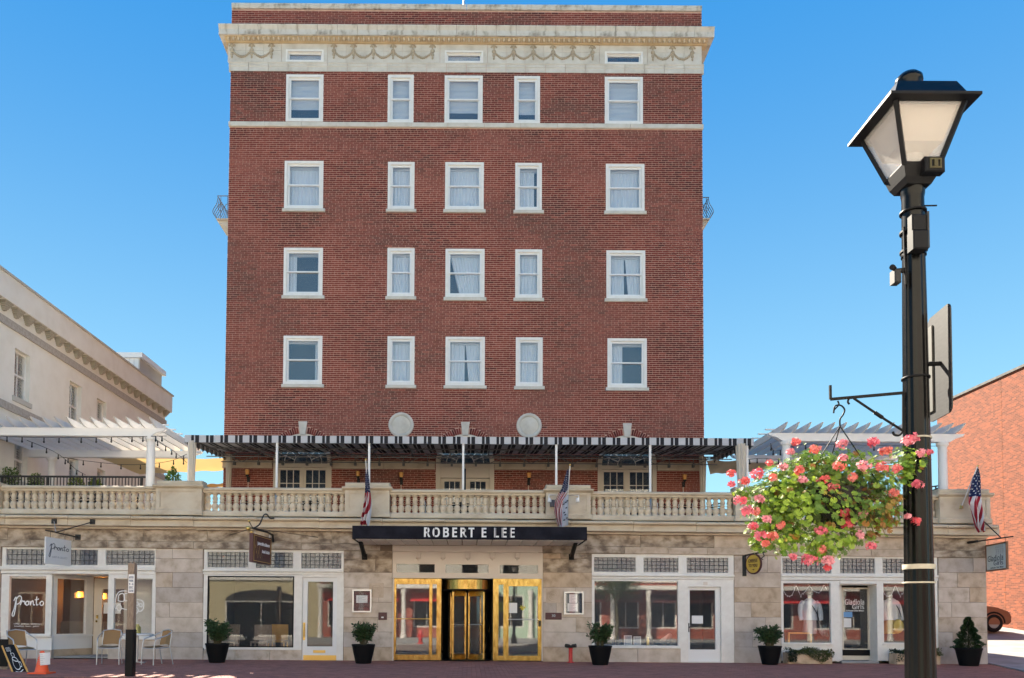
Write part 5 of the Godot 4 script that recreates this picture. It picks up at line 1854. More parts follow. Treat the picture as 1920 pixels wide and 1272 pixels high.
func shop_dress() -> void:
	var full := front(1465, 1042, 1760, 1240)
	shop = thing("dress_shop_storefront", "white dress shop front with mannequins, string lights and a central glass door", "shopfront", Vector3(full.get_center().x, 0, ZF))
	var holes := [front(1468, 1047, 1560, 1076), front(1576, 1047, 1642, 1076), front(1656, 1048, 1748, 1076)]
	frame_board(holes, front(1465, 1042.5, 1760, 1078), M.white, "transom_frame")
	transom(1468, 1560, 1047, 1076, 10, 4)
	transom(1576, 1642, 1047, 1076, 8, 4)
	transom(1656, 1748, 1048, 1076, 10, 4)
	trim_bar(1465, 1760, 1078.2, 1083, 0.02, M.white)
	trim_bar(1465, 1760, 1083.2, 1089, -0.003, M.white)
	var w1 := front(1470, 1094, 1559, 1206)
	frame_board([w1], front(1465, 1089.2, 1576, 1240), M.white)
	pane_of(w1, ZF - 0.06, shop, false)
	var w2 := front(1658, 1094, 1748, 1206)
	frame_board([w2], front(1646, 1089.2, 1760, 1240), M.white)
	pane_of(w2, ZF - 0.06, shop, false)
	for q in [[1466.0, 1562.0], [1656.0, 1750.0]]: slab("sill", front(q[0], 1206.5, q[1], 1210), ZF - 0.019, ZF + 0.015, M.white, shop, 0.006)
	slab("door_head", front(1576.2, 1089.2, 1645.8, 1095), ZF - 0.12, ZF - 0.02, M.white, shop)
	# recessed door
	var zd := ZF - 0.45
	var d := R(1580, 1098, 1637, 1239, zd)
	var xa := front(1576, 1100, 1577, 1101).position.x
	var xb := front(1646, 1100, 1647, 1101).position.x
	var yh := front(1600, 1095, 1601, 1096).end.y
	var b := MB.new()
	b.box(Vector3(xa - 0.05, 0.03, zd - 0.1), Vector3(xa, yh, ZF - 0.121)); b.box(Vector3(xb, 0.03, zd - 0.1), Vector3(xb + 0.05, yh, ZF - 0.121))
	b.box(Vector3(xa + 0.001, d.end.y + 0.004, zd - 0.1), Vector3(xb - 0.001, yh + 0.1, zd - 0.02))
	b.box(Vector3(xa + 0.001, 0.03, zd - 0.1), Vector3(d.position.x - 0.003, d.end.y + 0.003, zd - 0.02)); b.box(Vector3(d.end.x + 0.003, 0.03, zd - 0.1), Vector3(xb - 0.001, d.end.y + 0.003, zd - 0.02))
	put(b, "door_lining", M.white, shop)
	slab("door_soffit", Rect2(xa + 0.001, yh - 0.03, xb - xa - 0.002, 0.029), zd - 0.019, ZF - 0.121, M.white, shop)
	slab("doorstep", Rect2(xa, 0.0, xb - xa, 0.06), zd - 0.1, ZF + 0.03, M.concrete, shop, 0.01)
	d.size.y -= 0.07
	d.position.y = 0.07
	var g := R(1583, 1105, 1629, 1217, zd)
	b = MB.new(); wall_with_holes(b, d, [g], zd - 0.08, zd - 0.03)
	var door := put(b, "door", M.cream_door, shop)
	b = MB.new(); b.rbox(g.grow(0.005), zd - 0.055, zd - 0.05)
	put(b, "pane", M.pane, door)
	slab("kick_plate", R(1581, 1219, 1636, 1230, zd), zd - 0.029, zd - 0.02, M.black, door)
	slab("blue_card", R(1583, 1148, 1600, 1158, zd), zd - 0.049, zd - 0.047, flat(0.16, 0.34, 0.62, 0.7), door)
	slab("opening_times", R(1584, 1160, 1598, 1177, zd), zd - 0.049, zd - 0.047, M.paper, door)
	fit("Gladiola", R(1586, 1124, 1622, 1134.5, zd), zd - 0.046, M.print, shop)
	fit("Girls", R(1600, 1134, 1622, 1142.5, zd), zd - 0.046, M.print, shop)
	fit("Artisan Chic Wear", R(1588, 1144, 1622, 1147, zd), zd - 0.046, M.print, shop, true)
	fit("36", R(1601, 1099, 1607, 1103, zd), zd - 0.018, M.iron, shop, true)
	# window displays: floor, mannequins, bench, plants, strings of lights
	slab("window_floor", Rect2(full.position.x + 0.1, w1.position.y - 0.05, 1.5, 0.04), ZF - 1.0, ZF - 0.13, M.room_warm, shop)
	slab("window_floor", Rect2(w2.position.x - 0.05, w2.position.y - 0.05, 1.5, 0.04), ZF - 1.0, ZF - 0.13, M.room_warm, shop)
	mannequin("mannequin", "headless mannequin in a pale jacket and skirt in the dress shop's left window", U(1519, 1206, ZF - 0.55), w1.position.y, flat(0.62, 0.66, 0.70, 0.9), flat(0.5, 0.38, 0.36, 0.9), 0.0)
	mannequin("mannequin", "mannequin in a white top with a yellow bag, in the window by the lamp post", U(1672, 1206, ZF - 0.55), w2.position.y, flat(0.70, 0.66, 0.60, 0.9), flat(0.6, 0.42, 0.08, 0.9), 0.3)
	var bench := thing("display_bench", "small yellow wooden bench under the clothes in the dress shop window", "bench", Vector3(U(1495, 1206, ZF - 0.5).x, w1.position.y - 0.009, ZF - 0.5))
	var bx := U(1475, 1190, ZF - 0.5).x
	var by := U(1520, 1190, ZF - 0.5).x
	b = MB.new(); b.box(Vector3(bx, w1.position.y + 0.24, ZF - 0.62), Vector3(by, w1.position.y + 0.28, ZF - 0.38)); put(b, "seat", M.wood_yellow, bench)
	for s in [0.04, 0.96]:
		b = MB.new(); b.box(Vector3(lerpf(bx, by, s) - 0.025, w1.position.y - 0.009, ZF - 0.6), Vector3(lerpf(bx, by, s) + 0.025, w1.position.y + 0.239, ZF - 0.4)); put(b, "leg", M.wood_yellow, bench)
	for k in 2:
		var wr: Rect2 = w1 if k == 0 else w2
		b = MB.new()
		var st := thing("window_string_light", "string of small white lights swagged in the dress shop's %s window" % ["left", "right"][k], "string light", Vector3(wr.get_center().x, wr.end.y - 0.2, ZF - 0.2))
		var pts := []
		for q in 41:
			var s := q / 40.0
			pts.append(Vector3(lerpf(wr.position.x + 0.03, wr.end.x - 0.03, s), wr.end.y - 0.04 - (0.34 if s < 0.45 else 0.22) * absf(sin(s * PI * 3.2)) - 0.05 * sin(s * 31.0) * 0.5, ZF - 0.2))
		b.tube(pts, 0.006, -1, 5)
		put(b, "wire", M.paper, st)
		for q in range(1, 40, 2):
			b = MB.new(); b.ball(pts[q] + Vector3(0, -0.012, 0), Vector3(0.014, 0.018, 0.014), 6, 4)
			put(b, "bulb", M.paper, st)
	var dk := thing("spiky_plant", "grey spiky plant in a black trough in the dress shop's left window", "plant", Vector3(U(1548, 1206, ZF - 0.35).x, w1.position.y, ZF - 0.35))
	b = MB.new(); b.box(Vector3(dk.position.x - 0.22, w1.position.y - 0.009, ZF - 0.42), Vector3(dk.position.x + 0.16, w1.position.y + 0.16, ZF - 0.28)); put(b, "trough", M.black, dk)
	b = MB.new()
	for k in 26: leaf_card(b, Vector3(dk.position.x + rng.randf_range(-0.1, 0.06), w1.position.y + 0.16, ZF - 0.35), Vector3(rng.randf_range(-0.5, 0.5), 1, rng.randf_range(-0.3, 0.3)).normalized(), rng.randf_range(0.22, 0.38), 0.025, Color(0.30, 0.34, 0.34))
	put(b, "leaves", M.leaf, dk).set_meta("kind", "stuff")

func mannequin(called: String, label: String, at: Vector3, y0: float, top_m: Material, low_m: Material, turn: float) -> void:
	var t := local_thing(called, label, "mannequin", Vector3(at.x, y0, at.z))
	t.rotation.y = turn
	var b := MB.new()
	b.lathe([[0.15, 0.0], [0.14, 0.015], [0.012, 0.03], [0.012, 0.75]], 14)
	put(b, "stand", M.iron, t)
	b = MB.new()
	b.lathe([[0.19, 0.24], [0.185, 0.4], [0.17, 0.6], [0.13, 0.78]], 18)
	put(b, "skirt", low_m, t)
	b = MB.new()
	b.lathe([[0.20, 0.62], [0.185, 0.78], [0.19, 0.9], [0.215, 1.02], [0.20, 1.12], [0.12, 1.2], [0.065, 1.24]], 18)
	for s in [-1, 1]: b.tube(spline([Vector3(s * 0.17, 1.13, 0), Vector3(s * 0.25, 1.04, 0.01), Vector3(s * 0.285, 0.82, 0.05), Vector3(s * 0.27, 0.62, 0.1)]), 0.075, 0.06, 10)
	put(b, "jacket", top_m, t)
	b = MB.new()
	b.lathe([[0.05, 1.23], [0.045, 1.3], [0.05, 1.32], [0.0, 1.33]], 12)
	put(b, "neck", M.curtain, t)
	if turn != 0.0:
		b = MB.new(); b.ball(Vector3(0.02, 0.45, 0.22), Vector3(0.18, 0.2, 0.09), 12, 8); put(b, "bag", low_m, t)
	b = MB.new()
	b.tube(spline([Vector3(-0.12, 1.18, 0.08), Vector3(0.0, 1.0, 0.215), Vector3(0.14, 0.75, 0.2), Vector3(0.2, 0.6, 0.12)]), 0.012)
	put(b, "strap", M.iron, t)

# ---------------------------------------------------------------- hotel entrance and its canopy
func build_entrance() -> void:
	var full := front(735, 1021, 1018, 1240)
	shop = thing("hotel_entrance", "stone-framed hotel entrance with a brass revolving door between two brass doors", "entrance", Vector3(full.get_center().x, 0, ZF))
	var tw := [front(742, 1057, 816, 1075), front(834, 1058, 917, 1076), front(936, 1059, 1010, 1077)]
	frame_board(tw, front(735, 1021, 1018, 1085), M.lintel, "lintel")
	for s in [[735.0, 738.0], [1016.0, 1018.0]]: slab("jamb", front(s[0], 1085.2, s[1], 1240), ZF - 0.12, ZF - 0.02, M.lintel, shop)
	slab("lintel_band", front(736, 1024, 1017, 1036), ZF - 0.019, ZF + 0.05, M.lintel, shop, 0.01)
	for k in 5:
		var px := 784.0 + k * 46.5
		var r := front(px - 4, 1037.5, px + 4, 1048)
		var b := MB.new()
		b.prism(PackedVector2Array([Vector2(0, 0), Vector2(0.05, 0.02), Vector2(0.06, 0.06), Vector2(0.10, r.size.y), Vector2(0, r.size.y)]), func(p, d): return Vector3(d, r.position.y + p.y, ZF - 0.019 + p.x), r.position.x, r.end.x)
		b.ball(Vector3(r.get_center().x, r.position.y - 0.02, ZF - 0.012), Vector3(0.03, 0.03, 0.02))
		put(b, "console", M.lintel, shop)
	for r in tw:
		var b := MB.new(); b.ring(r.grow(0.004), 0.02, ZF - 0.10, ZF - 0.025)
		var o := put(b, "transom_window", M.lintel, shop)
		pane_of(r, ZF - 0.07, o)
	# side units: fixed narrow light, then a glazed door
	for s in [0, 1]:
		var r := front(737.5, 1085.3, 827, 1239) if s == 0 else front(924.5, 1085.3, 1016, 1239)
		var lights: Array = [front(741.5, 1095, 805, 1229), front(809.5, 1095, 819, 1229)] if s == 0 else [front(953, 1099, 1009.5, 1231), front(934, 1096, 944.5, 1231)]
		var b := MB.new()
		wall_with_holes(b, Rect2(r.position.x, 0.02, r.size.x, r.end.y - 0.02), lights, ZF - 0.16, ZF - 0.06)
		var o := put(b, "brass_frame", M.brass, shop)
		for q in lights:
			b = MB.new(); b.ring(q.grow(0.002), 0.012, ZF - 0.10, ZF - 0.045)
			put(b, "brass_bead", M.brass, o)
			pane_of(q, ZF - 0.1, o, true)
		b = MB.new()
		var y := front(960, 1162, 961, 1163).end.y
		b.tube([Vector3(lights[0].position.x, y, ZF - 0.02), Vector3(lights[0].end.x, y, ZF - 0.02)], 0.013)
		put(b, "push_bar", M.steel if s else M.gold, o)
		if s:
			slab("door_lock", front(1010, 1164, 1014.5, 1175), ZF - 0.059, ZF - 0.04, M.iron, o)
			slab("paper_notice", front(954.5, 1131, 970, 1150), ZF - 0.095, ZF - 0.093, M.paper, o)
			b = MB.new()
			var yp := U(980, 1140, ZF - 0.09)
			for q in 8: leaf_card(b, yp, Vector3(cos(q * 0.785), sin(q * 0.785), 0.1).normalized(), 0.09, 0.03, Color(0.75, 0.6, 0.08))
			put(b, "yellow_bow", M.leaf, o)
	# revolving door: drum, head, four wings
	var c0 := front(828, 1087, 924, 1106)
	var cx := c0.get_center().x
	var rad := c0.size.x / 2 - 0.03
	var zc := ZF - 0.10 - rad * 0.55
	var rv := thing("revolving_door", "dark revolving door with brass wings and a curved brass head", "revolving door", Vector3(cx, 0, zc))
	var yh0 := c0.position.y
	var b := MB.new()
	var arc := []
	for q in 25: arc.append(Vector2(cos(PI * q / 24.0 ), sin(PI * q / 24.0)) * rad)
	for q in 24:
		var p0: Vector2 = arc[q]
		var p1: Vector2 = arc[q + 1]
		b.quad(Vector3(cx + p1.x, yh0, zc + p1.y), Vector3(cx + p0.x, yh0, zc + p0.y), Vector3(cx + p0.x, c0.end.y - 0.01, zc + p0.y), Vector3(cx + p1.x, c0.end.y - 0.01, zc + p1.y))
	b.box(Vector3(cx - rad, yh0 + 0.05, zc - rad), Vector3(cx + rad, yh0 + 0.09, zc))
	put(b, "curved_head", M.brass, rv)
	b = MB.new()
	var full_arc := []
	for q in 33: full_arc.append(Vector3(cx + cos(TAU * q / 32.0) * (rad + 0.01), yh0 - 0.01, zc + sin(TAU * q / 32.0) * (rad + 0.01)))
	b.tube(full_arc, 0.02)
	put(b, "head_rim", M.black, rv)
	for s in [-1, 1]:
		b = MB.new()
		for q in 8:
			var a0: float = (0.0 if s > 0 else PI) + s * lerpf(-0.62, 0.12, q / 8.0)
			var a1: float = (0.0 if s > 0 else PI) + s * lerpf(-0.62, 0.12, (q + 1) / 8.0)
			b.quad(Vector3(cx + cos(a0) * rad, 0.03, zc + sin(a0) * rad), Vector3(cx + cos(a1) * rad, 0.03, zc + sin(a1) * rad), Vector3(cx + cos(a1) * rad, yh0 - 0.03, zc + sin(a1) * rad), Vector3(cx + cos(a0) * rad, yh0 - 0.03, zc + sin(a0) * rad))
		put(b, "drum_wall", M.black_gloss, rv)
	b = MB.new(); b.tube([Vector3(cx, 0.03, zc), Vector3(cx, yh0 + 0.04, zc)], 0.035, -1, 12); put(b, "centre_post", M.black, rv)
	for k in 4:
		var a := deg_to_rad(40.0 + 90.0 * k)
		var dx := Vector3(cos(a), 0, sin(a))
		b = MB.new()
		var ra := rad - 0.03
		for e in [[0.07, 0.115], [ra - 0.045, ra]]: b.bar(Vector3(cx, 1.1, zc) + dx * e[0] + Vector3(0, -1.05, 0), Vector3(cx, 1.1, zc) + dx * e[0] + Vector3(0, yh0 - 1.17, 0), 0.045, 0.045)
		for y in [0.10, yh0 - 0.10]: b.bar(Vector3(cx, y, zc) + dx * 0.08, Vector3(cx, y, zc) + dx * (ra - 0.03), 0.04, 0.14)
		var wgs := put(b, "wing", M.brass, rv)
		b = MB.new(); b.bar(Vector3(cx, (0.17 + yh0 - 0.17) / 2, zc) + dx * 0.08, Vector3(cx, (0.17 + yh0 - 0.17) / 2, zc) + dx * (ra - 0.04), 0.006, yh0 - 0.34)
		put(b, "pane", M.pane, wgs)
		b = MB.new()
		var off := Vector3(-dx.z, 0, dx.x) * 0.06
		b.tube([Vector3(cx, 1.0, zc) + dx * 0.12 + off, Vector3(cx, 1.0, zc) + dx * (ra - 0.08) + off], 0.013)
		put(b, "push_bar", M.steel, wgs)
	b = MB.new(); b.lathe([[rad + 0.02, 0.015], [rad + 0.02, 0.03]], 32, Vector3(cx, 0, zc)); put(b, "floor_ring", M.black, rv)
	# canopy on two brackets
	var zf := -20.4
	var rc := R(660, 987.3, 1101, 1012.0, zf)
	var cn := thing("entrance_canopy", "long flat black canopy with pale stencil letters over the hotel door", "canopy", Vector3(rc.get_center().x, rc.position.y, ZF))
	b = MB.new(); b.cbox(Vector3(rc.position.x, rc.position.y, zf - 0.06), Vector3(rc.end.x, rc.end.y, zf), 0.008)
	put(b, "fascia", M.black_fascia, cn)
	for s in [0, 1]:
		var x := rc.position.x if s == 0 else rc.end.x - 0.06
		b = MB.new(); b.box(Vector3(x, rc.position.y, ZF + 0.02), Vector3(x + 0.06, rc.end.y, zf - 0.061)); put(b, "side_fascia", M.black_fascia, cn)
	b = MB.new(); b.box(Vector3(rc.position.x + 0.061, rc.end.y - 0.06, ZF + 0.02), Vector3(rc.end.x - 0.061, rc.end.y - 0.01, zf - 0.061)); put(b, "roof_sheet", M.black, cn)
	var nx := 15
	for k in nx:
		for j in 3:
			b = MB.new()
			b.box(Vector3(lerpf(rc.position.x + 0.07, rc.end.x - 0.07, float(k) / nx) + 0.012, rc.position.y - 0.012, lerpf(ZF + 0.03, zf - 0.07, j / 3.0) + 0.012), Vector3(lerpf(rc.position.x + 0.07, rc.end.x - 0.07, (k + 1.0) / nx) - 0.012, rc.position.y + 0.02, lerpf(ZF + 0.03, zf - 0.07, (j + 1.0) / 3.0) - 0.012))
			put(b, "soffit_panel", M.white, cn)
	b = MB.new(); b.box(Vector3(rc.position.x + 0.062, rc.position.y + 0.06, ZF + 0.02), Vector3(rc.end.x - 0.062, rc.position.y + 0.08, zf - 0.062)); put(b, "soffit_back", M.joint, cn)
	for px in [682.0, 1073.0]:
		var x := U(px, 1040, ZF + 0.2).x
		b = MB.new()
		var yb := U(px, 1050, ZF + 0.1).y
		b.box(Vector3(x - 0.07, yb, ZF + 0.002), Vector3(x + 0.07, yb + 0.16, ZF + 0.07))
		b.bar(Vector3(x, yb + 0.09, ZF + 0.07), Vector3(x, rc.position.y + 0.02, ZF + 0.95), 0.09, 0.11)
		b.tube(spline([Vector3(x, yb + 0.1, ZF + 0.1), Vector3(x, yb + 0.2, ZF + 0.28), Vector3(x, yb + 0.35, ZF + 0.3)]), 0.03, 0.02)
		put(b, "bracket", M.black, cn)
	var tl := words("ROBERT E LEE", 0.27, true, false, 0.012, 4)
	var bb := tl.get_aabb()
	var want := R(795, 990, 965, 1008, zf)
	var o := put_mesh(tl, "lettering", M.paper, cn)
	o.transform = Transform3D(Basis.from_scale(Vector3(want.size.x / bb.size.x, want.size.y / bb.size.y, 1)), Vector3(want.get_center().x - bb.get_center().x * want.size.x / bb.size.x, want.get_center().y - bb.get_center().y * want.size.y / bb.size.y, zf + 0.008) + o.position)
	b = MB.new()
	for k in 12:
		if k == 6 or k == 8: continue
		var x := lerpf(want.position.x, want.end.x, (k + 0.42) / 12.0)
		b.box(Vector3(x - 0.008, want.position.y - 0.01, zf + 0.001), Vector3(x + 0.008, want.end.y + 0.01, zf + 0.017))
	put(b, "stencil_breaks", M.black_fascia, cn).set_meta("kind", "stuff")
	# notice cases and plaques
	notice_case(front(661, 1106, 697, 1149), M.maroon, "glazed notice case with one paper on maroon felt, left of the hotel door", [front(668, 1117, 689, 1131)])
	notice_case(front(1057, 1110, 1094, 1153), M.print_dark, "glazed notice case with two papers on dark felt, right of the hotel door", [front(1067, 1115, 1082, 1131), front(1064, 1132, 1083, 1147)])
	var r := front(709.5, 1149, 725.5, 1163)
	var pl := thing("bell_plate", "small square dark plate with a white button under the left carved rosette", "plaque", Vector3(r.get_center().x, r.position.y, ZF))
	slab("plate", r, ZF + 0.003, ZF + 0.03, M.maroon, pl, 0.006)
	slab("button", front(715, 1157, 719.5, 1159.5), ZF + 0.031, ZF + 0.036, M.paper, pl)
	r = front(1022.5, 1149.5, 1053, 1162.5)
	pl = thing("number_plaque", "wide dark plaque with the house number under the right carved rosette", "plaque", Vector3(r.get_center().x, r.position.y, ZF))
	slab("plate", r, ZF + 0.003, ZF + 0.025, M.maroon, pl, 0.006)
	fit("30", Rect2(r.get_center().x - 0.05, r.get_center().y - 0.02, 0.10, 0.07), ZF + 0.027, M.print_grey, pl, true)

func notice_case(r: Rect2, felt: Material, label: String, papers: Array) -> void:
	var t := thing("notice_case", label, "notice case", Vector3(r.get_center().x, r.position.y, ZF))
	var b := MB.new(); b.ring(r, 0.04, ZF + 0.003, ZF + 0.075)
	put(b, "case_frame", M.steel, t)
	b = MB.new(); b.rbox(r.grow(-0.04), ZF + 0.003, ZF + 0.02)
	put(b, "felt", felt, t)
	for p in papers:
		slab("paper", p, ZF + 0.021, ZF + 0.023, M.paper, t)
	b = MB.new()
	for p in papers:
		for k in 7:
			var y: float = lerpf(p.end.y - 0.04, p.position.y + 0.03, k / 6.0)
			b.quad(Vector3(p.position.x + 0.04, y - 0.005, ZF + 0.0245), Vector3(p.end.x - 0.04 - 0.05 * (k % 3), y - 0.005, ZF + 0.0245), Vector3(p.end.x - 0.04 - 0.05 * (k % 3), y + 0.003, ZF + 0.0245), Vector3(p.position.x + 0.04, y + 0.003, ZF + 0.0245))
	put(b, "printed_lines", M.print_grey, t).set_meta("kind", "stuff")
	b = MB.new(); b.rbox(r.grow(-0.038), ZF + 0.06, ZF + 0.064)
	put(b, "pane", M.pane, t)

# ---------------------------------------------------------------- the striped awning over the terrace
const ZA := -22.5

func stripe(s: float) -> Color:          # the woven stripe at s metres along the cloth
	var k := fposmod(s, 0.412)
	if k < 0.192 or (k >= 0.270 and k < 0.304): return Color(0.50, 0.50, 0.51)
	return Color(0.022, 0.022, 0.026)

func striped_sheet(b: MB, length: float, at: Callable, rows: int) -> void:   # at(s, v): stripes run along v
	var cuts := [0.0]
	var s := 0.0
	while s < length:
		for e in [0.192, 0.270, 0.304, 0.412]:
			if s + e < length: cuts.append(s + e)
		s += 0.412
	cuts.append(length)
	for k in cuts.size() - 1:
		b.col = stripe((cuts[k] + cuts[k + 1]) / 2)
		for r in rows:
			var v0 := float(r) / rows
			var v1 := float(r + 1) / rows
			b.quad(at.call(cuts[k], v1), at.call(cuts[k + 1], v1), at.call(cuts[k + 1], v0), at.call(cuts[k], v0))
	b.col = Color(1, 1, 1)

func build_awning() -> void:
	var x0 := U(346, 822, ZA).x
	var x1 := U(1413.5, 828, ZA).x
	var yt := U(880, 819.5, ZA).y
	var yb := U(880, 833, ZA).y
	var yw := U(880, 851, ZT).y
	var zw := ZT + 0.03
	var t := thing("striped_awning", "long black-and-white striped canvas awning on thin white posts over the hotel terrace", "awning", Vector3((x0 + x1) / 2, terrace_y, (ZA + ZT) / 2))
	var b := MB.new()
	var sag := func(v): return -0.05 * sin(PI * v)
	striped_sheet(b, x1 - x0, func(s, v): return Vector3(x0 + s, lerpf(yt, yw, v) + sag.call(v), lerpf(ZA, zw, v)), 4)
	put(b, "canopy_cloth", M.fabric, t)
	b = MB.new()
	striped_sheet(b, x1 - x0, func(s, v): return Vector3(x0 + s, lerpf(yb, yt, v), ZA + 0.012 + 0.012 * sin(s * 7.6)), 1)
	put(b, "front_valance", M.fabric, t)
	for s in [0, 1]:
		var x := x0 if s == 0 else x1
		b = MB.new()
		striped_sheet(b, ZA - zw - 0.02, func(q, v): return Vector3(x, lerpf(yt, yw, q / (ZA - zw)) + lerpf(-0.26 + 0.035 * cos(q * TAU / 0.206), 0.0, v), ZA - 0.01 - q), 1)
		put(b, "side_valance", M.fabric, t)
	# frame: posts, rafters, purlins, zigzag trusses and drop rods
	for px in [354.0, 519.0, 692.0, 868.5, 1043.0, 1219.0, 1401.0]:
		var x := U(px, 870, ZA - 0.05).x
		b = MB.new(); b.box(Vector3(x - 0.03, terrace_y, ZA - 0.08), Vector3(x + 0.03, yt - 0.03, ZA - 0.02))
		put(b, "post", M.pergola, t)
	for k in 14:
		var x := lerpf(x0 + 0.06, x1 - 0.06, k / 13.0)
		b = MB.new(); b.bar(Vector3(x, yt - 0.06, ZA - 0.02), Vector3(x, yw - 0.13, zw), 0.035, 0.035)
		put(b, "rafter", M.steel_dull, t)
	for q in [0.0, 0.22, 0.55, 0.97]:
		b = MB.new()
		var y := lerpf(yt, yw, q) - 0.09
		b.tube([Vector3(x0 + 0.02, y, lerpf(ZA - 0.04, zw, q)), Vector3(x1 - 0.02, y, lerpf(ZA - 0.04, zw, q))], 0.02)
		put(b, "purlin", M.steel_dull, t)
	for q in [0.42, 0.80]:
		b = MB.new()
		var yc := lerpf(yt, yw, q) - 0.11
		var z := lerpf(ZA, zw, q)
		var yl := yc - 0.30
		b.tube([Vector3(x0 + 0.1, yl, z), Vector3(x1 - 0.1, yl, z)], 0.016, -1, 6)
		var n := 24
		for k in n:
			var xa := lerpf(x0 + 0.1, x1 - 0.1, float(k) / n)
			var xb := lerpf(x0 + 0.1, x1 - 0.1, (k + 1.0) / n)
			b.tube([Vector3(xa, yl if k % 2 else yc, z), Vector3(xb, yc if k % 2 else yl, z)], 0.013, -1, 5)
		put(b, "truss", M.steel_dull, t)
	for k in 20:
		var x := lerpf(tx0 + 0.4, tx1 - 0.4, k / 19.0)
		var y2 := U(872, 872, ZT).y
		b = MB.new(); b.tube([Vector3(x, yw - 0.12, zw + 0.12), Vector3(x, y2, zw + 0.12)], 0.014, -1, 6); b.box(Vector3(x - 0.035, y2 - 0.07, ZT + 0.062), Vector3(x + 0.035, y2 + 0.05, zw + 0.15))
		put(b, "drop_rod", M.steel_dull, t)
	# tied-back curtains at the four corners
	var n := 0
	for q in [[359.0, 905.0, ZA - 0.05, 0.105, 1], [1390.0, 905.0, ZA - 0.05, 0.13, -1], [428.0, 915.0, ZT + 0.45, 0.10, 1], [1318.0, 915.0, ZT + 0.45, 0.10, -1]]:
		var p := U(q[0], q[1], q[2])
		var top: float = (yt if n < 2 else yw) - 0.16
		var c := thing("terrace_curtain", "pale beige curtain tied to the awning's %s" % ["front left post, beside the cream house", "front right post, beside the flower basket", "rear left corner against the brick hotel", "rear right corner against the brick hotel"][n], "curtain", Vector3(p.x, terrace_y, q[2]), "curtains at the corners of the terrace awning")
		b = MB.new()
		var rr: float = q[3]
		var fl := 0.5 if n % 2 else 0.25
		var prof := []
		for k in 13:
			var s := k / 12.0
			var y := lerpf(terrace_y + 0.05, top, s)
			prof.append([rr * (0.75 + (fl + 0.3) * absf(s - 0.4)), y])
		b.lathe(prof, 48, Vector3(p.x, 0, q[2]), true, 9, 0.30)
		put(b, "cloth", M.curtain, c)
		b = MB.new()
		b.lathe([[rr * 0.82, terrace_y + (top - terrace_y) * 0.38], [rr * 0.85, terrace_y + (top - terrace_y) * 0.42]], 16, Vector3(p.x, 0, q[2]))
		put(b, "tie", M.curtain, c)
		n += 1

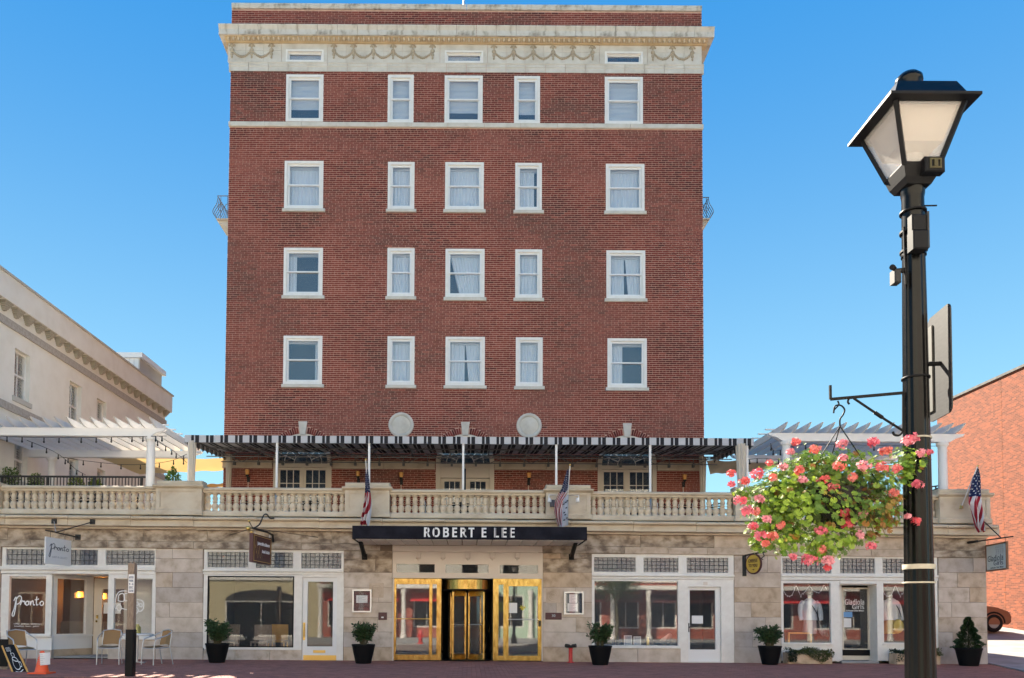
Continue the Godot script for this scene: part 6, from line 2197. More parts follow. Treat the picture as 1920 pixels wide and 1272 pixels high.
# ---------------------------------------------------------------- pergolas, sails, lights
func build_pergolas() -> void:
	pergola(-120.0, 312.0, 811.0, "left_side")
	pergola(1438.0, 1806.0, 822.0, "right_side")
	# shade sails
	sail("golden shade sail stretched behind the left pergola, glowing in the sun", M.sail, [[178.0, 857.0, -26.1], [432.0, 861.0, -26.0], [430.0, 882.0, -29.4], [262.0, 889.0, -29.6]])
	sail("narrow golden shade sail low behind the left end of the balustrade", M.sail, [[340.0, 912.0, -28.2], [428.0, 906.0, -27.4], [428.0, 912.0, -29.2], [345.0, 918.0, -29.4]])
	sail("pale olive shade sail in the shade under the right pergola", M.sail_pale, [[1325.0, 864.0, -26.1], [1500.0, 866.0, -26.1], [1420.0, 884.0, -29.0], [1332.0, 889.0, -29.4]])
	# strings of bulbs
	bulbs("bulb string hung under the front beam of the left pergola", [[-60.0, 815.0, -22.65], [41.0, 820.0, -22.65], [152.0, 821.0, -22.65], [258.0, 819.0, -22.65], [312.0, 818.0, -22.65]], 13)
	bulbs("bulb string sagging down past the cream house behind the left pergola", [[50.0, 826.0, -23.2], [98.0, 846.0, -24.6], [122.0, 862.0, -25.6], [141.0, 880.0, -25.8], [160.0, 891.0, -25.8]], 7)
	bulbs("bulb string under the back beam of the left pergola before the golden sail", [[118.0, 858.0, -25.5], [172.0, 866.0, -25.5], [245.0, 872.0, -25.5], [313.0, 866.0, -25.5], [350.0, 852.0, -24.8]], 8)
	bulbs("bulb string slanting between left pergola and striped awning", [[291.0, 824.0, -22.7], [313.0, 838.0, -23.4], [330.0, 850.0, -24.3], [350.0, 868.0, -25.3]], 5)
	bulbs("bulb string under the rafters of the right pergola", [[1388.0, 866.0, -25.3], [1420.0, 860.0, -25.0], [1460.0, 862.0, -25.0], [1520.0, 864.0, -25.0], [1600.0, 866.0, -25.0]], 9)
	bulbs("bulb string along the front beam of the right pergola above the flowers", [[1445.0, 832.0, -22.65], [1455.0, 846.0, -23.2], [1500.0, 834.0, -22.65], [1550.0, 834.0, -22.65], [1668.0, 836.0, -22.65], [1755.0, 837.0, -22.65]], 10)
	# black railing in front of the cream house
	var zr := -23.5
	var x0 := U(-60, 895, zr).x
	var x1 := U(272, 896, zr).x
	var yr := U(136, 894, zr).y
	var t := thing("black_railing", "black metal railing of thin bars on the terrace before the cream house", "railing", Vector3((x0 + x1) / 2, terrace_y, zr))
	var b := MB.new(); b.box(Vector3(x0, yr - 0.03, zr - 0.03), Vector3(x1, yr + 0.02, zr + 0.03)); put(b, "top_rail", M.iron, t)
	b = MB.new(); b.box(Vector3(x0, terrace_y + 0.25, zr - 0.02), Vector3(x1, terrace_y + 0.29, zr + 0.02)); put(b, "bottom_rail", M.iron, t)
	var bm := MB.new(); bm.box(Vector3(-0.011, terrace_y + 0.291, -0.011), Vector3(0.011, yr - 0.031, 0.011))
	var pm := MB.new(); pm.box(Vector3(-0.032, terrace_y, -0.032), Vector3(0.032, yr - 0.031, 0.032))
	var barm := bm.mesh()
	var postm := pm.mesh()
	for px in [3.0, 89.0, 177.5, 265.0]:
		var o := put_mesh(postm, "post", M.iron, t)
		o.position += Vector3(U(px, 905, zr).x, 0, zr)
	var px := -58.0
	while px < 270:
		var near := false
		for q in [3.0, 89.0, 177.5, 265.0]: near = near or absf(px - q) < 3.0
		if not near:
			var o := put_mesh(barm, "bar", M.iron, t)
			o.position += Vector3(U(px, 905, zr).x, 0, zr)
		px += 6.1
	t = thing("corner_railing", "short black railing beside the white column at the right end of the terrace", "railing", Vector3(U(1752, 910, -22.9).x, terrace_y, -22.9))
	b = MB.new()
	for q in [[1747.0, 913.0, 1764.0, 911.0], [1747.0, 921.0, 1762.0, 915.0]]: b.bar(U(q[0], q[1], -22.9), U(q[2], q[3], -22.9), 0.035)
	for q in [1747.0, 1755.0, 1763.5]: b.bar(Vector3(U(q, 912, -22.9).x, terrace_y, -22.9), U(q, 913, -22.9), 0.03)
	put(b, "rail", M.iron, t)

func pergola(p0: float, p1: float, py: float, _side: String) -> void:
	var z1 := -22.8
	var z2 := -25.9
	var x0 := U(p0, py, z1).x
	var x1 := U(p1, py, z1).x
	var c := U((p0 + p1) / 2, py, z1)
	var left := p0 < 500
	var t := thing("white_pergola", ("sunlit white timber pergola with round columns on the terrace, beside the cream house" if left else "shaded grey-white timber pergola with round columns behind the flower basket"), "pergola", Vector3(c.x, terrace_y, (z1 + z2) / 2), "pergolas at the two ends of the terrace")
	var h := 0.115
	for z in [z1, z2]:
		for q in [-0.09, 0.05]:
			var b := MB.new()
			var poly := PackedVector2Array([Vector2(x0, c.y + h)])
			poly.append(Vector2(x1, c.y + h))
			if left:
				poly = PackedVector2Array([Vector2(x0, c.y - h), Vector2(x1 - 0.42, c.y - h), Vector2(x1 - 0.25, c.y - 0.01), Vector2(x1 - 0.05, c.y + 0.05), Vector2(x1, c.y + h), Vector2(x0, c.y + h)])
			else:
				poly = PackedVector2Array([Vector2(x0 + 0.42, c.y - h), Vector2(x1 - 0.42, c.y - h), Vector2(x1 - 0.25, c.y - 0.01), Vector2(x1 - 0.05, c.y + 0.05), Vector2(x1, c.y + h), Vector2(x0, c.y + h), Vector2(x0 + 0.05, c.y + 0.05), Vector2(x0 + 0.25, c.y - 0.01)])
			b.prism(poly, func(p, d): return Vector3(p.x, p.y, d), z + q, z + q + 0.045)
			put(b, "beam", M.pergola, t)
	var n := int((x1 - x0) / 0.335)
	var b0 := MB.new()
	var ya := c.y + h + 0.002
	b0.prism(PackedVector2Array([Vector2(z1 + 0.62, ya + 0.19), Vector2(z2 - 0.5, ya + 0.19), Vector2(z2 - 0.45, ya + 0.12), Vector2(z2 - 0.25, ya + 0.03), Vector2(z2 - 0.12, ya), Vector2(z1 + 0.12, ya), Vector2(z1 + 0.32, ya + 0.03), Vector2(z1 + 0.5, ya + 0.11)]), func(p, d): return Vector3(d, p.y, p.x), -0.02, 0.02)
	var rm := b0.mesh()
	for k in n:
		var o := put_mesh(rm, "rafter", M.pergola, t)
		o.position += Vector3(lerpf(x0 + 0.35, x1 - 0.25 if left else x1 - 0.3, float(k) / (n - 1)), 0, 0)
	for q in 5:
		var z := lerpf(z1 - 0.4, z2 + 0.4, q / 4.0)
		var b := MB.new(); b.box(Vector3(x0 + 0.1, ya + 0.192, z - 0.02), Vector3(x1 - 0.1, ya + 0.23, z + 0.02))
		put(b, "purlin", M.pergola, t)
	var cols: Array = [[282.0, z1], [60.0, z1 - 0.0], [97.0, z2], [-60.0, z2]] if left else [[1474.0, z1], [1768.0, z1], [1490.0, z2], [1700.0, z2]]
	if left: cols[1] = [-90.0, z1]
	for q in cols:
		var x := U(q[0], 870, q[1]).x
		var b := MB.new()
		var yy := c.y - h - terrace_y
		b.lathe([[0.17, 0.0], [0.17, 0.08], [0.145, 0.1], [0.135, 0.12], [0.115, yy - 0.30], [0.118, yy - 0.27], [0.128, yy - 0.26], [0.118, yy - 0.24], [0.118, yy - 0.14], [0.15, yy - 0.1], [0.165, yy - 0.09], [0.165, yy - 0.001]], 20, Vector3(x, terrace_y, q[1]))
		put(b, "column", M.pergola, t)

func sail(label: String, m: Material, p: Array) -> void:
	var c := []
	for q in p: c.append(U(q[0], q[1], q[2]))
	var mid: Vector3 = (c[0] + c[1] + c[2] + c[3]) / 4.0
	var o := MB.new()
	o.grid(16, 10, func(u, v):
		var a: Vector3 = c[0].lerp(c[1], u)
		var e: Vector3 = c[3].lerp(c[2], u)
		var q := a.lerp(e, v)
		q += (mid - q) * 0.10 * (1.0 - absf(2.0 * u - 1.0)) * (1.0 - pow(absf(2.0 * v - 1.0), 2.0)) * 0.6
		return q + Vector3(0, -0.10 * sin(PI * u) * sin(PI * v) + 0.02 * sin(u * 22.0 + v * 5.0), 0))
	var t := thing("shade_sail", label, "shade sail", mid)
	put(o, "cloth", m, t)

func bulbs(label: String, p: Array, n: int) -> void:
	var pts := []
	for q in p: pts.append(U(q[0], q[1], q[2]))
	var line := spline(pts, 8)
	var t := thing("bulb_string", label, "string light", pts[0], "festoon strings over the terrace")
	var b := MB.new(); b.tube(line, 0.008, -1, 5)
	put(b, "wire", M.iron, t)
	for k in n:
		var at: Vector3 = line[int((line.size() - 1) * (k + 0.5) / n)]
		b = MB.new(); b.lathe([[0.010, -0.16], [0.024, -0.148], [0.028, -0.12], [0.018, -0.09], [0.017, -0.08], [0.017, -0.015], [0.006, 0.0]], 8, at)
		put(b, "bulb", M.iron, t)

# ---------------------------------------------------------------- what stands on the terrace
func build_terrace() -> void:
	# wall lanterns between the arched openings
	var names := ["by the rear left curtain", "left of the left flag", "just right of the left flag's post", "left of the flag with the banner", "by the rear right curtain"]
	var n := 0
	for q in [[463.5, 886.0], [671.0, 889.0], [752.0, 891.0], [992.0, 892.0], [1284.0, 895.5]]:
		var p := U(q[0], q[1], ZT + 0.16)
		var t := thing("wall_lantern", "amber glass wall lantern on the terrace brickwork, %s" % names[n], "lantern", p, "amber lanterns on the terrace wall")
		var b := MB.new(); b.lathe([[0.055, -0.08], [0.075, 0.07], [0.07, 0.085]], 6, p); put(b, "glass", M.amber, t)
		b = MB.new(); b.lathe([[0.02, -0.16], [0.06, -0.10], [0.058, -0.081]], 8, p); b.tube(spline([p + Vector3(0, -0.14, 0), p + Vector3(0, -0.24, -0.04), p + Vector3(0, -0.2, -0.15)]), 0.022); b.box(p + Vector3(-0.05, -0.30, -0.165), p + Vector3(0.05, -0.12, -0.15)); put(b, "bracket", M.iron, t)
		b = MB.new(); b.tube([p + Vector3(-0.01, -0.3, -0.15), p + Vector3(-0.01, -1.2, -0.15)], 0.014, -1, 6); put(b, "conduit", M.cream_door, t)
		n += 1
	# chairs and tables, half seen between the balusters
	var ch := local_thing("terrace_chair", "dark metal cafe chair half hidden behind the terrace balusters", "chair", Vector3.ZERO, "cafe chairs on the hotel terrace")
	var b := MB.new(); b.box(Vector3(-0.22, 0.43, -0.22), Vector3(0.22, 0.46, 0.22)); put(b, "seat", M.black, ch)
	b = MB.new()
	for k in 5: b.box(Vector3(-0.2, 0.56 + 0.075 * k, -0.225), Vector3(0.2, 0.60 + 0.075 * k, -0.205))
	put(b, "backrest", M.black, ch)
	for sx in [-1, 1]:
		b = MB.new(); b.tube([Vector3(sx * 0.22, 0, -0.26), Vector3(sx * 0.21, 0.45, -0.215), Vector3(sx * 0.21, 0.92, -0.25)], 0.014); put(b, "leg", M.steel, ch)
		b = MB.new(); b.tube([Vector3(sx * 0.22, 0, 0.24), Vector3(sx * 0.21, 0.45, 0.21)], 0.014); put(b, "leg", M.steel, ch)
	var spots := [[466.0, -23.7, 0.4], [500.0, -24.3, 2.8], [566.0, -23.6, -0.5], [588.0, -24.2, 2.4], [612.0, -23.8, 1.3], [812.0, -23.9, 1.6], [848.0, -23.7, -0.4], [876.0, -24.3, 2.9], [1150.0, -24.0, 1.0], [1252.0, -23.7, 0.2], [1290.0, -24.2, 2.6], [1330.0, -23.8, -1.2], [1352.0, -24.4, 0.9], [30.0, -23.2, 1.2], [150.0, -23.2, 0.2], [200.0, -23.25, 2.2], [240.0, -23.2, -0.8]]
	for k in spots.size():
		var x := U(spots[k][0], 960, spots[k][1]).x
		if k == 0:
			ch.position = Vector3(x, terrace_y, spots[k][1]); ch.rotation.y = spots[k][2]
		else: copy_of(ch, "terrace_chair", "", Vector3(x, terrace_y, spots[k][1]), spots[k][2])
		var bay := "between the plain pier and the left flag" if k < 5 else ("above the canopy lettering" if k < 8 else ("right of the right-hand flag" if k < 13 else "left of the plain pier"))
		var nth: int = k if k < 5 else (k - 5 if k < 8 else (k - 8 if k < 13 else k - 13))
		get_child(get_child_count() - 1).set_meta("label", "dark chair behind balusters %s, %s of its row" % [bay, ["leftmost", "second", "third", "fourth", "fifth"][nth]])
	var tb := local_thing("terrace_table", "small dark table among chairs behind the terrace balusters", "table", Vector3.ZERO, "tables on the hotel terrace")
	b = MB.new(); b.lathe([[0.36, 0.71], [0.37, 0.72], [0.37, 0.735]], 24); put(b, "table_top", M.black, tb)
	b = MB.new(); b.lathe([[0.22, 0.0], [0.2, 0.02], [0.03, 0.04], [0.03, 0.709]], 14); put(b, "pedestal", M.steel, tb)
	var ts := [[484.0, -24.0], [588.0, -23.75], [862.0, -24.0], [1270.0, -24.0], [1340.0, -24.1], [175.0, -23.2]]
	for k in ts.size():
		var at := Vector3(U(ts[k][0], 960, ts[k][1]).x, terrace_y, ts[k][1])
		if k == 0: tb.position = at
		else: copy_of(tb, "terrace_table", "", at)
		get_child(get_child_count() - 1).set_meta("label", "small dark table behind the balusters, %s" % ["just right of the rear left curtain", "before the left arched window", "before the arched double door", "before the right arched window", "near the rear right curtain", "below the black railing"][k])
	# clipped shrubs
	for q in [[17.0, 896.0, -24.6, 0.30, "round clipped shrub behind the black railing, nearest the left edge"], [67.0, 905.0, -24.6, 0.24, "small dark green shrub behind the black railing, second from the left"], [142.0, 910.0, -24.4, 0.22, "yellow-green shrub behind the middle of the black railing"], [178.0, 910.0, -24.4, 0.16, "low yellow-green shrub right of the middle railing post"], [324.0, 896.0, -23.0, 0.28, "pointed green shrub behind the stone pier left of the awning"]]:
		var p := U(q[0], q[1], q[2])
		var t := thing("terrace_shrub", q[4], "shrub", Vector3(p.x, terrace_y, q[2]), "shrubs on the terrace")
		b = MB.new(); b.lathe([[0.17, 0.0], [0.22, 0.4], [0.2, 0.42]], 16, t.position); put(b, "pot", M.pot, t)
		b = MB.new(); b.tube([t.position + Vector3(0, 0.35, 0), Vector3(p.x, p.y, q[2])], 0.03); put(b, "stem", M.stem, t)
		b = MB.new()
		var pale: bool = q[0] > 100 and q[0] < 200
		for k in 420:
			var d := rdir()
			var cone := 1.0
			if q[0] > 300: cone = clampf(1.0 - 0.75 * (d.y * 0.5 + 0.5), 0.2, 1.0)
			var hgt: float = p.y - terrace_y - 0.25
			var o := Vector3(d.x * cone, d.y, d.z * cone) * float(q[3]) * pow(rng.randf(), 0.4) * Vector3(1.0, 1.1, 1.0)
			var col := Color(0.10, 0.17, 0.025) if not pale else Color(0.20, 0.24, 0.04)
			leaf_card(b, p + o, (d + rdir() * 0.7).normalized(), 0.075, 0.02, col * rng.randf_range(0.5, 1.3))
			if rng.randf() < 0.4: leaf_card(b, Vector3(p.x + d.x * 0.16, terrace_y + 0.45 + rng.randf() * hgt, q[2] + d.z * 0.16), d, 0.08, 0.022, col * rng.randf_range(0.4, 1.0))
		put(b, "foliage", M.leaf, t).set_meta("kind", "stuff")

# ---------------------------------------------------------------- hanging signs
func panel_frame(l: Vector3, r: Vector3) -> Basis:
	var x := r - l
	x.y = 0
	x = x.normalized()
	return Basis(x, Vector3.UP, x.cross(Vector3.UP).normalized())

func hanging_sign(called: String, label: String, tl: Array, tr: Array, bl_y: float, zl: float, zr: float) -> Array:
	var a := U(tl[0], tl[1], zl)
	var c := U(tr[0], tr[1], zr)
	var lo := U(tl[0], bl_y, zl)
	var top := (a.y + c.y) / 2
	var bas := panel_frame(a, c)
	var w := Vector2(a.x - c.x, a.z - c.z).length()
	var h := top - lo.y
	var ctr := Vector3((a.x + c.x) / 2, (top + lo.y) / 2, (a.z + c.z) / 2)
	var t := local_thing(called, label, "sign", ctr)
	t.basis = bas
	return [t, w, h, ctr, bas]

func rod(pts: Array, r: float, called: String, m: Material, t: Node3D) -> void:      # a rod given in world points, put under a turned thing
	var inv := t.transform.affine_inverse()
	var q := []
	for p in pts: q.append(inv * p)
	var b := MB.new(); b.tube(q, r, -1, 8)
	put(b, called, m, t)

func plate_at(p: Vector3, s: float, t: Node3D, m: Material) -> void:
	var b := MB.new(); b.box(Vector3(-s, -s, -0.02), Vector3(s, s, 0.02))
	var o := put(b, "wall_plate", m, t)
	o.transform = t.transform.affine_inverse() * Transform3D(Basis.IDENTITY, p)

func build_signs() -> void:
	# cafe sign
	var s := hanging_sign("cafe_sign", "white hanging sign with dark cursive lettering over the cafe front", [84.5, 1006.0], [132.5, 1015.0], 1057.0, -20.6, -21.75)
	var t: Node3D = s[0]
	var w: float = s[1]
	var h: float = s[2]
	var b := MB.new(); b.cbox(Vector3(-w / 2, -h / 2, -0.015), Vector3(w / 2, h / 2, 0.015), 0.004); put(b, "panel", M.white_blue, t)
	b = MB.new()
	var at := func(p): return Vector3(-w * 0.36 + p.x * w * 0.68, -h * 0.10 + p.y * h * 0.72, 0.0185)
	for st in cafe_script(): ribbon(b, spline(st, 6), 0.030, at)
	put(b, "script_lettering", M.print_dark, t).set_meta("kind", "stuff")
	fit("CAFE & GELATO", Rect2(-w * 0.25, -h * 0.25, w * 0.6, h * 0.07), 0.017, M.print_grey, t)
	var arm0 := U(146, 1008, ZF + 0.03)
	var arm1 := U(85, 994.5, -20.55)
	rod([arm0, arm1], 0.018, "arm", M.iron, t)
	var j := arm1.lerp(arm0, 0.30)
	rod([U(173, 979, ZF + 0.36), j], 0.014, "stay", M.iron, t)
	rod([U(101, 978, ZF + 0.36), j], 0.014, "stay", M.steel, t)
	plate_at(arm0, 0.075, t, M.iron); plate_at(U(173, 979, ZF + 0.36), 0.065, t, M.iron); plate_at(U(101, 978, ZF + 0.36), 0.065, t, M.iron)
	for k in [0.14, 0.86]:
		var p := arm1.lerp(arm0, k)
		rod([p, Vector3(p.x, s[3].y + h / 2 - 0.01, p.z)], 0.006, "hook", M.iron, t)
	# brown office sign
	s = hanging_sign("office_sign", "dark brown hanging sign with gilt monogram, hung over the brass-plated door's shopfront", [471.0, 999.0], [506.0, 1011.0], 1054.0, -20.3, -21.7)
	t = s[0]; w = s[1]; h = s[2]
	b = MB.new(); b.cbox(Vector3(-w / 2, -h / 2, -0.05), Vector3(w / 2, h / 2, 0.05), 0.01); put(b, "panel", M.maroon, t)
	b = MB.new(); b.ring(Rect2(-w / 2 + 0.06, -h / 2 + 0.035, w - 0.12, h - 0.07), 0.014, 0.051, 0.056); put(b, "gilt_line", M.gold, t)
	fit("JamesWm.Moore", Rect2(-w * 0.28, h * 0.10, w * 0.66, h * 0.15), 0.052, M.print, t, true)
	fit("Real Estate", Rect2(-w * 0.02, -h * 0.12, w * 0.40, h * 0.12), 0.052, M.print, t, true)
	b = MB.new()
	var atm := func(p): return Vector3(-w * 0.40 + p.x * w * 0.4, -h * 0.34 + p.y * h * 0.5, 0.054)
	for st in [[Vector2(0.0, 0.9), Vector2(0.15, 0.3), Vector2(0.3, 0.95), Vector2(0.45, 0.3), Vector2(0.62, 0.9)], [Vector2(0.2, 0.5), Vector2(0.35, 0.0), Vector2(0.5, 0.6), Vector2(0.7, 0.02), Vector2(0.85, 0.45), Vector2(0.95, 0.1)], [Vector2(0.1, 1.45), Vector2(0.1, 0.7)]]: ribbon(b, st, 0.035, atm)
	put(b, "monogram", M.gold, t).set_meta("kind", "stuff")
	var hub := U(474, 991, -20.45)
	var wl := U(512, 1016, ZF + 0.05)
	rod([hub, U(500, 998, -21.3), U(511, 1004, -21.8), wl], 0.03, "arm", M.iron, t)
	rod(spline([hub, U(486, 984, -20.8), U(494, 967, -21.2), U(500, 965, -21.3), U(506, 972, -21.5), U(514, 972, ZF + 0.47)]), 0.018, "scroll", M.iron, t)
	rod([U(430, 1004, ZF + 0.03), hub], 0.008, "stay", M.iron, t)
	rod([U(596, 1008, ZF + 0.03), hub], 0.008, "stay", M.iron, t)
	rod([hub, U(467, 979, -20.4)], 0.012, "finial_stem", M.iron, t)
	for q in [[467.0, 977.0, 0.035], [465.0, 991.0, 0.06], [471.0, 998.0, 0.035]]:
		b = MB.new(); b.ball(t.transform.affine_inverse() * U(q[0], q[1], -20.4), Vector3.ONE * q[2], 10, 6); put(b, "brass_ball", M.gold, t)
	for k in [0.1, 0.85]:
		var p := hub.lerp(U(511, 1004, -21.8), k)
		rod([p, Vector3(p.x, s[3].y + h / 2 - 0.01, p.z)], 0.008, "hook", M.steel, t)
	# oval cheese shop sign
	var a := U(1399, 1058, ZF + 0.10)
	var c := U(1428.5, 1058, -21.45)
	var bas := panel_frame(a, c)
	t = local_thing("oval_sign", "small oval yellow sign with a dark rim on a black bracket, over the pier", "sign", (a + c) / 2)
	t.basis = bas
	w = Vector2(a.x - c.x, a.z - c.z).length() / 2
	h = 19.5 / F * 21.7
	for q in [[1.0, 0.0, M.maroon, "rim"], [0.86, 0.012, flat(0.55, 0.36, 0.05, 0.5), "face"]]:
		b = MB.new()
		var poly := PackedVector2Array()
		for k in 36: poly.append(Vector2(cos(TAU * k / 36) * w, sin(TAU * k / 36) * h) * float(q[0]))
		b.prism(poly, func(p, d): return Vector3(p.x, p.y, d), -0.02 - q[1], 0.02 + q[1])
		put(b, q[3], q[2], t)
	fit("CHEESE", Rect2(-w * 0.58, h * 0.14, w * 1.16, h * 0.34), 0.036, M.maroon, t, true)
	fit("TO YOU", Rect2(-w * 0.55, -h * 0.32, w * 1.1, h * 0.32), 0.036, M.maroon, t, true)
	b = MB.new(); b.prism(PackedVector2Array([Vector2(-0.05, -h * 0.55), Vector2(0.03, -h * 0.62), Vector2(0.05, -h * 0.5)]), func(p, d): return Vector3(p.x, p.y, d), 0.032, 0.038); put(b, "cheese_wedge", M.maroon, t)
	var pl := U(1396, 1061, ZF + 0.02)
	b = MB.new(); b.cbox(Vector3(-0.05, -0.29, -0.02), Vector3(0.05, 0.27, 0.03), 0.02)
	var o := put(b, "wall_plate", M.iron, t)
	o.transform = t.transform.affine_inverse() * Transform3D(Basis.IDENTITY, pl)
	rod([U(1397, 1042, ZF + 0.05), U(1412, 1039, -21.7), U(1434, 1035.5, -21.35)], 0.022, "arm", M.iron, t)
	rod(spline([U(1430, 1037, -21.4), U(1433, 1043, -21.4), U(1428, 1047, -21.4), U(1431, 1050, -21.4)], 5), 0.012, "scroll", M.iron, t)
	# framed dress shop sign at the corner
	s = hanging_sign("dress_shop_sign", "brown-framed grey sign with flowers and script lettering at the building's right corner", [1849.5, 1023.0], [1889.0, 1015.5], 1073.0, -21.9, -20.75)
	t = s[0]; w = s[1]; h = s[2]
	b = MB.new(); b.ring(Rect2(-w / 2, -h / 2, w, h), 0.04, -0.025, 0.025); put(b, "sign_frame", flat(0.22, 0.10, 0.05, 0.6), t)
	b = MB.new(); b.rbox(Rect2(-w / 2 + 0.041, -h / 2 + 0.041, w - 0.082, h - 0.082), -0.012, 0.012); put(b, "panel", flat(0.60, 0.64, 0.61, 0.7), t)
	fit("Gladiola", Rect2(-w * 0.40, -h * 0.14, w * 0.72, h * 0.22), 0.014, M.print_dark, t)
	fit("Girls", Rect2(-w * 0.12, -h * 0.30, w * 0.44, h * 0.17), 0.014, M.print_dark, t)
	fit("Artisan Chic Wear", Rect2(-w * 0.28, -h * 0.41, w * 0.62, h * 0.06), 0.014, M.print_dark, t)
	b = MB.new()
	for k in 4:
		var px := w * (0.02 + 0.1 * k)
		ribbon(b, spline([Vector2(px + 0.05, -h * 0.15), Vector2(px + 0.02, h * 0.1), Vector2(px, h * 0.38)], 5), 0.012, func(p): return Vector3(p.x, p.y, 0.0155))
		for q in 4:
			var cc := Vector2(px + 0.03 * sin(q * 2.0), h * (0.14 + 0.08 * q))
			var lp := []
			for r in 9: lp.append(cc + Vector2(cos(TAU * r / 8) * 0.035, sin(TAU * r / 8) * 0.03))
			ribbon(b, lp, 0.010, func(p): return Vector3(p.x, p.y, 0.0165))
	put(b, "flower_drawing", M.print_grey, t).set_meta("kind", "stuff")
	rod([U(1815, 1018, ZF + 0.03), U(1900, 1006.5, -20.5)], 0.018, "arm", M.iron, t)
	rod([U(1816, 1018, ZF + 0.03), U(1833, 1015.5, ZF + 0.45)], 0.035, "arm_socket", M.iron, t)
	rod([U(1878, 1009.5, -21.0), U(1843, 976, ZF + 0.36)], 0.014, "stay", M.iron, t)
	for k in [1853.0, 1886.0]:
		var p := U(k, 1013.5 if k < 1870 else 1009.0, -21.75 if k < 1870 else -20.85)
		rod([p, Vector3(p.x, s[3].y + h / 2 - 0.005, p.z)], 0.006, "hook", M.iron, t)

# ---------------------------------------------------------------- flags
func flag_tex() -> ImageTexture:
	var im := Image.create(380, 208, false, Image.FORMAT_RGB8)
	for k in 13: im.fill_rect(Rect2i(0, k * 16, 380, 16), L(0.34, 0.015, 0.03) if k % 2 == 0 else L(0.72, 0.70, 0.70))
	im.fill_rect(Rect2i(0, 0, 152, 112), L(0.012, 0.022, 0.085))
	for r in 9:
		for k in (6 if r % 2 == 0 else 5):
			var c := Vector2((12.0 if r % 2 == 0 else 24.0) + k * 25.0, 11.0 + r * 11.2)
			for y in range(-6, 7):
				for x in range(-6, 7):
					var p := Vector2(x, y)
					var a := fposmod(atan2(p.x, -p.y) + PI / 5.0, TAU / 5.0) - PI / 5.0
					if p.length() < 2.6 + 2.8 * maxf(0.0, 1.0 - absf(a) * 2.6): im.set_pixel(int(c.x) + x, int(c.y) + y, L(0.74, 0.74, 0.74))
	return ImageTexture.create_from_image(im)

func flag(label: String, rows: Array, z: float, pole: Array, shear: float) -> void:
	var pa := U(pole[0], pole[1], pole[2])
	var pb := U(pole[3], pole[4], pole[5])
	var t := thing("flag", label, "flag", pb, "flags on poles along the balustrade")
	var b := MB.new(); b.tube([pb, pa], 0.016, 0.013, 10); put(b, "pole", M.paper, t)
	b = MB.new(); b.ball(pa, Vector3.ONE * 0.028, 10, 6); put(b, "finial", M.gold, t)
	b = MB.new(); b.lathe([[0.05, 0.0], [0.03, 0.08]], 10, pb + Vector3(0, -0.04, 0)); put(b, "socket", M.gold, t)
	var n := rows.size()
	b = MB.new()
	var nu := 30
	var nv := 40
	var k0 := b.v.size()
	var pts := []
	for j in nv + 1:
		var s := float(j) / nv * (n - 1)
		var q := mini(int(s), n - 2)
		var f := s - q
		var py := lerpf(rows[q][0], rows[q + 1][0], f)
		var xa := lerpf(rows[q][1], rows[q + 1][1], f)
		var xb := lerpf(rows[q][2], rows[q + 1][2], f)
		var ss := float(j) / nv
		for k in nu + 1:
			var u := float(k) / nu
			var p := U(lerpf(xa, xb, u), py + 2.0 * sin(u * 7.0 + 1.0) * ss, z)
			p.z += (0.09 * sin(u * 15.0 + ss * 3.0) + 0.05 * sin(u * 6.0 - ss * 4.0)) * (0.25 + 0.75 * ss)
			pts.append(p)
			b.v.append(p)
			b.c.append(Color(1, 1, 1))
			var v := clampf(0.02 + u * 0.5 + maxf(0.0, ss - 0.28) * (0.55 + shear * (u - 0.5)), 0.01, 0.99)
			b.t.append(Vector2(0.02 + ss * 0.96, v))
	for j in nv + 1:
		for k in nu + 1:
			var i0 := j * (nu + 1) + k
			var du: Vector3 = pts[j * (nu + 1) + mini(k + 1, nu)] - pts[j * (nu + 1) + maxi(k - 1, 0)]
			var dv: Vector3 = pts[mini(j + 1, nv) * (nu + 1) + k] - pts[maxi(j - 1, 0) * (nu + 1) + k]
			b.n.append(-du.cross(dv).normalized())
			if j < nv and k < nu:
				var w := i0 + nu + 1
				b.i.append_array(PackedInt32Array([i0, i0 + 1, w, i0 + 1, w + 1, w]))
	put(b, "cloth", M.flag, t)

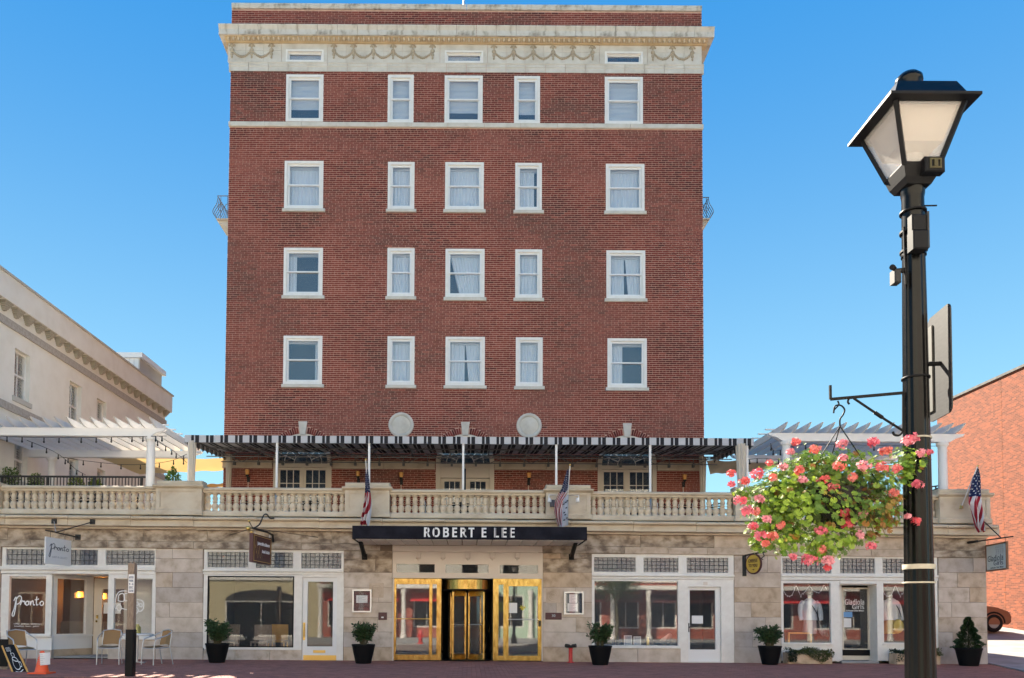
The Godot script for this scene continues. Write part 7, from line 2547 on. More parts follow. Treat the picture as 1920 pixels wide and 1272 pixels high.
func build_flags() -> void:
	M.flag = StandardMaterial3D.new()
	M.flag.albedo_texture = flag_tex()
	M.flag.roughness = 0.85
	M.flag.backlight_enabled = true
	M.flag.backlight = Color(0.3, 0.3, 0.3)
	flag("furled stars-and-stripes flag hanging left of the entrance canopy's middle, before the left pier", [[880.0, 685.2, 690.0], [898.0, 684.8, 692.0], [916.0, 684.5, 693.5], [936.0, 683.2, 695.6], [955.0, 680.5, 696.0], [972.0, 677.0, 694.0], [985.5, 675.0, 691.5]], -21.25, [685.6, 862.0, -21.1, 691.0, 952.0, ZF + 0.30], -0.9)
	flag("stars-and-stripes flag hanging beside a pale blue banner, before the right pier", [[881.0, 1063.5, 1066.5], [900.0, 1058.0, 1066.0], [916.0, 1052.8, 1065.0], [926.0, 1047.0, 1062.0], [940.0, 1040.5, 1056.0], [958.0, 1038.5, 1054.5], [974.0, 1042.0, 1054.5], [986.0, 1047.0, 1053.0]], -21.25, [1068.8, 872.0, -21.1, 1063.0, 955.0, ZF + 0.30], 0.9)
	flag("stars-and-stripes flag on a white pole at the balustrade's right end, before the orange wall", [[877.0, 1832.5, 1834.5], [894.0, 1825.5, 1839.0], [912.0, 1820.0, 1840.5], [929.0, 1816.0, 1841.5], [943.0, 1814.5, 1843.0], [957.0, 1822.0, 1843.5], [972.5, 1827.0, 1844.0], [985.0, 1829.5, 1844.0], [997.0, 1836.0, 1845.5]], -21.3, [1833.8, 874.0, -21.2, 1803.0, 951.0, ZF + 0.30], 0.7)
	# banner and lamp bar beside the middle flag
	var t := thing("pale_banner", "pale blue narrow banner with small dark print beside the right-hand flag", "banner", U(1058, 989, -21.35))
	var b := MB.new()
	b.grid(8, 14, func(u, v): return U(lerpf(lerpf(1054.0, 1049.0, v), lerpf(1066.0, 1065.3, v), u), lerpf(lerpf(938.0, 926.5, u), lerpf(990.0, 985.5, u), v), -21.42 + 0.04 * sin(u * 5.0 + v * 2.0)))
	put(b, "cloth", flat(0.42, 0.47, 0.55, 0.8), t)
	b = MB.new()
	for q in [[1057.0, 946.0], [1061.0, 943.0], [1064.0, 940.0], [1058.0, 962.0], [1062.0, 953.0], [1060.0, 966.0], [1063.0, 972.0], [1058.0, 976.0]]:
		var p := U(q[0], q[1], -21.36)
		b.quad(p + Vector3(-0.03, -0.02, 0), p + Vector3(0.02, -0.01, 0), p + Vector3(0.03, 0.03, 0), p + Vector3(-0.02, 0.02, 0))
	put(b, "print", M.print_dark, t).set_meta("kind", "stuff")
	t = thing("twin_spotlight", "white bar with two small spotlights above the right-hand pier's panel", "spotlight", U(1057, 929, ZF + 0.4))
	b = MB.new(); b.tube([U(1029, 936, -21.5), U(1029.5, 928.5, -21.5), U(1085, 929.5, -21.5), U(1085, 937, -21.5)], 0.017); b.tube([U(1057, 929, -21.5), U(1057, 930, ZF + 0.27)], 0.017); put(b, "bar", M.paper, t)
	for px in [1030.5, 1083.0]:
		b = MB.new()
		var p := U(px, 938.5, -21.48)
		b.lathe([[0.03, 0.06], [0.05, 0.0], [0.055, -0.05], [0.03, -0.052]], 12, p)
		put(b, "spot_head", M.paper, t)
	t = thing("grey_junction_box", "small grey box on the pier behind the right-hand flag", "box", U(1035, 951, ZF + 0.3))
	b = MB.new(); var r := R(1031, 938, 1040, 951, ZF + 0.3); b.cbox(Vector3(r.position.x, r.position.y, ZF + 0.289), Vector3(r.end.x, r.end.y, ZF + 0.36), 0.01); put(b, "case", flat(0.1, 0.1, 0.115), t)
	t = thing("white_pipe", "thin white pipe running along the ledge above the entrance canopy", "pipe", U(890, 984, ZF + 0.42))
	b = MB.new(); b.tube([U(735, 978.0, ZF + 0.38), U(1046, 980.5, ZF + 0.38), U(1048, 972, ZF + 0.34)], 0.016); put(b, "tube", M.paper, t)

# ---------------------------------------------------------------- things on the pavement
func leafy_pot(seed_k: int, tall: float, wide: float) -> Node3D:
	var t := local_thing("potted_shrub", "x", "potted plant", Vector3.ZERO, "potted shrubs along the shopfronts")
	var b := MB.new()
	b.lathe([[0.17, 0.0], [0.18, 0.02], [0.235, 0.26], [0.262, 0.40], [0.27, 0.405], [0.27, 0.44], [0.245, 0.44], [0.24, 0.40]], 28)
	put(b, "pot", M.pot, t)
	b = MB.new(); b.lathe([[0.238, 0.38], [0.10, 0.40], [0.0, 0.405]], 20); put(b, "soil", M.soil, t)
	var r := RandomNumberGenerator.new()
	r.seed = seed_k
	b = MB.new()
	var lv := MB.new()
	for k in 34:
		var a := r.randf() * TAU
		var e := Vector3(cos(a) * wide * r.randf_range(0.25, 1.0), r.randf_range(0.42, 1.0) * tall, sin(a) * wide * r.randf_range(0.25, 1.0))
		var root := Vector3(cos(a) * 0.06, 0.40, sin(a) * 0.06)
		var pts := spline([root, root.lerp(Vector3(e.x, 0.40 + e.y, e.z), 0.5) + Vector3(0, 0.05, 0), Vector3(e.x, 0.40 + e.y * 0.9, e.z)], 5)
		b.tube(pts, 0.009, 0.004, 5)
		for q in range(3, pts.size()):
			for w in 8:
				var d := Vector3(r.randf_range(-1, 1), r.randf_range(-0.3, 0.9), r.randf_range(-1, 1)).normalized()
				var tone := r.randf_range(0.45, 1.35)
				leaf_card(lv, pts[q] + d * r.randf_range(0.0, 0.06), d, r.randf_range(0.05, 0.085), r.randf_range(0.012, 0.02), Color(0.045 * tone, 0.088 * tone, 0.032 * tone))
	put(b, "stems", M.stem, t).set_meta("kind", "stuff")
	put(lv, "foliage", M.leaf, t).set_meta("kind", "stuff")
	return t

func build_pavement_things() -> void:
	var spots := [[346.0, 1254.0, 5, 0.60, 0.33, "black pot with a bushy shrub between the cafe's chair and the office window"], [669.0, 1250.0, 6, 0.56, 0.25, "black pot with a sparse narrow shrub, under the maroon notice case"],
		[1127.0, 1248.0, 7, 0.58, 0.30, "black pot with a dark shrub beside the red standpipe, right of the hotel entrance"], [1444.0, 1247.0, 8, 0.55, 0.34, "black pot with an open spreading shrub on the pavement under the oval sign's pier"]]
	for q in spots:
		var t := leafy_pot(q[2], q[3], q[4])
		t.set_meta("label", q[5])
		var p := UY(q[0], q[1], 0.0)
		t.position = Vector3(p.x, 0.003, maxf(p.z, -21.55))
		t.position.z = minf(t.position.z, -20.6)
		t.rotation.y = q[2]
		t.scale = Vector3.ONE * 1.12
	# spruce
	var t := local_thing("potted_spruce", "black tub with a small cone-shaped spruce at the right corner of the stone building", "potted plant", Vector3(U(1817, 1240, -21.2).x, 0.003, -21.2))
	var b := MB.new(); b.lathe([[0.22, 0.0], [0.23, 0.02], [0.29, 0.3], [0.315, 0.42], [0.33, 0.42], [0.33, 0.47], [0.30, 0.47], [0.295, 0.43]], 28); put(b, "tub", M.pot, t)
	b = MB.new(); b.lathe([[0.29, 0.41], [0.0, 0.43]], 20); put(b, "soil", M.soil, t)
	b = MB.new(); b.tube([Vector3(0, 0.4, 0), Vector3(0.01, 0.8, 0), Vector3(0, 1.24, 0)], 0.03, 0.008); put(b, "trunk", M.stem, t)
	b = MB.new()
	for k in 5200:
		var s := pow(rng.randf(), 0.75)
		var y := lerpf(1.28, 0.46, s)
		var a := rng.randf() * TAU
		var rr := (0.02 + 0.37 * s) * (0.86 + 0.2 * sin(y * 34.0 + 1.5 * sin(a * 3.0))) * pow(rng.randf(), 0.25)
		var d := Vector3(cos(a), 0.35, sin(a)).normalized()
		var tone := rng.randf_range(0.5, 1.4)
		leaf_card(b, Vector3(cos(a) * rr, y, sin(a) * rr), (d + rdir() * 0.4).normalized(), 0.06, 0.011, Color(0.028 * tone, 0.060 * tone, 0.018 * tone))
	put(b, "foliage", M.leaf, t).set_meta("kind", "stuff")
	# low stone troughs with trailing plants
	for q in [[1476.0, 1558.0, 1216.0, 1243.0, "low stone trough overflowing with small-leaved green plants, left of the dress shop's door"], [1678.0, 1760.0, 1216.0, 1241.0, "low stone trough with green plants, mostly behind the lamp post"]]:
		var r := R(q[0], q[2], q[1], q[3], -21.6)
		t = thing("planter_trough", q[4], "planter", Vector3(r.get_center().x, 0, -21.6), "planter troughs before the dress shop")
		b = MB.new(); b.cbox(Vector3(r.position.x, 0.005, -21.9), Vector3(r.end.x, 0.30, -21.5), 0.012)
		put(b, "trough", M.stone_brown, t)
		b = MB.new()
		for k in 2200:
			var u := rng.randf()
			var hang := clampf(1.0 - 2.5 * absf(u - 0.72), 0.0, 1.0) if q[0] < 1500 else 0.2
			var x := lerpf(r.position.x - 0.03, r.end.x + 0.02, u)
			var over := rng.randf()
			var p := Vector3(x, 0.30 + 0.15 * rng.randf() * (0.65 + 0.35 * sin(x * 9.0)), rng.randf_range(-21.9, -21.47))
			if over < 0.5 * hang + 0.12 or (u < 0.18 and over < 0.8 and q[0] < 1500): p = Vector3(x, 0.33 - rng.randf() * (0.30 * maxf(hang, 0.9 if u < 0.18 else 0.25)), rng.randf_range(-21.49, -21.40))
			var d := (Vector3(0, 0.4, 0.6) + rdir()).normalized()
			var tone := rng.randf_range(0.4, 1.3)
			leaf_card(b, p, d, 0.045, 0.014, (Color(0.075, 0.095, 0.022) if u > 0.18 else Color(0.02, 0.04, 0.018)) * tone)
		put(b, "foliage", M.leaf, t).set_meta("kind", "stuff")
	# red standpipe
	var sp := Vector3(U(1070, 1240, ZF + 0.45).x, 0.0, ZF + 0.45)
	t = thing("standpipe", "short red standpipe with a dark double-ended cap, right of the hotel entrance", "standpipe", sp)
	b = MB.new(); b.lathe([[0.10, 0.0], [0.10, 0.02], [0.055, 0.03], [0.05, 0.36], [0.06, 0.37], [0.06, 0.40]], 16, sp); put(b, "pipe", M.red, t)
	b = MB.new(); b.lathe([[0.05, 0.401], [0.08, 0.43], [0.06, 0.47]], 14, sp); put(b, "head", M.iron, t)
	for s in [-1, 1]:
		b = MB.new(); b.tube([sp + Vector3(s * 0.04, 0.445, 0), sp + Vector3(s * 0.14, 0.46, 0.05)], 0.048, 0.052, 12); put(b, "outlet_cap", M.iron, t)
	# wooden post with its sign
	var zp := -15.9
	var p0 := U(243, 1280, zp)
	var ptop := U(240.5, 1057, zp)
	t = thing("parking_post", "weathered wooden post wrapped black below, carrying a narrow white parking sign, before the cafe", "post", Vector3(p0.x, 0, zp))
	var wd := 0.066
	var ysplit := U(241, 1181, zp).y
	b = MB.new(); b.cbox(Vector3(p0.x - wd, ysplit, zp - wd), Vector3(p0.x + wd, ptop.y, zp + wd), 0.008); b.box(Vector3(p0.x - wd * 0.7, ptop.y, zp - 0.02), Vector3(p0.x - wd * 0.4, ptop.y + 0.03, zp + 0.02)); b.box(Vector3(p0.x + wd * 0.4, ptop.y, zp - 0.02), Vector3(p0.x + wd * 0.7, ptop.y + 0.035, zp + 0.02)); put(b, "post", M.wood, t)
	b = MB.new(); b.cbox(Vector3(p0.x - wd - 0.012, -0.01, zp - wd - 0.012), Vector3(p0.x + wd + 0.012, ysplit - 0.001, zp + wd + 0.012), 0.012); put(b, "black_wrap", M.black, t)
	var rs := R(239.3, 1077.5, 250.6, 1112.5, zp + wd + 0.03)
	b = MB.new(); b.cbox(Vector3(rs.position.x, rs.position.y, zp + wd + 0.002), Vector3(rs.end.x, rs.end.y, zp + wd + 0.012), 0.003); put(b, "sign_plate", M.paper, t)
	var blue := flat(0.04, 0.08, 0.16, 0.7)
	var txt := ["MTRD", "PARK", "9 - 6", "EXC", "SUN"]
	for k in 5: fit(txt[k], Rect2(rs.position.x + 0.018, lerpf(rs.end.y, rs.position.y, 0.22 + 0.18 * k), rs.size.x - 0.036, rs.size.y * 0.12), zp + wd + 0.013, blue, t, true)
	# cone with a paper on it
	var zc := -16.4
	var cp := Vector3(U(78, 1250, zc).x, -0.0, zc)
	t = thing("traffic_cone", "orange traffic cone with a white paper taped round its top", "cone", cp)
	b = MB.new(); b.box(cp + Vector3(-0.19, 0.0, -0.19), cp + Vector3(0.19, 0.03, 0.19)); put(b, "base", M.orange, t)
	var ctop := U(73, 1221, zc).y
	b = MB.new(); b.lathe([[0.14, 0.03], [0.132, 0.06], [0.055, ctop - 0.06], [0.038, ctop - 0.005], [0.03, ctop]], 20, cp); put(b, "cone_body", M.orange, t)
	b = MB.new()
	var pr := R(67, 1226, 87.5, 1249, zc + 0.12)
	b.grid(8, 4, func(u, v): return Vector3(lerpf(pr.position.x, pr.end.x, u) + 0.02 * v, lerpf(pr.end.y, pr.position.y, v) + 0.02 * u, zc + 0.125 - 0.10 * pow(2.0 * u - 1.0, 2.0) - 0.02 * (1.0 - v)))
	put(b, "paper", M.paper, t)
	b = MB.new()
	for k in 6:
		var y := lerpf(pr.end.y - 0.03, pr.position.y + 0.03, k / 5.0)
		b.quad(Vector3(pr.get_center().x - 0.06, y, zc + 0.128), Vector3(pr.get_center().x + 0.03 + 0.02 * (k % 3), y, zc + 0.128), Vector3(pr.get_center().x + 0.03 + 0.02 * (k % 3), y + 0.006, zc + 0.128), Vector3(pr.get_center().x - 0.06, y + 0.006, zc + 0.128))
	put(b, "printed_lines", M.print_grey, t).set_meta("kind", "stuff")
	chalkboards()
	cafe_furniture()
	parked_car()

func chalkboards() -> void:
	# the A-board leans back and is turned a little; only its upper part is in the frame
	var z := -16.9
	var tl := U(2, 1212, z - 0.12)
	var tr := U(29, 1209, z - 0.18)
	var br := U(64, 1284, z + 0.08)
	var bl := U(33, 1290, z + 0.18)
	var t := thing("chalkboard_sign", "wooden-framed black chalkboard A-sign with white chalk drawing, standing before the cafe", "chalkboard", Vector3((bl.x + br.x) / 2, 0, z))
	var at := func(u, v, d): return bl.lerp(br, u).lerp(tl.lerp(tr, u), v) + (br - bl).cross(tl - bl).normalized() * d
	var b := MB.new()
	var q := func(u0, u1, v0, v1, d0, d1): b.hexa([at.call(u0, v0, d0), at.call(u1, v0, d0), at.call(u1, v1, d0), at.call(u0, v1, d0), at.call(u0, v0, d1), at.call(u1, v0, d1), at.call(u1, v1, d1), at.call(u0, v1, d1)])
	q.call(0.0, 0.11, 0.0, 1.0, -0.02, 0.02)
	q.call(0.89, 1.0, 0.0, 1.0, -0.02, 0.02)
	put(b, "wooden_frame", M.wood_yellow, t)
	b = MB.new()
	q = func(u0, u1, v0, v1, d0, d1): b.hexa([at.call(u0, v0, d0), at.call(u1, v0, d0), at.call(u1, v1, d0), at.call(u0, v1, d0), at.call(u0, v0, d1), at.call(u1, v0, d1), at.call(u1, v1, d1), at.call(u0, v1, d1)])
	q.call(0.111, 0.889, 0.0, 0.985, -0.012, 0.008)
	for k in 5: q.call(0.111 + 0.155 * k, 0.111 + 0.155 * (k + 1), 0.986, 0.995 + 0.02 * sin(PI * (k + 0.5) / 5.0), -0.012, 0.008)
	put(b, "board", M.black, t)
	b = MB.new()
	var pt := func(p): return at.call(p.x, p.y, 0.0115)
	var cup := [[Vector2(0.36, 0.66), Vector2(0.30, 0.52), Vector2(0.36, 0.42), Vector2(0.52, 0.40), Vector2(0.66, 0.46), Vector2(0.68, 0.60)], [Vector2(0.36, 0.66), Vector2(0.50, 0.60), Vector2(0.68, 0.60), Vector2(0.60, 0.68), Vector2(0.44, 0.70), Vector2(0.36, 0.66)], [Vector2(0.66, 0.56), Vector2(0.78, 0.56), Vector2(0.76, 0.46), Vector2(0.64, 0.46)], [Vector2(0.44, 0.72), Vector2(0.40, 0.78), Vector2(0.46, 0.80), Vector2(0.44, 0.86)], [Vector2(0.56, 0.71), Vector2(0.60, 0.77), Vector2(0.54, 0.80)], [Vector2(0.26, 0.36), Vector2(0.5, 0.33), Vector2(0.76, 0.38)]]
	for st in cup: ribbon(b, spline(st, 5), 0.022, pt)
	put(b, "chalk_drawing", M.chalk, t).set_meta("kind", "stuff")
	b = MB.new()
	for k in 5: ribbon(b, [Vector2(0.2, 0.94 - 0.022 * k), Vector2(0.5 + 0.05 * (k % 2), 0.945 - 0.022 * k)], 0.006, pt)
	for k in 4: ribbon(b, [Vector2(0.28 + 0.02 * k, 0.28 - 0.05 * k), Vector2(0.74 - 0.05 * (k % 2), 0.30 - 0.05 * k)], 0.014, pt)
	put(b, "chalk_writing", M.chalk, t).set_meta("kind", "stuff")
	b = MB.new()
	for u in [0.05, 0.95]: b.bar(at.call(u, 0.97, -0.03), U(lerpf(25.0, 51.0, u), 1262.0, z - 0.6) * Vector3(1, 0, 1), 0.03)
	put(b, "rear_leg", M.wood_yellow, t)
	# a second dark board, cut by the frame's left edge
	var p := U(-2, 1265, -17.6)
	t = thing("dark_board", "black board at the pavement's left edge, behind the chalkboard A-sign", "chalkboard", Vector3(p.x, 0, -17.6))
	b = MB.new(); b.cbox(Vector3(p.x - 0.5, 0.06, -17.64), Vector3(p.x + 0.16, 0.66, -17.6), 0.01); put(b, "board", M.black, t)
	b = MB.new(); b.box(Vector3(p.x - 0.5, 0.0, -17.66), Vector3(p.x + 0.18, 0.059, -17.58)); put(b, "foot", M.wood, t)

func cafe_furniture() -> void:
	var t := local_thing("cafe_chair", "x", "chair", Vector3.ZERO, "wicker armchairs before the cafe")
	var b := MB.new()
	b.grid(8, 6, func(u, v): return Vector3(lerpf(-0.21, 0.21, u), 0.44 - 0.02 * sin(PI * u) + 0.02 * v, lerpf(0.22, -0.2, v)))
	b.grid(8, 6, func(u, v): return Vector3(lerpf(0.21, -0.21, u), 0.425 - 0.02 * sin(PI * u) + 0.02 * v, lerpf(0.22, -0.2, v)))
	put(b, "seat", M.wicker, t)
	b = MB.new()
	for off in [0.0, 0.014]:
		b.grid(10, 8, func(u, v): return Vector3(lerpf(-0.20, 0.20, u) * (1.0 + 0.08 * v), 0.47 + 0.36 * v + 0.02 * sin(PI * u), -0.20 - 0.08 * v - 0.045 * sin(PI * u) - off))
	put(b, "backrest", M.wicker, t)
	for s in [-1, 1]:
		b = MB.new(); b.tube(spline([Vector3(s * 0.25, 0.0, 0.25), Vector3(s * 0.245, 0.35, 0.24), Vector3(s * 0.25, 0.60, 0.20), Vector3(s * 0.255, 0.66, 0.08), Vector3(s * 0.25, 0.72, -0.12), Vector3(s * 0.20, 0.80, -0.265)], 5), 0.0135); put(b, "arm", M.steel, t)
		b = MB.new(); b.tube([Vector3(s * 0.23, 0.0, -0.30), Vector3(s * 0.215, 0.44, -0.21), Vector3(s * 0.20, 0.82, -0.275)], 0.0125); put(b, "leg", M.steel, t)
		b = MB.new(); b.tube([Vector3(s * 0.243, 0.40, 0.235), Vector3(s * 0.215, 0.42, -0.215)], 0.010); put(b, "side_rail", M.steel, t)
	b = MB.new(); b.tube([Vector3(-0.244, 0.40, 0.235), Vector3(0.244, 0.40, 0.235)], 0.010); put(b, "front_rail", M.steel, t)
	b = MB.new(); b.tube([Vector3(-0.20, 0.82, -0.275), Vector3(0.0, 0.85, -0.31), Vector3(0.20, 0.82, -0.275)], 0.0125); put(b, "top_rail", M.steel, t)
	var zc := -19.6
	t.set_meta("label", "wicker armchair with steel legs before the cafe door, left of the small table")
	t.position = Vector3(U(205, 1250, zc).x, 0.003, zc)
	t.rotation.y = PI + 0.25 - PI
	copy_of(t, "cafe_chair", "wicker armchair with steel legs right of the small table, turned towards it", Vector3(U(293, 1250, zc).x, 0.003, zc), -0.62)
	copy_of(t, "cafe_chair", "wicker armchair partly hidden behind the chalkboard A-sign", Vector3(U(38, 1250, -18.4).x, 0.003, -18.4), 0.9)
	var tp := Vector3(U(256, 1245, -20.1).x, 0.0, -20.1)
	t = thing("cafe_table", "small round pale cafe table between two wicker armchairs, behind the wooden post", "table", tp)
	b = MB.new(); b.lathe([[0.36, 0.70], [0.38, 0.71], [0.38, 0.735], [0.37, 0.74]], 32, tp); put(b, "table_top", M.white_blue, t)
	b = MB.new(); b.lathe([[0.03, 0.03], [0.03, 0.699]], 14, tp); put(b, "column", M.steel, t)
	for k in 4:
		var d := Vector3(cos(TAU * k / 4 + 0.5), 0, sin(TAU * k / 4 + 0.5))
		b = MB.new(); b.bar(tp + Vector3(0, 0.035, 0), tp + d * 0.27 + Vector3(0, 0.02, 0), 0.045, 0.02); put(b, "foot", M.steel, t)

func parked_car() -> void:
	# only a front corner shows past the stone building
	var p := U(1871, 1160, -31.2)
	var y0 := lot_y(-31.2)
	var t := local_thing("parked_car", "bronze car whose front corner shows past the stone building by the orange wall", "car", Vector3(p.x - 2.1, y0, -31.2))
	var paint := flat(0.17, 0.065, 0.03, 0.3, 0.35)
	paint.clearcoat_enabled = true
	var side := PackedVector2Array([Vector2(-2.15, 0.32), Vector2(2.0, 0.28), Vector2(2.12, 0.38), Vector2(2.13, 0.60), Vector2(2.02, 0.78), Vector2(1.6, 0.93), Vector2(0.95, 1.02), Vector2(-2.0, 1.05), Vector2(-2.2, 0.9), Vector2(-2.22, 0.5)])
	var b := MB.new()
	var taper := func(p2, d): return Vector3(p2.x - 0.10 * pow(absf(d) / 0.9, 4.0) * signf(p2.x), p2.y, d * (1.0 - 0.05 * maxf(0.0, p2.y - 0.6)))
	var zs := [-0.9, -0.82, -0.45, 0.0, 0.45, 0.82, 0.9]
	for k in zs.size() - 1:
		for s in side.size():
			var a := side[s]
			var c := side[(s + 1) % side.size()]
			b.quad(taper.call(a, zs[k]), taper.call(c, zs[k]), taper.call(c, zs[k + 1]), taper.call(a, zs[k + 1]))
	var idx := Geometry2D.triangulate_polygon(side)
	for s in range(0, idx.size(), 3):
		for z in [-0.9, 0.9]: b.tri(taper.call(side[idx[s]], z), taper.call(side[idx[s + 1]], z), taper.call(side[idx[s + 2]], z))
	put(b, "body", paint, t)
	var cab := PackedVector2Array([Vector2(-2.0, 1.055), Vector2(1.0, 1.025), Vector2(0.35, 1.52), Vector2(0.1, 1.60), Vector2(-1.6, 1.62), Vector2(-1.95, 1.5)])
	b = MB.new(); b.prism(cab, func(p2, d): return Vector3(p2.x, p2.y, d * (1.0 - 0.22 * maxf(0.0, p2.y - 1.02))), -0.80, 0.80)
	put(b, "cabin", paint, t)
	for s in [-1, 1]:
		for q in [[-1.75, -0.75], [-0.68, 0.25]]:
			b = MB.new()
			var f := func(x, y): return Vector3(x, y, s * (0.803 * (1.0 - 0.22 * (y - 1.02)) + 0.004))
			b.quad(f.call(q[0], 1.12), f.call(q[1] + (0.28 if q[1] > 0 else 0.0), 1.10), f.call(q[1], 1.48), f.call(q[0] + 0.05, 1.50))
			put(b, "side_window", M.black_gloss, t)
	b = MB.new(); b.quad(Vector3(0.93, 1.085, 0.68), Vector3(0.93, 1.085, -0.68), Vector3(0.40, 1.495, -0.60), Vector3(0.40, 1.495, 0.60)); put(b, "windscreen", M.black_gloss, t)
	for s in [-1, 1]:
		for x in [-1.35, 1.38]:
			b = MB.new()
			var disc := []
			for k in 25: disc.append(Vector3(x + cos(TAU * k / 24) * 0.27, 0.34 + sin(TAU * k / 24) * 0.27, s * 0.84))
			b.tube(disc, 0.085, -1, 10, false)
			var wh := put(b, "wheel", M.black, t)
			b = MB.new()
			b.tube([Vector3(x, 0.34, s * 0.78), Vector3(x, 0.34, s * 0.885)], 0.21, 0.20, 18)
			put(b, "rim", flat(0.30, 0.29, 0.28, 0.5), wh)
			b = MB.new()
			var arch := []
			for k in 13: arch.append(Vector3(x + cos(PI * k / 12) * 0.40, 0.34 + sin(PI * k / 12) * 0.40, s * 0.872))
			b.tube(arch, 0.045, -1, 8)
			put(b, "wheel_arch", M.black, t)
		b = MB.new(); b.ball(Vector3(1.98, 0.72, s * 0.66), Vector3(0.14, 0.08, 0.2), 10, 6); put(b, "headlight", M.steel, t)
	b = MB.new(); b.box(Vector3(2.08, 0.36, -0.55), Vector3(2.145, 0.52, 0.55)); put(b, "grille", M.black, t)

# ---------------------------------------------------------------- the street lamp close to the camera
const ZL := -4.0
var lamp_x: float

func build_lamp() -> void:
	var lo := U(1721, 1268, ZL)
	var hi := U(1717, 352, ZL)
	lamp_x = (lo.x + hi.x) / 2
	var t := thing("street_lamp", "tall black fluted street lamp post with a tapered four-sided lantern, nearest the camera", "street lamp", Vector3(lamp_x, -0.1, ZL))
	var y_top := hi.y
	var b := MB.new()
	b.lathe([[0.16, -0.1], [0.16, 0.12], [0.13, 0.15], [0.115, 0.3], [0.075, 0.34], [0.072, 0.9], [0.070, 1.2], [0.0635, 2.0], [0.0575, 2.75], [0.054, y_top - 0.36]], 96, Vector3(lamp_x, 0, ZL), true, 10, 0.07)
	put(b, "fluted_post", M.black_gloss, t)
	b = MB.new()
	b.lathe([[0.0585, y_top - 0.36], [0.0585, y_top - 0.34], [0.054, y_top - 0.335], [0.052, y_top - 0.06], [0.056, y_top - 0.04], [0.058, y_top]], 32, Vector3(lamp_x, 0, ZL))
	put(b, "neck", M.black_gloss, t)
	# lantern: cup, four corner bars, four panes, eaves, roof, cap
	var c := Vector3(lamp_x, 0, ZL)
	var yb0 := y_top - 0.012
	var yb1 := y_top + 0.075
	var yg1 := y_top + 0.345
	b = MB.new()
	frustum(b, c, yb0, 0.062, yb0 + 0.03, 0.078)
	frustum(b, c, yb0 + 0.0301, 0.078, yb1, 0.094)
	put(b, "cup", M.black, t)
	var h0 := 0.093
	var h1 := 0.176
	for s in [[-1, -1], [1, -1], [1, 1], [-1, 1]]:
		b = MB.new()
		b.bar(c + Vector3(s[0] * (h0 - 0.006), yb1 - 0.005, s[1] * (h0 - 0.006)), c + Vector3(s[0] * (h1 - 0.006), yg1, s[1] * (h1 - 0.006)), 0.02)
		put(b, "corner_bar", M.black, t)
	var fm: StandardMaterial3D = M.frost
	for k in 4:
		var r := Basis(Vector3.UP, TAU4 * k)
		b = MB.new()
		var p := func(x, y, d): return c + r * Vector3(x, y, d)
		var g0 := h0 - 0.012
		var g1 := h1 - 0.012
		b.hexa([p.call(-g0, yb1, g0 - 0.006), p.call(g0, yb1, g0 - 0.006), p.call(g1, yg1, g1 - 0.006), p.call(-g1, yg1, g1 - 0.006), p.call(-g0, yb1, g0), p.call(g0, yb1, g0), p.call(g1, yg1, g1), p.call(-g1, yg1, g1)])
		put(b, "pane", fm, t)
		b = MB.new()
		b.bar(p.call(-g0 + 0.004, yb1 + 0.004, g0 + 0.004), p.call(g0 - 0.004, yb1 + 0.004, g0 + 0.004), 0.012)
		put(b, "pane_bead", M.black, t)
	b = MB.new()
	frustum(b, c, lerpf(yb1, yg1, 0.40), lerpf(h0, h1, 0.40) - 0.026, yg1 - 0.003, h1 - 0.030)
	put(b, "reflector", flat(0.68, 0.56, 0.46, 0.6), t)
	b = MB.new()
	b.lathe([[0.05, yb1 + 0.002], [0.062, yb1 + 0.03], [0.05, yb1 + 0.085], [0.0, yb1 + 0.10]], 18, c)
	put(b, "globe", flat(0.78, 0.76, 0.72, 0.3), t)
	b = MB.new()
	b.box(c + Vector3(-0.222, yg1, -0.222), c + Vector3(0.222, yg1 + 0.014, 0.222))
	put(b, "eaves", M.black, t)
	b = MB.new()
	frustum(b, c, yg1 + 0.0141, 0.184, yg1 + 0.034, 0.180)
	frustum(b, c, yg1 + 0.0342, 0.180, yg1 + 0.115, 0.146)
	frustum(b, c, yg1 + 0.1152, 0.146, yg1 + 0.125, 0.10)
	put(b, "roof", M.black_gloss, t)
	b = MB.new()
	b.lathe([[0.058, yg1 + 0.125], [0.058, yg1 + 0.20], [0.066, yg1 + 0.205], [0.064, yg1 + 0.225], [0.045, yg1 + 0.246], [0.0, yg1 + 0.255]], 24, c + Vector3(-0.01, 0, 0.0))
	put(b, "photocell_cap", M.black_gloss, t)
	b = MB.new()
	b.cbox(c + Vector3(-0.005, yb0 + 0.028, 0.076), c + Vector3(0.095, yb0 + 0.105, 0.126), 0.006)
	put(b, "socket_box", M.black, t)
	b = MB.new()
	b.ring(Rect2(lamp_x + 0.016, yb0 + 0.042, 0.058, 0.05), 0.008, ZL + 0.1262, ZL + 0.131); b.box(c + Vector3(0.036, yb0 + 0.05, 0.1262), c + Vector3(0.054, yb0 + 0.084, 0.134))
	put(b, "socket", M.stem, t)
	# straps
	for q in [[386.0, 0.058, M.black], [702.0, 0.061, M.black], [1062.0, 0.0700, M.strap], [1092.0, 0.0703, M.strap], [817.0, 0.063, M.strap]]:
		var y := U(1718, q[0], ZL + 0.07).y
		b = MB.new()
		var hh := 0.012 if q[0] == 1062.0 else 0.004
		b.lathe([[q[1] + 0.002, y - hh], [q[1] + 0.005, y - hh], [q[1] + 0.005, y + hh], [q[1] + 0.002, y + hh]], 32, c)
		put(b, "strap", q[2], t)
	b = MB.new()
	var ys := U(1740, 386, ZL + 0.05).y
	b.tube([Vector3(lamp_x + 0.03, ys, ZL + 0.05), Vector3(lamp_x + 0.095, ys + 0.004, ZL + 0.045)], 0.004)
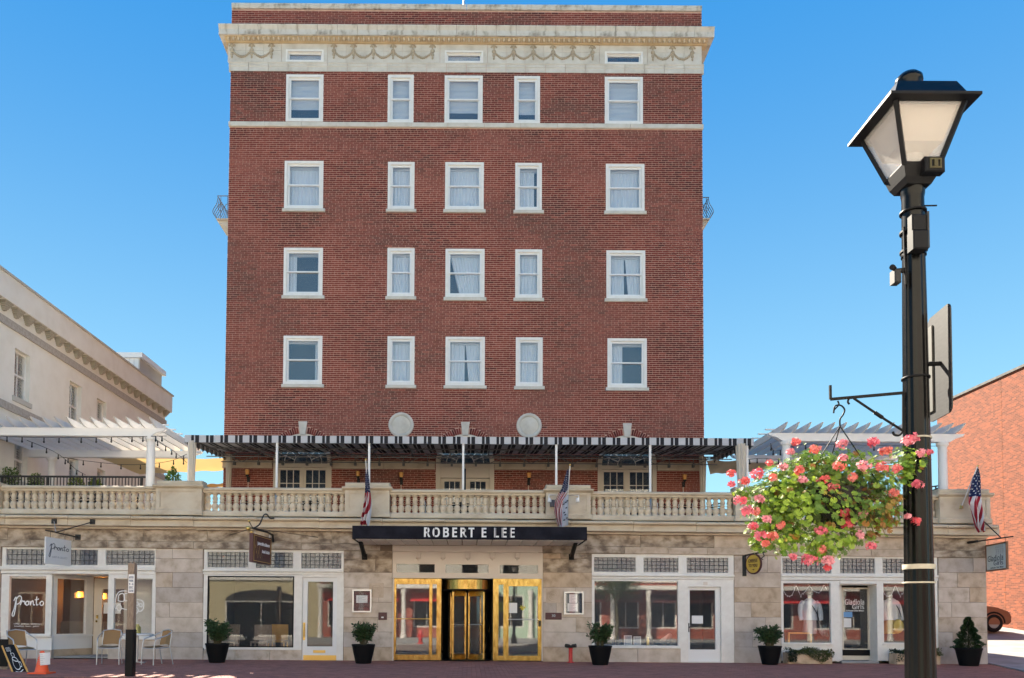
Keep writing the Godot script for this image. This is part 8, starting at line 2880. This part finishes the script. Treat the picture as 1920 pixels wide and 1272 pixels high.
	put(b, "cable_tie", M.black, t)
	# radio box and camera strapped to the post
	var bx := R(1704, 404, 1740, 471, ZL + 0.08)
	t = thing("pole_box", "dark two-part equipment box strapped high on the lamp post", "equipment box", Vector3(bx.get_center().x, bx.position.y, ZL + 0.07))
	b = MB.new(); b.cbox(Vector3(bx.position.x + 0.008, bx.position.y, ZL + 0.052), Vector3(bx.end.x - 0.012, bx.get_center().y + 0.005, ZL + 0.11), 0.006); put(b, "lower_case", M.black, t)
	b = MB.new(); b.cbox(Vector3(bx.position.x + 0.012, bx.get_center().y + 0.006, ZL + 0.05), Vector3(bx.end.x - 0.010, bx.end.y, ZL + 0.095), 0.006); put(b, "upper_case", M.black, t)
	b = MB.new(); b.box(Vector3(bx.end.x - 0.0115, bx.position.y + 0.01, ZL + 0.03), Vector3(bx.end.x - 0.002, bx.end.y + 0.012, ZL + 0.10)); put(b, "bracket", flat(0.03, 0.03, 0.03), t)
	for k in 2:
		b = MB.new(); b.lathe([[0.064, bx.position.y + 0.03 + 0.1 * k], [0.064, bx.position.y + 0.04 + 0.1 * k]], 24, c); put(b, "strap", M.black, t)
	var cb := R(1670, 497, 1694, 532, ZL + 0.03)
	t = thing("pole_camera", "small dark bracketed device on the left side of the lamp post", "camera", Vector3(cb.get_center().x, cb.position.y, ZL + 0.03))
	b = MB.new(); b.cbox(Vector3(cb.position.x + 0.012, cb.position.y, ZL), Vector3(cb.position.x + 0.046, cb.position.y + 0.068, ZL + 0.05), 0.005); put(b, "case", M.iron, t)
	b = MB.new(); b.tube([Vector3(cb.position.x + 0.02, cb.end.y - 0.018, ZL + 0.03), Vector3(cb.position.x - 0.002, cb.end.y - 0.02, ZL + 0.05)], 0.012, 0.014); put(b, "lens", M.black, t)
	b = MB.new(); b.bar(Vector3(cb.position.x + 0.03, cb.get_center().y + 0.02, ZL + 0.02), Vector3(lamp_x - 0.05, cb.get_center().y + 0.03, ZL + 0.01), 0.02); b.tube([Vector3(lamp_x - 0.052, cb.position.y, ZL + 0.02), Vector3(lamp_x - 0.058, cb.end.y + 0.20, ZL + 0.02)], 0.006); put(b, "bracket", M.black, t)
	# sign panel beside the post, seen from the back and nearly edge on
	var pl := U(1742, 689, -4.13)
	var pr := U(1785, 677, -3.88)
	t = local_thing("sign_panel", "grey metal sign panel with rounded corners, seen nearly edge-on beside the lamp post", "sign", (pl + pr) / 2)
	t.basis = panel_frame(pl, pr)
	var w := Vector2(pl.x - pr.x, pl.z - pr.z).length()
	var h := 0.545
	b = MB.new()
	var poly := PackedVector2Array()
	for k in 4:
		var cc := Vector2((w / 2 - 0.035) * (1 if k in [0, 3] else -1), (h / 2 - 0.035) * (1 if k < 2 else -1))
		for q in 6: poly.append(cc + Vector2(cos(TAU4 * (k + q / 5.0)), sin(TAU4 * (k + q / 5.0))) * 0.035)
	b.prism(poly, func(p, d): return Vector3(p.x, p.y, d), -0.003, 0.003)
	put(b, "plate", M.alu, t)
	b = MB.new(); b.box(Vector3(-w / 2 + 0.004, -h / 2 + 0.05, 0.0035), Vector3(-w / 2 + 0.065, h / 2 - 0.05, 0.012)); put(b, "stiffener", flat(0.10, 0.10, 0.09, 0.5), t)
	rod([Vector3(lamp_x + 0.055, U(1745, 683, ZL).y, ZL), Vector3(lamp_x + 0.125, U(1745, 683, ZL).y, ZL + 0.01)], 0.012, "bracket", M.black, t)
	# iron arm for the basket
	var a0 := U(1694, 737, ZL)
	var a1 := U(1694, 812, ZL)
	var e0 := U(1557.5, 749, ZL - 0.06)
	var e1 := U(1557, 723, ZL - 0.06)
	t = thing("basket_arm", "black wrought-iron arm with a diagonal brace, holding the flower basket on the lamp post", "bracket", a0)
	b = MB.new(); b.tube([a0 + Vector3(0, 0.005, 0), a1], 0.006, -1, 6); put(b, "back_bar", M.black, t)
	b = MB.new(); b.bar(a0, e0, 0.013); b.bar(e0, e1, 0.011); put(b, "top_bar", M.black, t)
	b = MB.new()
	var d0 := U(1601, 746.5, ZL - 0.04)
	b.tube([d0 + Vector3(0, -0.002, 0), U(1660, 787, ZL - 0.015), a1 + Vector3(0.0, 0.01, 0)], 0.0065, -1, 8)
	b.tube([U(1640, 773.5, ZL - 0.02), U(1655, 783.5, ZL - 0.02)], 0.010, -1, 8)
	put(b, "brace", M.black, t)
	b = MB.new(); b.tube(spline([d0, d0 + Vector3(-0.022, -0.004, 0), d0 + Vector3(-0.030, -0.02, 0), d0 + Vector3(-0.022, -0.033, 0)], 5), 0.005, -1, 6); b.tube(spline([a1 + Vector3(0, 0.01, 0), a1 + Vector3(-0.02, -0.012, 0), a1 + Vector3(-0.045, -0.01, 0), a1 + Vector3(-0.052, 0.006, 0)], 5), 0.006, -1, 6); put(b, "scroll", M.black, t)

func frustum(b: MB, c: Vector3, y0: float, r0: float, y1: float, r1: float) -> void:
	b.hexa([c + Vector3(-r0, y0, -r0), c + Vector3(r0, y0, -r0), c + Vector3(r1, y1, -r1), c + Vector3(-r1, y1, -r1), c + Vector3(-r0, y0, r0), c + Vector3(r0, y0, r0), c + Vector3(r1, y1, r1), c + Vector3(-r1, y1, r1)])

# ---------------------------------------------------------------- the hanging basket
func build_basket() -> void:
	var zb := -4.06
	var ctr := U(1562, 935, zb)
	var t := thing("flower_basket", "hanging basket overflowing with green leaves and pink and coral geraniums on the lamp post", "flower basket", ctr)
	var hk := U(1571, 752, zb)
	var b := MB.new()
	var s := 1.0 / 375.0
	b.tube(spline([hk + Vector3(0.0, 0, 0), hk + Vector3(0.006, -6 * s, 0), hk + Vector3(0.001, -10 * s, 0), hk + Vector3(-7 * s, -18 * s, 0), hk + Vector3(-8 * s, -24 * s, 0)], 5), 0.004, -1, 6)
	b.tube(spline([hk + Vector3(-8 * s, -22 * s, 0), hk + Vector3(-5 * s, -10 * s, 0), hk + Vector3(6 * s, -9 * s, 0), hk + Vector3(13 * s, -17 * s, 0), hk + Vector3(10 * s, -27 * s, 0), hk + Vector3(4 * s, -36 * s, 0), hk + Vector3(4 * s, -50 * s, 0)], 6), 0.0042, -1, 6)
	put(b, "hook", M.black, t)
	var top := hk + Vector3(4 * s, -49 * s, 0)
	for q in [[-0.19, 0.10], [0.03, -0.2], [0.17, 0.12]]:
		b = MB.new(); b.tube([top, ctr + Vector3(q[0], 0.06, q[1])], 0.003, -1, 5); put(b, "hanger_wire", M.black, t)
	b = MB.new(); b.lathe([[0.04, -0.16], [0.11, -0.11], [0.15, -0.02], [0.16, 0.04], [0.14, 0.04], [0.12, 0.02], [0.0, 0.03]], 24, ctr); put(b, "basket", M.dark, t)
	# leaves: scalloped discs on short stalks, thickest over the rim
	var lm := MB.new()
	var n := 9
	for k in n:
		var a0 := TAU * (k + 0.15) / (n + 0.6) + 0.3
		var a1 := TAU * (k + 1.0) / (n + 0.6) + 0.3
		var am := (a0 + a1) / 2
		var p0 := Vector3(cos(a0) * 0.86, sin(a0) * 0.86, 0.16)
		var pm := Vector3(cos(am), sin(am), 0.24)
		var p1 := Vector3(cos(a1) * 0.86, sin(a1) * 0.86, 0.16)
		lm.tri(Vector3.ZERO, p0, pm); lm.tri(Vector3.ZERO, pm, p1)
	for k in lm.n.size(): lm.n[k] = (lm.n[k] + Vector3(0, 0, 0.6)).normalized()
	var leaf := lm.mesh()
	var r := RandomNumberGenerator.new()
	r.seed = 21
	# clumps: photo position, half size in px, depth offset
	var clumps := [[1560, 900, 90, 46, 0.0], [1480, 905, 62, 44, 0.05], [1640, 905, 64, 42, 0.02], [1530, 950, 95, 52, 0.10], [1450, 965, 52, 46, 0.06], [1625, 955, 66, 46, 0.06], [1575, 870, 70, 26, -0.05], [1515, 868, 42, 28, 0.0], [1440, 930, 40, 34, 0.1], [1470, 1010, 46, 30, 0.08], [1545, 1015, 60, 32, 0.08], [1530, 1040, 22, 14, 0.06], [1602, 1012, 16, 18, 0.08], [1425, 1000, 26, 24, 0.05], [1705, 862, 34, 24, 0.10], [1700, 885, 22, 22, 0.12], [1660, 965, 34, 34, 0.0], [1395, 925, 16, 12, 0.1], [1636, 1004, 14, 14, 0.08], [1420, 1025, 14, 12, 0.05]]
	var where := []
	var kinds := []
	for q in clumps:
		var c := U(q[0], q[1], zb + q[4])
		var rx: float = q[2] / 375.0
		var ry: float = q[3] / 375.0
		var cnt := int(maxf(34.0, 6600.0 * rx * ry * 3.2))
		for k in cnt:
			var d := Vector3(r.randfn(0, 1), r.randfn(0, 1), r.randfn(0, 1)).normalized()
			var rad := pow(r.randf(), 0.45)
			var p := c + Vector3(d.x * rx, d.y * ry, d.z * minf(rx, 0.20)) * rad
			var nor := (d * 0.6 + Vector3(r.randf_range(-0.6, 0.6), r.randf_range(0.1, 1.0), r.randf_range(-0.2, 0.9))).normalized()
			var x := nor.cross(Vector3(r.randf_range(-1, 1), r.randf_range(-1, 1), r.randf_range(-1, 1))).normalized()
			var sz := r.randf_range(0.007, 0.0195)
			where.append(Transform3D(Basis(x, nor.cross(x).normalized(), nor) * Basis.from_scale(Vector3.ONE * sz), p))
			var autumn: bool = (q[0] > 1620 and q[1] > 950 and r.randf() < 0.45) or r.randf() < 0.05
			var tone := r.randf_range(0.7, 1.4)
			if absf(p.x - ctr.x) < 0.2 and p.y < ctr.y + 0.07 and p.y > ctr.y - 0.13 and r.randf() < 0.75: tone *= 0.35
			kinds.append(Color(0.26, 0.11, 0.02) * tone if autumn else Color(0.21, 0.31, 0.028).lerp(Color(0.06, 0.14, 0.018), r.randf()) * tone)
	for k in 260:       # stray leaves and buds past the edge of the mass
		var q: Array = clumps[r.randi() % clumps.size()]
		var a := r.randf() * TAU
		var p := U(q[0] + cos(a) * q[2] * r.randf_range(1.0, 1.28), q[1] + sin(a) * q[3] * r.randf_range(1.0, 1.3), zb + q[4] + r.randf_range(-0.1, 0.1))
		var nor := Vector3(r.randf_range(-1, 1), r.randf_range(0.0, 1.0), r.randf_range(0.0, 1.0)).normalized()
		var x := nor.cross(Vector3(r.randf_range(-1, 1), 1, 0.3)).normalized()
		where.append(Transform3D(Basis(x, nor.cross(x).normalized(), nor) * Basis.from_scale(Vector3.ONE * r.randf_range(0.005, 0.012)), p))
		kinds.append(Color(0.24, 0.32, 0.035) * r.randf_range(0.7, 1.2))
	# the 300 nearest leaves are parts of their own
	var order := range(where.size())
	order.sort_custom(func(p, q): return where[p].origin.z > where[q].origin.z)
	var mats := []
	for k in 4:
		var m: StandardMaterial3D = M.leaf.duplicate()
		m.vertex_color_use_as_albedo = false
		m.albedo_color = [L(0.07, 0.15, 0.02), L(0.15, 0.25, 0.025), L(0.22, 0.33, 0.03), L(0.24, 0.12, 0.025)][k]
		mats.append(m)
	var rest := []
	var tints := PackedColorArray()
	for k in order.size():
		var q: int = order[k]
		if k < 300:
			var col: Color = kinds[q]
			var o := put_mesh(leaf, "leaf", mats[3 if col.r > col.g else (0 if col.g < 0.13 else (1 if col.g < 0.2 else 2))], t)
			o.transform = Transform3D(where[q].basis, where[q].origin + o.position)
		else:
			rest.append(where[q])
			tints.append(kinds[q])
	many(leaf, rest, tints, "leaves", M.leaf, t)
	# trailing stems
	b = MB.new()
	for k in 70:
		var q: Array = clumps[r.randi() % clumps.size()]
		var e := U(q[0] + r.randf_range(-1, 1) * q[2], q[1] + r.randf_range(-1, 1) * q[3], zb + q[4])
		b.tube(spline([ctr + Vector3(r.randf_range(-0.15, 0.15), 0.03, r.randf_range(-0.1, 0.1)), ctr.lerp(e, 0.55) + Vector3(0, 0.06, 0.03), e], 6), 0.0035, 0.002, 5)
	put(b, "stems", flat(0.16, 0.20, 0.05), t).set_meta("kind", "stuff")
	# flower heads: photo position, px radius, tone (0 coral red, 1 pink, 2 pale pink, 3 salmon)
	var heads := [[1493, 829, 9, 0], [1579, 832, 11, 2], [1637, 829, 13, 1], [1711, 822, 16, 1], [1701, 828, 10, 2], [1661, 845, 13, 3], [1527, 843, 12, 3], [1483, 847, 7, 2], [1582, 858, 9, 2], [1574, 874, 13, 3], [1470, 875, 10, 2], [1420, 888, 13, 1], [1443, 868, 6, 0], [1500, 882, 11, 3], [1621, 873, 14, 2], [1655, 877, 14, 0], [1681, 879, 10, 0], [1372, 888, 8, 0], [1395, 902, 11, 0], [1372, 908, 5, 1], [1543, 900, 13, 0], [1564, 914, 11, 0], [1388, 938, 13, 1], [1424, 935, 10, 2], [1400, 958, 13, 1], [1417, 959, 10, 3], [1438, 973, 10, 2], [1585, 964, 14, 4], [1590, 982, 16, 4], [1539, 996, 12, 1], [1412, 987, 9, 1], [1426, 1005, 14, 1], [1447, 1004, 11, 3], [1519, 1050, 17, 1], [1555, 1050, 14, 2], [1541, 1030, 9, 3], [1635, 1024, 11, 1], [1612, 1003, 9, 2], [1722, 908, 10, 1], [1717, 977, 11, 4], [1703, 968, 5, 2], [1486, 1044, 8, 1], [1729, 850, 10, 2], [1745, 848, 5, 1], [1677, 925, 10, 3], [1505, 900, 9, 2], [1465, 985, 9, 3], [1553, 1065, 6, 4], [1450, 895, 9, 3], [1600, 895, 9, 3], [1620, 965, 8, 2], [1436, 1020, 7, 3]]
	var tones := [Color(0.58, 0.06, 0.055), Color(0.62, 0.085, 0.14), Color(0.66, 0.22, 0.27), Color(0.62, 0.12, 0.085), Color(0.56, 0.022, 0.04)]
	for q in heads:
		var z := zb + 0.16 + r.randf_range(0.0, 0.06)
		if q[0] > 1695: z = -3.88
		var c := U(q[0], q[1], z)
		var rad: float = q[2] / 430.0
		b = MB.new()
		var fl := int(10 + q[2] * 1.5)
		for k in fl:
			var d := Vector3(r.randfn(0, 1), r.randfn(0, 0.8), r.randfn(0, 1)).normalized()
			var p := c + d * Vector3(1, 0.75, 1) * rad * pow(r.randf(), 0.4)
			var col: Color = tones[q[3]] * r.randf_range(0.75, 1.15)
			col = col.lerp(Color(0.82, 0.55, 0.55), r.randf() * 0.22)
			b.col = col
			var nor := (d + Vector3(0, 0.2, 0.5)).normalized()
			var x := nor.cross(Vector3(0.3, 1, 0.2)).normalized()
			var y := nor.cross(x)
			for w in 5:
				var a := TAU * w / 5 + r.randf()
				var dir := x * cos(a) + y * sin(a)
				var sd := nor.cross(dir)
				var ps := r.randf_range(0.008, 0.012)
				var mid := p + dir * ps * 0.7 + nor * 0.002
				b.tri(p, mid + sd * ps * 0.45, p + dir * ps * 1.25 + nor * 0.004); b.tri(p, p + dir * ps * 1.25 + nor * 0.004, mid - sd * ps * 0.45)
		put(b, "flower_head", M.petal, t)
